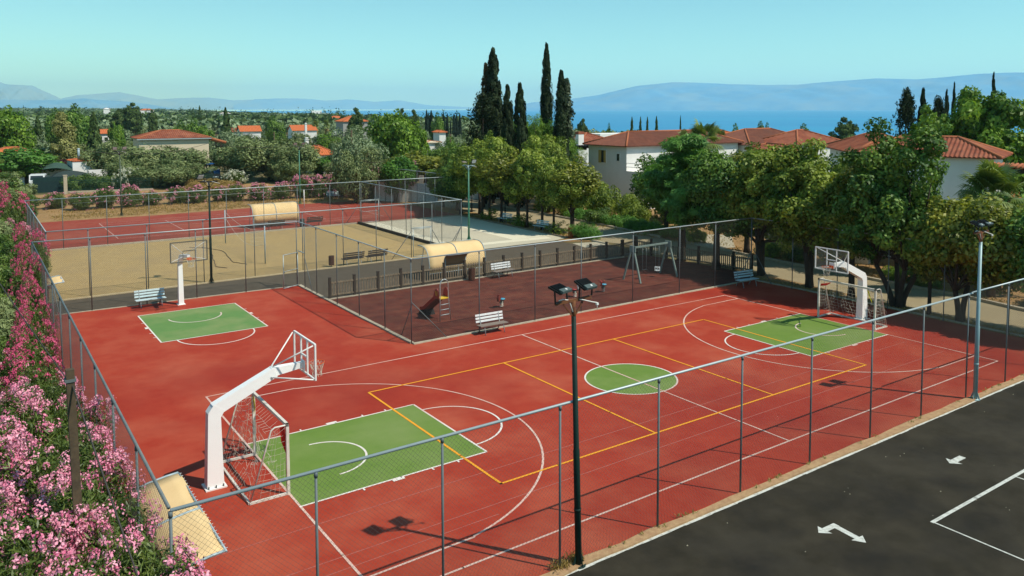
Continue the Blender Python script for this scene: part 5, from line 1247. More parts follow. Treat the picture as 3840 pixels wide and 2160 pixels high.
put(pl2, 47.59, 42.49, 8.38, 3.4, 'pale fan palm half hidden behind the villa roof')
put(pl2, 54.18, 42.66, 8.54, 2.6, 'small palm beside the large fan palm behind the villa')
put(pl2, 74.46, 229.54, 7.34, 2.8, 'palm beside the white house with the orange gable', 'distant palms')
put(pl2, 79.53, 232.94, 7.44, 3, 'palm standing apart from the white gable house', 'distant palms')
put(pl2, 67.72, 242.57, 5.04, 1.8, 'tiny palm among the distant olives', 'distant palms')
put(pl2, 99.34, 123.86, 5.65, 2.5, 'small palm past the villa chimney', 'distant palms')

# --- oleanders
def oleander(seed, h, Rw, nleaf, ncl, nfl, mp, fs=0.05, ln=0.15, wd=0.032, cr=0.11, label='x', topbias=0.15):
    rng = np.random.RandomState(seed); t = empty('oleander_bush', (0, 0, 0), 0, label, 'oleander')
    e = [(rng.uniform(-.35, .35) * Rw, rng.uniform(-.35, .35) * Rw, h * rng.uniform(.42, .55), Rw * rng.uniform(.6, .8), Rw * rng.uniform(.6, .8), h * rng.uniform(.38, .46)) for _ in range(5)]
    P, N, tint, C = crown_pts(rng, e, 130, .36, nleaf, .35, (.5, 1.0), 1.2, .8, .15)
    ok = P[:, 2] > .05; P, N, tint = P[ok], N[ok], tint[ok]
    V, F = leaf_quads(rng, P, N, ln, wd, (np.array([0, 0, 1.2]), 1.0)); np_mesh('foliage', V, F, L_ole, t, tint)
    # flower heads sit on the outermost foliage
    c = P.mean(0); rad = np.linalg.norm((P - c) / np.array([1, 1, h / (2 * Rw)]), axis=1); sc_ = rad + 0.25 * (P[:, 2] / h) + rng.uniform(0, topbias + .5, len(P))
    pick = np.argsort(-sc_)[:int(ncl * 5)]; cand = rng.permutation(pick); keep_ = []
    for q in cand:
        if len(keep_) >= ncl: break
        if all(np.abs(P[q] - P[z]).sum() > cr * 1.1 for z in keep_[-60:]): keep_.append(q)
    pick = np.array(keep_); ncl = len(pick)
    Cc = P[pick]; out = unit(Cc - c + np.array([0, 0, .5])); Cc = Cc + out * .07; rc = cr * rng.uniform(.5, 1.35, ncl); ctint = rng.normal(.5, .22, ncl)
    idx = np.repeat(np.arange(ncl), nfl); dd = sph(rng, len(idx)); dd = unit(dd + out[idx] * .8)
    Pf = Cc[idx] + dd * (rc[idx] * rng.uniform(.6, 1.05, len(idx)))[:, None]; Nf = unit(dd + rng.normal(size=dd.shape) * .4)
    V, F = leaf_quads(rng, Pf, Nf, fs, fs * .8); np_mesh('flowers', V, F, mp, t, np.clip(ctint[idx] + rng.normal(0, .2, len(idx)), 0, 1))
    m = MB()
    for q in range(9): a = rng.uniform(0, 6.28); g = C[rng.randint(len(C))]; m.tube([(.12 * math.cos(a), .12 * math.sin(a), 0), (g[0] * .5, g[1] * .5, g[2] * .5), tuple(g)], [.03, .02, .008], 5)
    m.build('stems', M_bark, t); t['_w'] = 2 * Rw * .95; t['_h'] = float(np.percentile(P[:, 2], 99.5)); return t
on = [oleander(81, 3.6, 1.5, 30000, 290, 24, L_pink, .055, cr=.145), oleander(82, 3.6, 1.5, 30000, 200, 22, L_pink, .055, cr=.14), oleander(83, 3.6, 1.5, 26000, 190, 22, L_mag, .055, cr=.13), oleander(86, 3.6, 1.5, 26000, 90, 18, L_pink, .055, cr=.12)]
GO = 'oleanders along the long court fence'
near = [(-19.5, -8.6, 3.5, 2.6, 0), (-20.9, -9.6, 3.7, 3.0, 1), (-19.8, -6.0, 3.6, 2.5, 0), (-21.6, -7.2, 3.8, 3.0, 1), (-22.4, -4.4, 4.1, 3.2, 0), (-19.8, -3.7, 3.6, 2.5, 1), (-21.2, -1.4, 3.8, 3.0, 1), (-19.75, -1.0, 3.5, 2.3, 0), (-19.7, 1.6, 3.3, 2.2, 1), (-21.4, 1.8, 3.7, 2.6, 3), (-19.7, 4.2, 3.4, 2.2, 2), (-21.2, 4.8, 3.7, 2.4, 3), (-19.5, 6.7, 3.4, 1.9, 2),
        (-19.3, 9.2, 3.4, 1.6, 2), (-19.2, 12.0, 3.5, 1.6, 2), (-19.15, 15.2, 3.6, 1.7, 2), (-19.1, 18.6, 3.7, 1.7, 2), (-19.0, 21.8, 3.7, 1.7, 2), (-18.5, 26.2, 3.8, 1.9, 2), (-18.2, 30.2, 3.7, 1.9, 2), (-18.9, 35.5, 3.5, 2.2, 1), (-18.2, 44.0, 4.3, 2.6, 2), (-18.0, 49.0, 4.5, 3.0, 2), (-19.3, -11.2, 3.0, 2.4, 0), (-20.9, -12.6, 2.8, 2.6, 1)]
ORD = ['first','second','third','fourth','fifth','sixth','seventh','eighth','ninth','tenth','eleventh','twelfth','thirteenth','fourteenth','fifteenth','sixteenth','seventeenth','eighteenth','nineteenth','twentieth','twenty-first','twenty-second','twenty-third','twenty-fourth','twenty-fifth']
near.sort(key=lambda q: (q[1], q[0]))
for i, (x, y, zt, w_, k) in enumerate(near): put(on[k], x, y, zt, w_, ['thickly flowering pale pink oleander', 'loosely flowering pale pink oleander', 'deep pink oleander', 'leafy thinly flowering oleander'][k] + ' outside the long fence, ' + ORD[i] + ' from the car park end', GO)
corner = tree('privet_bush', 84, [(0, 0, 1.3, .6, .5, 1.0), (.3, 0, 1.9, .35, .35, .7), (-.3, 0, 2.3, .4, .35, .7)], 60, .2, 5200, .085, .045, L_shrub, M_bark, .5, .03, 'leafy green bush poking through the court corner fence', 'shrub', cname='foliage', loc=(-18.2, -9.25, 0))
corner2 = tree('privet_bush', 85, [(0, 0, .9, .45, .4, .75), (.3, 0, .45, .3, .3, .4)], 40, .18, 2600, .085, .045, L_shrub, M_bark, .5, .03, 'small green bush at the foot of the corner fence below the tan shelter', 'shrub', cname='foliage', loc=(-17.7, -9.2, 0))
gsh = [shrub('tall_shrub', 88, L_shrub, 3.2, 1.5, 14000, .15, .06, cname='foliage'), shrub('tall_shrub', 89, L_olive, 3.2, 1.5, 14000, .17, .045, cname='foliage')]
for (x, y, zt, w_, k), lb in zip([(-20.5, 9.6, 3.8, 2.0, 1), (-20.5, 7.4, 3.4, 1.8, 0), (-20.4, 12.4, 4.0, 2.2, 1), (-20.3, 15.6, 4.2, 2.3, 0), (-20.2, 19.2, 4.2, 2.4, 0), (-20.1, 23.4, 4.2, 2.5, 0), (-20.0, 28.4, 4.0, 2.6, 0), (-19.9, 34.0, 4.4, 2.8, 1), (-19.9, 40.5, 4.6, 3.2, 0), (-19.6, 48.5, 4.4, 3.6, 1), (-19.0, 57.0, 4.4, 4.6, 0), (-19.0, 66.5, 4.6, 5.6, 0), (-17.0, 74.5, 4.0, 4.6, 1), (-19.0, 84.0, 5.0, 6.5, 0)],
    ['dark green shrub just above the deep pink oleander', 'dark green shrub crowding behind the pink oleanders', 'glossy green shrub by the end of the half court fence', 'glossy green shrub opposite the dark path', 'grey green shrub opposite the sand court edge', 'grey green shrub dotted with pink beside the sand court', 'green shrub standing over the fence beside the sand', 'tall grey green shrub beside the upper sand court', 'green shrub behind the magenta oleander at the tennis corner', 'broad grey green shrub past the tennis corner', 'green shrub mass beside the red tennis surface', 'rounded green shrub beyond the tennis court end', 'grey green shrub at the end of the oleander row', 'broad green shrub before the parked van']): put(gsh[k], x, y, zt, w_, lb, 'green shrubs beyond the long fence')
fo = [oleander(91, 2.4, 1.6, 9000, 130, 9, L_pink, .10, .22, .06, .15), oleander(92, 2.4, 1.6, 9000, 60, 9, L_pink, .10, .22, .06, .14), oleander(93, 2.4, 1.6, 9000, 210, 9, L_pink, .10, .22, .06, .16)]
GF = 'oleander row behind the tennis court'
far = [(-13.2, 76.5, 2.7, 4.0, 1), (-11.0, 74.0, 2.8, 4.4, 1), (-8.6, 73.6, 3.1, 4.6, 1), (-6.2, 73.3, 3.4, 4.0, 0), (-3.9, 73.6, 2.6, 3.6, 1), (-1.6, 73.4, 2.9, 4.0, 1), (0.6, 73.0, 3.0, 4.0, 0), (3.0, 72.8, 2.7, 3.8, 1), (5.0, 72.4, 3.0, 3.6, 1), (7.2, 71.8, 3.0, 4.4, 0), (9.6, 71.4, 3.0, 4.0, 0), (11.8, 71.0, 3.3, 4.2, 2), (13.8, 70.2, 3.3, 4.0, 0), (15.6, 69.0, 3.6, 4.4, 2), (17.2, 67.6, 4.0, 4.8, 2), (18.6, 65.6, 4.4, 4.6, 2)]
for i, (x, y, zt, w_, k) in enumerate(far): put(fo[k], x, y - 1.2, zt - (1.1 if x < 10 else .75), w_ * .66, ['pink oleander', 'sparsely flowering oleander', 'heavily flowering oleander'][k] + ' behind the tennis court, ' + ORD[i] + ' from the square gate pillar', GF)
wf = oleander(94, 2.4, 1.6, 7000, 260, 9, L_whitefl, .11, .22, .06, .17)
put(wf, -3.03, 93.68, 2.66, 3.4, 'cream flowering bush by the green railings near the olive pole')
put(wf, 10.33, 91.82, 1.95, 3.2, 'cream flowering bush by the green railings behind the tennis shelter')
put(fo[0], 20.97, 58.8, 4.4, 1.5, 'pink climber flowering above the white building', z0=1.8)
dryb = tree('dry_bush', 95, [(0, 0, .7, 1.6, 1.2, .7)], 50, .35, 5000, .3, .03, L_grassy, M_bark, .3, .03, 'dry brown thicket by the green railings', 'shrub', cname='foliage'); put(dryb, 5.51, 86.87, 1.5, 7, 'dry brown thicket by the green railings')

# --- olives and other trees beyond the railings
ol = []
for k, (mt, sd) in enumerate(((L_olive, 101), (L_olive, 102), (L_olive2, 103))):
    rg = np.random.RandomState(sd); ol.append(tree('olive_tree', sd, round_ells(rg, 6, 3.6, 3.2, 2.6), 120, .8, 13000, .40, .13, mt, M_bark, 1.3, .25, 'x', 'olive tree', core=2000))
far_ol = []
for k, (mt, sd) in enumerate(((L_olive, 104), (L_olive2, 105))):
    rg = np.random.RandomState(sd); far_ol.append(tree('olive_tree', sd, round_ells(rg, 5, 3.6, 3.0, 2.4), 60, 1.0, 2600, .8, .35, mt, M_bark, 1.0, .2, 'x', 'olive tree', nl=3))
gt = []
for k, (mt, sd) in enumerate(((L_bright, 106), (L_dark, 107), (L_fresh, 108))):
    rg = np.random.RandomState(sd); gt.append(tree('leafy_tree', sd, round_ells(rg, 5, 3.0, 5.0, 3.0), 110, .9, 9000, .5, .26, mt, M_bark, 2.2, .25, 'x', 'tree', core=1500))
pn = [tree('pine', 109, [(0, 0, 6.0, 2.8, 2.8, 2.0), (.5, .3, 7.8, 2.0, 2.0, 1.3), (-.5, -.4, 4.2, 2.5, 2.5, 1.6)], 150, .7, 9000, .6, .22, L_pine, M_bark, 2.4, .25, 'x', 'pine', squash=.6, up=.5, core=2000),
      cypress(110, L_pine, 10, 1.9, 3500, 'cone', .6, .3, 'conifer')]
pn[1]['category'] = 'conifer'
for a, lb in [((ol[0], -2.7, 105.76, 6, 8.1), 'wide olive tree behind the cream flowering bush'), ((ol[1], 1.41, 101.04, 5.3, 10.7), 'large olive tree before the beige house wall'), ((ol[1], 4.31, 98.43, 3.15, 7.2), 'dark olive tree below the beige house balcony'), ((ol[0], -1.48, 97.48, 4.16, 6.6), 'low olive tree behind the green railings'), ((ol[0], 1.06, 93.98, 3.69, 8.3), 'low dark olive tree right behind the railings'),
    ((ol[0], 15.04, 101.92, 6.35, 10.2), 'tall olive tree beyond the dry thicket'), ((ol[1], 16.38, 95.23, 6.2, 10.6), 'broad olive tree behind the tennis shelter'), ((ol[0], 17.03, 90.81, 4.21, 6.5), 'olive tree beside the slim green floodlight'), ((ol[2], 19.8, 125.51, 6.65, 7.2), 'silvery olive tree beside the beige house'), ((ol[2], 19.29, 68.48, 7.43, 6.2), 'silvery olive tree behind the tall lamp pole'), ((ol[1], 15.21, 61.54, 6.04, 5.1), 'dark olive tree at the foot of the tall lamp pole'), ((ol[2], 38.99, 118.8, 6.98, 7.5), 'pale olive tree rising behind the lamp pole olive'),
    ((gt[0], 29.74, 83.48, 9.81, 6.8), 'tall bright green tree at the edge of the village'), ((gt[0], 34.46, 85.6, 8.09, 4.8), 'rounder bright green tree joined to the tall one'), ((gt[2], 19.24, 59.68, 5.09, 3.9), 'fresh green tree above the tennis gate'), ((gt[2], 21.5, 96.66, 4.74, 3.7), 'bright green tree behind the slim green floodlight'), ((gt[0], 33.24, 116.83, 5.89, 4.4), 'green tree beyond the orange tiled hip roof'), ((ol[1], 26.87, 92.44, 5.72, 3.7), 'brownish tree beside the orange tiled hip roof'),
    ((gt[2], -13.62, 110.88, 5.04, 7.2), 'lime green tree before the yellow wall'), ((gt[0], -15.9, 131.01, 10.35, 7.3), 'green tree above the terracotta roof at the village edge'), ((gt[1], 0.1, 175.95, 10.99, 5.5), 'large dark round pine like tree'), ((pn[1], 2.14, 165.65, 9.69, 4.2), 'drooping dark conifer beside the round dark tree'), ((gt[1], -3.32, 186.33, 10.22, 4.2), 'dark tree behind the tawny poplar'),
    ((ol[2], -9, 146.66, 5.46, 5.3), 'silver olive tree behind the terracotta roof'), ((pn[1], -6.46, 186.58, 8.74, 3.6), 'grey green conifer behind the silver olive'), ((pn[0], 32.05, 302.76, 12.59, 7.1), 'high pine standing over the olive plain'), ((pn[0], 29.11, 313.34, 10.43, 6.1), 'lower pine beside the high one'), ((pn[0], 41.33, 316.37, 10.09, 3.5), 'small pine on the plain beside the high one'),
    ((pn[1], 39.23, 204.17, 10.59, 3.8), 'ragged conifer above the twin olives'), ((pn[1], 107.79, 522.02, 12.29, 3.8), 'distant ragged conifer tip'), ((gt[1], 23.62, 187.35, 7.46, 3.3), 'round dark tree behind the beige house roof'), ((gt[1], 25.93, 183.77, 7.87, 4), 'larger round dark tree behind the beige house roof'), ((gt[0], 8.23, 174.91, 6.95, 3.6), 'yellow green tree near the small orange roof'),
    ((pn[0], 60.23, 165.18, 10.55, 4.1), 'leaning pine beside the half built house'), ((pn[0], 68.44, 155.83, 10.41, 2.9), 'layered pine before the sea'), ((pn[0], 70.92, 154.56, 10.08, 3), 'second layered pine before the sea'), ((gt[1], 81.39, 160.26, 9, 2.9), 'round topped pine between the dark cypresses'), ((ol[2], 56.19, 122.76, 7.4, 3.6), 'pale round olive tree before the sea'), ((ol[2], 53.95, 106.85, 5.49, 5.5), 'pale grey olive behind the street trees'), ((ol[2], 54.69, 129.16, 6.65, 5), 'grey olive tree behind the bright green one'),
    ((gt[1], 53.16, 205.25, 8.14, 4.6), 'mid green tree on the plain behind the twin olives'), ((gt[0], 27.66, 181.31, 5.94, 3.9), 'bright bush like tree by the slim wooden pole'), ((gt[1], -14.27, 136.95, 7.88, 4), 'dark green tree at the village edge'),
    ((pn[0], 112.47, 138.96, 7.7, 3.1), 'umbrella pine at the shore'), ((pn[1], 108.24, 116.07, 8.23, 1.9), 'pointed conifer at the shore'), ((pn[1], 113.12, 118.34, 8.23, 1.7), 'pointed conifer beside the shore grove'), ((pn[1], 114.31, 117.2, 8.17, 1.7), 'third pointed conifer of the shore grove'), ((pn[1], 113.73, 113.57, 8.34, 2), 'broadest pointed conifer of the shore grove'), ((pn[1], 101.69, 94.43, 8.71, 1), 'thin dark conifer over the villa roof ridge'),
    ((gt[1], 104.1, 119.81, 6.6, 1.4), 'small round tree beside the villa aerial'), ((gt[1], 93.61, 73.47, 7.27, 2.4), 'dark tree beside the small orange roofed house'), ((gt[1], 158.93, 119.95, 6.46, 3.4), 'dark clump of trees on the shore'), ((pn[0], 138.04, 80.55, 8.33, 5.6), 'wide shore pine over the terracotta roofs'), ((pn[0], 141.37, 75.22, 7.03, 3.5), 'low shore pine over the terracotta roofs'), ((gt[1], 149.7, 98.96, 6.28, 3.9), 'rounded tree behind the white tents'), ((gt[1], 140.69, 102.7, 6.54, 2), 'small tree at the shore edge')]:
    put(*a, lb)
for (a, lb) in (((-8.41, 95.4, 2.16, 3.3), 'low green bush behind the railings beside the gate pillar'), ((-6.42, 95.17, 2.16, 3.3), 'low green bush in the middle of the railings'), ((-4.41, 94.9, 1.9, 3.2), 'low green bush next to the cream flowering bush')): put(sh[0], *a, lb)
put(gt[2], 24.09, 94.63, 3.27, 4.9, 'green tree hiding the wall of the steep orange roof'); put(ol[1], 59, 203.26, 3.74, 5.8, 'olive tree before the white gable house'); put(ol[2], 38.22, 183.69, 4.25, 3.4, 'small olive before the pale blue walled house')
tawny = tree('poplar', 111, [(0, 0, 5.5, 1.9, 1.9, 3.6), (.3, 0, 3.5, 2.4, 2.4, 2.6), (-.2, .2, 8.2, 1.2, 1.2, 1.6)], 120, .7, 9000, .42, .2, L_tan, M_bark, 1.5, .2, 'x', 'tree'); put(tawny, -6.91, 128.42, 9.94, 4.4, 'tawny yellowish poplar standing out in the village trees')
pur = shrub('purple_bush', 112, L_rose, 2.4, 1.8, 3500, .3, .1); put(pur, -8.96, 113.55, 3.53, 3, 'dark purple leaved bush behind the white annexe', z0=1.4)
for (px_x, px_y, zt, w_), lb in zip([(84.05, 175.9, 6.53, 1), (86.38, 178.06, 6.54, 0.9), (84.4, 172.31, 9.94, 1.2), (86.45, 173.47, 9.78, 1.4), (84.95, 164, 9.1, 1.2), (85.31, 162.64, 9.04, 1), (89.86, 166.93, 8.92, 1.3), (91.51, 168.29, 8.9, 1.2), (94.31, 171.28, 8.87, 1.2), (94.12, 176.03, 7.17, 0.6), (93.52, 187.84, 9.17, 0.8)],
    ['short dark cypress at the landward end of the far row', 'short slim cypress second in the far row', 'tall dark cypress in the middle of the far row', 'widest dark cypress in the middle of the far row', 'dark cypress beside the orange roof', 'dark cypress paired with the one by the orange roof', 'dark cypress of the tight seaward group', 'blunt cypress inside the tight seaward group', 'last cypress of the far row before the tall clump', 'tiny cypress by the pale slim pole', 'cypress tucked behind the middle of the far row']): put(cy[2], px_x, px_y, zt, w_, lb, 'far row of dark cypresses before the sea')
# scattered olives of the plain
rg = np.random.RandomState(7); n_ = 0; GP = 'olive trees scattered over the plain'
while n_ < 150:
    d = 152 + 330 * rg.rand() ** 1.15; a = R(rg.uniform(59, 92)); x, y = -20.5 + d * math.cos(a), -21.5 + d * math.sin(a)
    if np.interp(y, _cy, _cx) - x < 60 or y < 106: continue
    if any(abs(math.atan2(hy + 21.5, hx + 20.5) - a) < R(1.7) and d < math.hypot(hx + 20.5, hy + 21.5) for hx, hy in ((6.13, 180.26), (44.67, 202.65), (68.04, 226.58), (23.56, 93.77), (46.21, 143.95), (68.68, 188.76), (71.28, 143))): continue
    put(far_ol[n_ % 2], x, y, Tz(x, y) + rg.uniform(3.6, 5.6), rg.uniform(6, 9), ['olive tree of the plain, greener than its neighbours', 'silvery olive tree of the plain'][n_ % 2], GP); n_ += 1
GV = 'trees in the gardens by the shore'
n_ = 0
while n_ < 46:
    d = 105 + 260 * rg.rand(); a = R(rg.uniform(24, 54)); x, y = -20.5 + d * math.cos(a), -21.5 + d * math.sin(a)
    if np.interp(y, _cy, _cx) - x < 40 or (x < 62 and y < 62): continue
    k = n_ % 3; z_ = Tz(x, y); put([far_ol[0], gt[1], far_ol[1]][k], x, y, min(z_ + rg.uniform(3.5, 6.5), 10.6 - (500 - 406) / 3010 * d), rg.uniform(5, 8), ['olive tree in the gardens by the shore', 'dark leafy tree in the gardens by the shore', 'silvery tree in the gardens by the shore'][k], GV); n_ += 1
# the wooded plain that reads as one mass
def woods(name, n, amin, amax, dmin, dmax, seed, mt, q=36, hs=(3.5, 7.5), conif=0.0, coast=30):
    rng = np.random.RandomState(seed); P = []; N = []; S = []; Tn = []; c = 0
    while c < n:
        d = dmin * (dmax / dmin) ** rng.rand(); a = R(rng.uniform(amin, amax)); x, y = -20.5 + d * math.cos(a), -21.5 + d * math.sin(a)
        if np.interp(y, _cy, _cx) - x < coast: continue
        z = Tz(x, y); c += 1; h = rng.uniform(*hs); w_ = h * rng.uniform(.7, 1.1); tt = rng.normal(.45, .22); grow = (d / 400.0) ** .45
        if rng.rand() < conif: h *= 1.7; w_ *= .28; tt = -.1
        dd = sph(rng, q); dd[:, 2] = np.abs(dd[:, 2]); P.append(np.array([x, y, z + h * .25]) + dd * np.array([w_ * grow, w_ * grow, h * .78]) * rng.uniform(.7, 1.0, (q, 1))); N.append(unit(dd + rng.normal(size=(q, 3)) * .45)); S.append(np.full(q, w_ * grow * .42)); Tn.append(np.clip(tt + rng.normal(0, .15, q), 0, 1))
    P, N, S, Tn = np.concatenate(P), np.concatenate(N), np.concatenate(S), np.concatenate(Tn)
    V, F = leaf_quads(rng, P, N, 1.0, 1.0); V = V.reshape(-1, 4, 3); V = P[:, None] + (V - P[:, None]) * S[:, None, None]
    return tag(np_mesh(name, V.reshape(-1, 3), F, mt, None, Tn), kind='stuff')
woods('wooded_plain', 4200, 57, 96, 420, 5200, 5, L_olive2, conif=0.03)
woods('wooded_plain', 1500, 57, 96, 440, 4800, 6, L_pine, hs=(5, 9), conif=.25)
woods('shore_woods', 700, 20, 62, 180, 640, 9, L_olive, hs=(2.5, 4.5), conif=0.0, coast=15)
woods('shore_woods', 300, 55, 66, 420, 1200, 10, L_pine, hs=(4, 7), conif=.2, coast=15)

# ------------------------------------------------------------------ ground litter, weeds
rg = np.random.RandomState(77)
def tufts(name, n, fn, mt, ln=.2, wd=.02, per=14, sp=.12):
    C = np.array([fn() for _ in range(n)]); idx = np.repeat(np.arange(n), per); P = C[idx] + np.concatenate([rg.normal(size=(len(idx), 2)) * sp, np.full((len(idx), 1), ln * .35)], 1)
    N = unit(np.concatenate([rg.normal(size=(len(idx), 2)), rg.normal(size=(len(idx), 1)) * .25], 1)); V, F = leaf_quads(rg, P, N, ln, wd, (np.array([0, 0, 1.5]), 1)); return tag(np_mesh(name, V, F, mt, None, rg.uniform(0, 1, len(F))), kind='stuff')
tufts('weeds', 40, lambda: (rg.uniform(-10.2, 18), -8.80 + rg.normal() * .03, 0.04), L_tan, .12, .02, 8, .04)
tufts('weeds', 26, lambda: (-10.05 + rg.normal() * .25, -8.72 + rg.normal() * .08, 0.04), L_grassy, .16, .025, 14, .07)
tufts('dry_grass', 900, lambda: (rg.uniform(-14, 18), rg.uniform(64.2, 72), 0.0), L_grassy, .22, .05, 8, .2)
tufts('dry_grass', 260, lambda: (rg.uniform(19.5, 20.8), rg.uniform(28, 52), 0.0), L_grassy, .14, .03, 8, .15)
tufts('leaf_litter', 500, lambda: (rg.uniform(24.9, 34), rg.uniform(-10, 34), 0.0), L_grassy, .20, .06, 8, .3)
tufts('leaf_litter', 200, lambda: (rg.uniform(18.8, 19.6), rg.uniform(-8, 9), 0.0), L_grassy, .10, .05, 6, .2)

# ------------------------------------------------------------------ houses
def roof_face(m, P0, e, inw, L, wmax, pitch, step=0.27, rr=0.07):
    """Rows of half-round tiles running up one roof face."""
    P0, e, inw = Vector(P0), Vector(e), Vector(inw); tn = math.tan(pitch); n = max(2, int(L / step)); up = Vector((0, 0, 1)); nrm = (up - inw * tn).normalized(); s = L / n
    for k in range(n):
        u0, u1 = k * s, (k + 1) * s; um = (u0 + u1) / 2
        w0, w1, wm = wmax(u0), wmax(u1), wmax(um)
        if max(w0, w1, wm) < 0.05: continue
        pt = lambda u, w_: P0 + e * u + inw * w_ + up * (w_ * tn)
        a, b, c = pt(u0, 0), pt(um, 0) + nrm * rr, pt(u1, 0); a2, b2, c2 = pt(u0, w0), pt(um, wm) + nrm * rr, pt(u1, w1)
        m.add([a, b, c, a2, b2, c2], [(0, 1, 4, 3), (1, 2, 5, 4)])
def house(name, loc, rz, Lx, Ly, eave, label, mroof=None, mwall=None, pitch=R(22), over=0.5, kind='hip', windows=(), ridge=True, step=0.27, base=-1.5, cat='house', group=None):
    """Walls and tiled roof; local origin at one wall corner, +X and +Y along the walls."""
    t = empty(name, loc, rz, label, cat, group); mroof = mroof or M_tile; mwall = mwall or M_white_wall
    m = MB(); m.add([(x, y, z) for z in (base, eave) for x, y in ((0, 0), (Lx, 0), (Lx, Ly), (0, Ly))], [(0, 1, 5, 4), (1, 2, 6, 5), (2, 3, 7, 6), (3, 0, 4, 7), (4, 5, 6, 7)])
    if kind == 'gable':
        hh = math.tan(pitch) * Ly / 2; m.add([(0, 0, eave), (0, Ly, eave), (0, Ly / 2, eave + hh), (Lx, 0, eave), (Lx, Ly, eave), (Lx, Ly / 2, eave + hh)], [(0, 2, 1), (3, 4, 5)])
    wl = m.build('wall', mwall, t)
    if kind == 'flat': pass
    else:
        o = over; X0, Y0, W_, D_ = -o, -o, Lx + 2 * o, Ly + 2 * o; m = MB(); zE = eave - o * math.tan(pitch) + 0.12
        half = min(W_, D_) / 2; rx_, ry_ = Vector((1, 0, 0)), Vector((0, 1, 0))
        if kind == 'hip':
            hipw = lambda L: (lambda u: max(0, min(u, L - u, half)))
            roof_face(m, (X0, Y0, zE), rx_, ry_, W_, hipw(W_), pitch, step); roof_face(m, (X0 + W_, Y0 + D_, zE), -rx_, -ry_, W_, hipw(W_), pitch, step)
            roof_face(m, (X0, Y0 + D_, zE), -ry_, rx_, D_, hipw(D_), pitch, step); roof_face(m, (X0 + W_, Y0, zE), ry_, -rx_, D_, hipw(D_), pitch, step)
        else:
            roof_face(m, (X0, Y0, zE), rx_, ry_, W_, lambda u: D_ / 2, pitch, step); roof_face(m, (X0 + W_, Y0 + D_, zE), -rx_, -ry_, W_, lambda u: D_ / 2, pitch, step)
        m.box((Lx / 2, Ly / 2, zE - 0.02), (W_ - .02, D_ - .02, 0.06)) if kind == 'hip' else None
        rf = m.build('roof', mroof, t)
        if ridge:
            m = MB(); zr = zE + half * math.tan(pitch) + .03
            if kind == 'hip':
                if W_ >= D_: A_, B_ = (X0 + half, Y0 + half, zr), (X0 + W_ - half, Y0 + half, zr); cs = [((X0, Y0), A_), ((X0, Y0 + D_), A_), ((X0 + W_, Y0), B_), ((X0 + W_, Y0 + D_), B_)]
                else: A_, B_ = (X0 + half, Y0 + half, zr), (X0 + half, Y0 + D_ - half, zr); cs = [((X0, Y0), A_), ((X0 + W_, Y0), A_), ((X0, Y0 + D_), B_), ((X0 + W_, Y0 + D_), B_)]
                m.tube([A_, B_], .12, 6)
                for c_, q in cs: m.tube([(*c_, zE + .05), q], .12, 6)
            else: m.tube([(X0, Y0 + D_ / 2, zr), (X0 + W_, Y0 + D_ / 2, zr)], .12, 6)
            m.build('ridge_tiles', M_ridge, rf)
    for wd in windows:
        face, u, z, w_, h_ = wd[:5]; st_ = wd[5] if len(wd) > 5 else ''
        P_ = {'y': lambda a, b, c: (a, -b, c), 'x': lambda a, b, c: (-b, a, c)}[face]
        def bx(mb, a, b, c, dx, db, dz): q = P_(a, b, c); mb.box(q, (dx, db, dz) if face == 'y' else (db, dx, dz))
        m = MB(); bx(m, u, 0.012, z, w_, 0.03, h_); wn = m.build('window' if st_ != 'door' else 'door', M_glass if st_ != 'door' else M_shutter, t)
        m = MB(); 
        for s in (-1, 1): bx(m, u + s * (w_ / 2 + .05), .02, z, .09, .09, h_ + .18)
        bx(m, u, .02, z + h_ / 2 + .05, w_, .09, .09); bx(m, u, .03, z - h_ / 2 - .05, w_, .12, .09); m.build('frame', M_white, wn)
        if st_ == 'shut':
            m = MB(); bx(m, u - w_ / 2 + .12, .09, z, .28, .05, h_); bx(m, u + w_ / 2 + .12, .12, z, .42, .06, h_ + .05); m.build('shutter', M_shutter, wn)
    return t
h1 = house('villa', (37.3, 40.8, 0), 0, 18.0, 6.3, 6.62, 'white villa with a dark tiled hip roof and a yellow shuttered window', M_tile_dk, windows=[('x', 3.7, 5.3, .8, 1.35, 'shut'), ('x', 1.3, 5.3, .45, .75), ('y', 8.2, 5.2, 1.0, 1.3, 'shut')], base=-2.5, step=.24, pitch=R(21))
m = MB(); m.box((3.9, -1.35, .75), (7.8, 2.7, 6.3)); m.build('ground_floor', M_white_wall, h1)
m = MB()
for z_ in (4.35, 4.75): m.bar((0.05, -2.65, z_), (7.8, -2.65, z_), .05); m.bar((0.05, -2.65, z_), (0.05, 0, z_), .05)
for k in range(5): m.bar((0.05 + 1.9 * k, -2.65, 3.9), (0.05 + 1.9 * k, -2.65, 4.75), .05)
m.build('terrace_railing', M_white, h1)
m = MB(); m.box((1.2, 7.9, 6.15), (3.0, 3.0, .12)); m.bar((-.25, 9.3, -2), (-.25, 9.3, 6.1), .2); m.bar((-.25, 6.45, 6.0), (-.25, 9.3, 6.0), .2)
for k in range(7): m.bar((-.3 + .45 * k, 6.4, 6.26), (-.3 + .45 * k, 9.4, 6.26), .1)
m.build('porch', M_brown, h1)
m = MB(); m.box((1.2, 7.9, 3.75), (3.0, 3.0, .2))
for k in range(12): m.bar((-.22, 6.5 + .24 * k, 3.85), (-.22, 6.5 + .24 * k, 4.8), .035)
m.bar((-.22, 6.45, 4.85), (-.22, 9.3, 4.85), .07); m.build('porch_railing', M_fence_green, h1)
house('villa_wing', (55.8, 39.5, 0), 0, 13.0, 8.0, 6.3, 'villa wing with a weathered tiled roof seen over the feathery tree', M_tile_dk, base=-3, step=.24, pitch=R(21), cat='house')
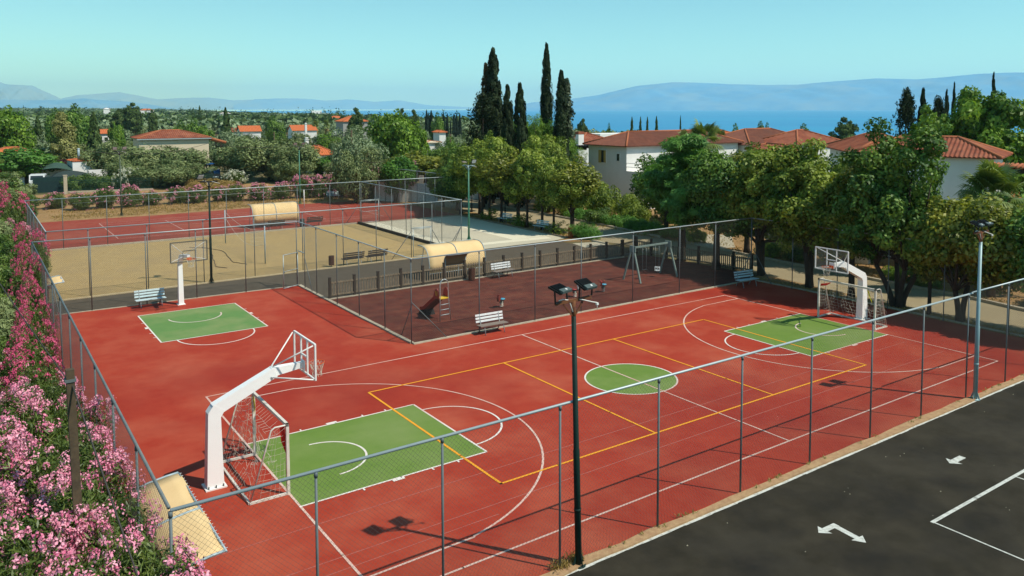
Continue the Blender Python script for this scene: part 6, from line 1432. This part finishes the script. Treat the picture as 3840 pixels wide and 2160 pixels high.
h2 = house('villa', (31.82, 10.55, 0), R(-72), 8.6, 5.0, 7.4, 'white villa with a red brown hip roof behind the tallest dark tree', M_tile, windows=[('y', 1.6, 5.75, 1.15, 2.5, 'door')], base=-3, step=.28, pitch=R(22))
house('villa_wing', (40.2, 18.3, 0), R(225), 10.0, 5.0, 7.38, 'rear wing of the second villa with a red brown hip roof', M_tile, base=-3, step=.28, pitch=R(22))
m = MB(); m.box((5.0, -1.4, 3.2), (4.0, 2.8, .18)); m.box((2.0, -2.6, 1.5), (1.6, 1.4, 1.4)); m.box((1.0, -2.9, .8), (1.6, 1.2, 2.8)); m.box((5, -2.9, 1.9), (7, .16, 1.2)); m.build('terrace_steps', M_white_wall, h2)
m = MB(); m.bar((-.2, -1.3, 4.6), (3, -1.3, 4.6), .04); m.bar((.3, -1.3, 3.9), (.3, -1.3, 4.6), .04); m.build('railing', M_brown, h2)
m = MB(); m.tube([(.55, -.03, 6.5), (.55, -.09, 6.5)], .17, 12); m.build('wall_plate', M_redp, h2)
t = empty('pergola_roof', (31.28, 1.52, 0), R(-81), 'low terracotta pergola roof joined to the second villa', 'pergola')
m = MB(); 
for k in range(16): m.tube([(.26 * k, 0, 6.95), (.26 * k, 1.3, 7.1)], .10, 6)
m.build('roof', M_ridge, t); m = MB(); m.box((2, .1, 6.72), (4.4, .16, .2)); m.box((2, 1.2, 6.85), (4.4, .16, .2)); m.bar((.1, .2, -1), (.1, .2, 6.7), .18); m.bar((4, .2, -1), (4, .2, 6.7), .18); m.build('timber', M_brown, t)
t = empty('tiled_awning', (33.59, 1.26, 0), R(-70), 'orange tiled awning under the fan palm', 'awning')
m = MB()
for k in range(14): m.tube([(.26 * k, 0, 4.15), (.26 * k, 1.8, 5.0)], .12, 6)
m.build('roof', M_tile_or, t); m = MB(); m.box((1.8, .1, 4.0), (3.9, .14, .16)); m.bar((.1, .1, -.5), (.1, .1, 4), .15); m.bar((3.6, .1, -.5), (3.6, .1, 4), .15); m.build('timber', M_brown, t); m = MB(); m.box((1.8, 1.9, 1.2), (3.9, .2, 5)); m.build('wall', M_white_wall, t)
H_ = 'distant village houses'
hb = house('house', (1.78, 113.16, 0), R(-3), 10.3, 7.5, 5.95, 'beige two storey house with a terracotta hip roof and grey gutter', M_tile, M_beige_wall, pitch=R(16), base=-1, step=.3, over=.35)
m = MB(); m.box((5.15, -.42, 5.85), (11.0, .14, .16)); m.build('gutter', M_galv, hb)
m = MB(); m.box((11.4, 2.2, 2.5), (2.0, 4.6, .24)); m.build('balcony', M_beige_wall, hb)
m = MB()
for k in range(9): m.bar((10.5 + .22 * k, -.05, 2.6), (10.5 + .22 * k, -.05, 3.65), .035)
m.bar((10.4, -.05, 3.68), (12.4, -.05, 3.68), .06); m.bar((12.4, -.05, 3.68), (12.4, 4.4, 3.68), .06); m.build('balcony_railing', M_black, hb)
m = MB()
for k in range(8): m.tube([(10.4, .1 + .55 * k, 5.85), (13.0, .1 + .55 * k, 5.1)], .25, 6)
m.build('porch_roof', M_ridge, hb)
for k in (0, 4): m = MB(); m.bar((12.2, k, 2.6), (12.2, k, 5.4), .14); m.build('porch_post', M_brown, hb)
for (x, y), w_, dz, ev, lb, kw in [((-18.58, 115.08), 7.6, 6, 3.6, 'wide low house with an orange tiled roof at the village edge', dict(mroof=M_tile_or)), ((-18.37, 110.07), 4.6, 5, 1.8, 'corner of an orange roofed house by the yellow wall', dict(mroof=M_tile_or)),
    ((5.06, 180.4), 3.8, 4, 5.0, 'small orange roof behind the tall conifer', dict(mroof=M_tile_or, kind='gable')), ((42.99, 203.13), 5.3, 7, 4.3, 'pale blue walled house with an orange gable roof', dict(mroof=M_tile_or, kind='gable')), ((44.04, 218.41), 4.0, 5, 3.8, 'brown roofed shed beside the pale blue house', dict(mroof=M_tile, kind='gable')),
    ((66.12, 227.26), 7.5, 8, 3.6, 'white house with a bright orange gable roof between palms', dict(mroof=M_tile_or, kind='gable')), ((25.89, 103.58), 4.2, 6, 3.1, 'house with a steep orange hip roof among green trees', dict(mroof=M_tile_or, pitch=R(30))), 
    ((45.16, 144.37), 3.6, 5, 2.9, 'small white house with two chimneys', dict(mroof=M_white, kind='hip', pitch=R(8))), ((67.2, 189.38), 7.0, 8, 7.0, 'unfinished two storey house with an orange roof', dict(mroof=M_tile_or, mwall=mat('grey_render', (.34, .33, .31), .9))),
    ((71.72, 142.76), 1.6, 4, 5.0, 'tiny orange roofed house between dark cypresses', dict(mroof=M_tile_or)), ((50.05, 109.03), 2.6, 4, 4.2, 'low sand coloured roof behind the golden tree', dict(mroof=M_beige_wall, pitch=R(10))), ((71.07, 154.48), 1.8, 4, 4.6, 'white gabled house behind the pale olive', dict(mroof=M_tile, kind='gable')),
    ((80.38, 65.87), 3.4, 6, 6.3, 'small house with an orange hip roof beyond the first villa', dict(mroof=M_tile_or)), ((125.07, 98.21), 2.6, 5, 3.9, 'low orange roof at the shore edge', dict(mroof=M_tile_or)), ((46.08, 27.22), 2.4, 5, 6.3, 'terracotta hip roof in front of the white tents', dict(mroof=M_tile)), ((58.09, 34.52), 8.0, 7, 6.4, 'long terracotta roof behind the second villa', dict(mroof=M_tile)),
    ((54.74, 69.91), 6.0, 6, 5.5, 'low house with an orange tiled roof behind the villa chimney', dict(mroof=M_tile)), ((66.81, 79.36), 8.5, 5, 6.3, 'white parapet wall house behind the first villa', dict(kind='flat')), ((109.28, 77.93), 3.0, 3, 4.7, 'white flat cabin at the shore', dict(kind='flat')),
    ((110.49, 76.34), 2.8, 3, 4.6, 'white pitched tent like cabin at the shore', dict(mroof=M_white, kind='hip', pitch=R(25))), ((111.81, 74.56), 2.4, 3, 4.6, 'second white pitched cabin at the shore', dict(mroof=M_white, kind='hip', pitch=R(30))), ((117.26, 75.55), 1.2, 3, 4.9, 'small red roofed cabin at the shore', dict(mroof=M_redp, kind='hip')),
    ((98.76, 869.06), 6, 5, 10.4, 'white house on the far plain', dict(mroof=M_white)), ((502.09, 1382.82), 34, 10, 2.5, 'pale hotel block at the distant shore', dict(kind='flat')), ((512.18, 1400.4), 18, 10, 7, 'upper floors of the pale hotel block', dict(kind='flat')), ((180.6, 751.2), 9, 6, 6.0, 'long white farm building on the plain', dict(mroof=M_white)), ((171.52, 460.02), 9, 6, 4.6, 'distant white house with a red roof', dict(mroof=M_tile_or)), ((148.31, 962.61), 14, 8, 9, 'far red roofed farm on the plain', dict(mroof=M_tile_or))]:
    house('house', (x, y, Tz(x, y) if ev < 2.5 and False else 0), 0 if x < 30 else R(-8), w_, dz, ev, lb, base=min(-2, ev - 6), over=.35, group=H_, step=.4, windows=[('y', w_ * .35, ev - 1.3, .7, .9)] if w_ > 3.5 and ev > 1 and ev < 8 else (), **kw)
# chimneys and aerials as things on their own roofs
t = empty('chimney', (53.11, 68.66, 0), 0, 'white chimney with a brick cap behind the first villa porch', 'chimney')
m = MB(); m.box((.5, 0, 3.5), (1.0, .8, 6.6)); m.build('shaft', M_white_wall, t); m = MB(); m.box((.5, 0, 7.0), (1.05, .85, .4)); m.build('cap', M_tile, t)
for x, y, h_, lb in ((44.99, 142.29, 4.9, 'white pointed chimney on the small white house'), (47.12, 145.74, 5.1, 'capped white chimney on the small white house'), (30.35, 117.92, 4.9, 'white domed chimney among green trees'), (68.79, 223.12, 5.6, 'white chimney on the orange gable roof'), (-12.87, 116.85, 3.8, 'striped red brick chimney behind the lime green tree')):
    t = empty('chimney', (x, y, 0), 0, lb, 'chimney', 'white village chimneys'); m = MB(); m.box((0, 0, h_ / 2), (.6, .6, h_)); m.build('shaft', M_white_wall if 'brick' not in lb else M_tile_dk, t); m = MB(); m.box((0, 0, h_ + .15), (.8, .8, .1)); m.box((0, 0, h_ + .4), (.5, .5, .3)); m.build('cap', M_white, t)
# small white building with the arched door, and its wall
t = empty('service_building', (19.5, 59.25, 0), R(-20), 'small white building with an arched recess and a grey door', 'building')
m = MB(); m.add([(0, 0, -.3), (1.75, 0, -.3), (1.75, 2.2, -.3), (0, 2.2, -.3), (0, 0, 2.62), (1.75, 0, 2.85), (1.75, 2.2, 2.85), (0, 2.2, 2.62)], [(0, 1, 5, 4), (1, 2, 6, 5), (2, 3, 7, 6), (3, 0, 4, 7), (4, 5, 6, 7)]); m.box((.9, 1.1, 2.82), (1.95, 2.4, .08), ry=R(-7.5)); m.build('wall', M_white_wall, t)
m = MB(); pts = [(.35, .02), (1.45, .02), (1.45, 1.55)] + [(.9 + .55 * math.cos(R(a)), 1.55 + .22 * math.sin(R(a))) for a in range(15, 180, 15)] + [(.35, 1.55)]; n = len(pts)
m.add([(a, -.03, b) for a, b in pts], [tuple(range(n))]); m.build('arched_recess', mat('grey_recess', (.36, .35, .32), .9), t)
m = MB(); m.box((1.18, -.05, .75), (.5, .03, 1.45)); dr = m.build('door', mat('pale_grey_door', (.50, .49, .45), .6), t); m = MB(); m.box((1.02, -.08, .8), (.04, .03, .1)); m.build('handle', M_black, dr)
m = MB(); m.box((.95, -.07, 2.25), (.12, .1, .2)); m.build('meter_box', M_galv_dark, t)
m = MB(); m.box((.0, 0, 1.1), (.2, 3.3, 2.2)); o = tag(m.build('garden_wall', M_white_wall), 'grey shaded wall running from the white building to the oleanders', 'wall'); o.location = (18.75, 61.3, 0); o.rotation_euler.z = R(20)
m = MB(); m.box((1.2, 0, 1.05), (2.4, .2, 2.1)); o = tag(m.build('garden_wall', M_white_wall), 'sunlit white wall beside the small white building', 'wall'); o.location = (21.1, 58.6, 0); o.rotation_euler.z = R(-20)
t = empty('railing_gate', (23.6, 57.6, 0), R(-15), 'pale blue barred gate in the white wall', 'gate'); m = MB()
for k in range(16): m.bar((.2 * k, 0, 0.05), (.2 * k, 0, 1.95), .05)
m.bar((-.05, 0, .15), (3.1, 0, .15), .06); m.bar((-.05, 0, 1.8), (3.1, 0, 1.8), .06); m.build('bars', M_frame_blue, t); m = MB(); m.box((-.15, 0, 1.05), (.22, .22, 2.1)); m.box((3.25, 0, 1.05), (.22, .22, 2.1)); m.build('gate_post', M_white_wall, t)
m = MB(); m.box((4.5, 0, .95), (9, .2, 1.9)); o = tag(m.build('garden_wall', M_white_wall), 'long low white wall across the road under the trees', 'wall'); o.location = (27.0, 56.6, 0); o.rotation_euler.z = R(-12)
t = empty('notice_board', (18.56, 63.6, 0), R(-80), 'small white board wired to the top of the rising fence', 'sign'); m = MB(); m.box((.35, 0, 3.45), (.62, .03, .5)); m.build('board', M_white, t)
t = empty('notice_board', (19.35, 53.6, 0), R(-80), 'pale board in the shade at the fence of the white building', 'sign'); m = MB(); m.box((0, 0, 3.0), (.8, .04, .9)); m.build('board', M_beige_wall, t)

# ------------------------------------------------------------------ green railings, carport, van and yard
def railing(p0, p1, label, h=2.0, z=0.0, wall=0.0, mt=None, sp=.14):
    t = empty('metal_railing', (*p0, z), 0, label, 'fence', 'green metal railings behind the oleanders'); q = Vector(p1) - Vector(p0); L = q.length; d = q.normalized(); m = MB()
    for k in range(int(L / sp)): p = d * (sp * k); m.bar((p.x, p.y, wall), (p.x, p.y, h), .028)
    m.build('bars', mt or M_fence_green, t); m = MB()
    for zz in (wall + .15, h - .25, h - .5): m.bar((0, 0, zz), (q.x, q.y, zz), .045)
    m.build('rails', mt or M_fence_green, t)
    if wall: m = MB(); m.bar((0, 0, wall / 2), (q.x, q.y, wall / 2), .2, wall); m.build('base_wall', M_concrete, t)
    return t
railing((-10.1, 92.56), (-0.59, 90.22), 'green metal railings on a low wall behind the olive pole', 1.8, wall=.25)
railing((-0.25, 91.17), (26.58, 94.72), 'long green metal railings behind the tennis court oleanders', 1.75)
railing((-13.9, 93.87), (-10.62, 92.61), 'dark blue green railings below the parked van', 2.1, .0)
m = MB(); m.box((1.9, .15, 1.0), (3.8, .05, 1.95)); o = tag(m.build('solid_gate_panel', M_dkpanel), 'dark blue green metal sheet behind the railings by the van', 'panel'); o.location = (-13.75, 94.86, 0)
m = MB(); m.box((0, 0, 1.15), (.4, .4, 2.3)); m.box((0, 0, 2.33), (.5, .5, .08)); tag(m.build('gate_pillar', M_concrete), 'pale square gate pillar at the start of the green railings', 'pillar').location = (-10.48, 91.59, 0)
m = MB(); m.tube([(0, 0, 0), (0, 0, 2.0)], .05, 8); tag(m.build('marker_post', M_white), 'white ringed post among the oleanders by the green floodlight', 'post').location = (8.65, 59.84, 0)
def van(x, y, z, rz, label, mt, L=3.6, Wd=1.75, H=1.75):
    t = empty('parked_van', (x, y, z), rz, label, 'van'); m = MB(); s = Wd / 2
    pr = [(0, .35), (0, 1.0), (.12, 1.05), (.3, H), (L * .72, H), (L * .86, 1.1), (L, 1.0), (L, .35)]
    n = len(pr); m.add([(a, -s, b) for a, b in pr] + [(a, s, b) for a, b in pr], [tuple(range(n))[::-1], tuple(range(n, 2 * n))] + [(i, (i + 1) % n, (i + 1) % n + n, i + n) for i in range(n)]); m.build('body', mt, t)
    m = MB(); m.add([(.10, -s * .85, 1.12), (.10, s * .85, 1.12), (.27, s * .8, H - .1), (.27, -s * .8, H - .1)], [(0, 1, 2, 3)]); m.add([(L * .85 + .02, -s * .85, 1.15), (L * .85 + .02, s * .85, 1.15), (L * .73 + .02, s * .8, H - .08), (L * .73 + .02, -s * .8, H - .08)], [(0, 1, 2, 3)])
    for q in (-1, 1): m.box((L * .5, q * (s + .005), 1.35), (L * .45, .02, .4))
    m.build('windows', M_glass, t)
    for a in (.7, L - .75):
        for q in (-1, 1): m = MB(); m.tube([(a, q * (s - .2), .32), (a, q * (s + .02), .32)], .32, 14); m.build('wheel', M_rubber, t)
    return t
van(-13.05, 98.82, 0.25, R(80), 'white van parked behind the dark blue green railings', M_carw)
van(-10.41, 100.62, 0.2, R(70), 'dark car under the dark shade sail', M_card, 3.8, 1.7, 1.45)
def sail(label, P4, mt):
    m = MB(); n = 8; vs = []
    P4 = [Vector(p) for p in P4]
    for i in range(n + 1):
        for j in range(n + 1): u, v = i / n, j / n; p = P4[0].lerp(P4[1], u).lerp(P4[3].lerp(P4[2], u), v); p.z += .35 * math.sin(PI * u) * math.sin(PI * v) + .3 * math.sin(PI * u); vs.append(p)
    m.add(vs, [(i * (n + 1) + j, (i + 1) * (n + 1) + j, (i + 1) * (n + 1) + j + 1, i * (n + 1) + j + 1) for i in range(n) for j in range(n)], True); o = m.build('shade_sail', mt); s = o.modifiers.new('t', 'SOLIDIFY'); s.thickness = .03
    return tag(o, label, 'shade sail', 'shade sails over the parked cars')
sail('green arched shade sail beside the white annexe', [(-11.95, 104.76, 2.3), (-8.29, 104.44, 2.0), (-7.85, 110.43, 2.4), (-11.18, 110.72, 2.6)], M_sail)
sail('dark drooping shade sail over the dark car', [(-12.1, 96.75, 1.4), (-7.28, 96.28, 1.3), (-6.89, 102.28, 1.8), (-10.54, 102.64, 1.9)], mat('dark_sail', (.03, .045, .04), .9))
for px_, lb, w_, z_ in (((-12.72, 109.83), 'white wall with small arches behind the parked van', 6.5, 2.0),): 
    m = MB(); m.box((w_ / 2, 0, z_ / 2), (w_, .25, z_)); 
    for k in range(3): m.tube([(.6 + .1 + .45 * math.cos(R(a)) + 2.3 * k, -.02, z_ + .1 + .55 * math.sin(R(a))) for a in range(0, 181, 20)], .12, 5)
    o = tag(m.build('arched_wall', M_white_wall), lb, 'wall'); o.location = (*px_, 0); o.rotation_euler.z = R(-5)
ax = house('annexe', (-8.09, 106.43, 0), R(4), 5.6, 4, 3.1, 'white annexe wall with a tiled top and a pale blue flue', M_tile_or, pitch=R(8), over=.1, base=-1, step=.3)
m = MB(); m.tube([(1.0, 1.0, 3.2), (1.0, 1.0, 5.0)], .16, 8); m.build('flue', M_frame_blue, ax)
m = MB(); m.box((4, 0, 1.0), (8, .25, 2.2)); o = tag(m.build('garden_wall', M_white_wall), 'sunlit white wall stretching from the annexe to the olives', 'wall'); o.location = (-6.46, 103.23, 0)
m = MB(); m.box((2.5, 0, .9), (5, .25, 1.8)); o = tag(m.build('garden_wall', mat('yellow_render', (.62, .55, .30), .9)), 'pale yellow wall under the lime green tree', 'wall'); o.location = (-16.13, 112.01, 0)
t = empty('tractor', (9.05, 99.39, 0), R(20), 'blue tractor half hidden below the beige house balcony', 'tractor')
m = MB(); m.box((0, 0, 1.3), (2.2, 1.1, .9)); m.box((-.5, 0, 2.6), (1.3, 1.3, .15)); m.build('body', M_blue, t); m = MB()
for a, b in ((-1.1, -.6), (-1.1, .6), (.1, -.6), (.1, .6)): m.bar((a, b, 1.5), (a, b, 2.6), .08)
m.build('cab_frame', M_black, t); m = MB(); m.tube([(-.8, -.7, .75), (-.8, .7, .75)], .75, 14); m.tube([(.9, -.6, .45), (.9, .6, .45)], .45, 12); m.build('wheels', M_rubber, t)
van(8.43, 95.42, 0.2, R(150), 'dark parked car behind the railings near the blue tractor', M_card, 3.9, 1.7, 1.45)

# prototypes nothing was copied from
for o in [q for q in bpy.data.objects if q.parent is None and q.get('label') == 'x']:
    for c in list(o.children): bpy.data.objects.remove(c)
    bpy.data.objects.remove(o)

# ------------------------------------------------------------------ haze
m = MB(); zb, zt = -14.0, 660.0
m.box((4000, 8000, (zb + zt) / 2), (40000, 32000, zt - zb))
hz = bpy.data.materials.new('haze_air'); hz.use_nodes = True; n_ = hz.node_tree.nodes; n_.remove(n_['Principled BSDF'])
pv = n_.new('ShaderNodeVolumePrincipled'); pv.inputs['Color'].default_value = (0.60, 0.90, 1.0, 1); pv.inputs['Density'].default_value = HAZE; pv.inputs['Anisotropy'].default_value = 0.0
hz.node_tree.links.new(pv.outputs[0], n_['Material Output'].inputs['Volume'])
if HAZE > 0: tag(m.build('haze', hz), kind='stuff')
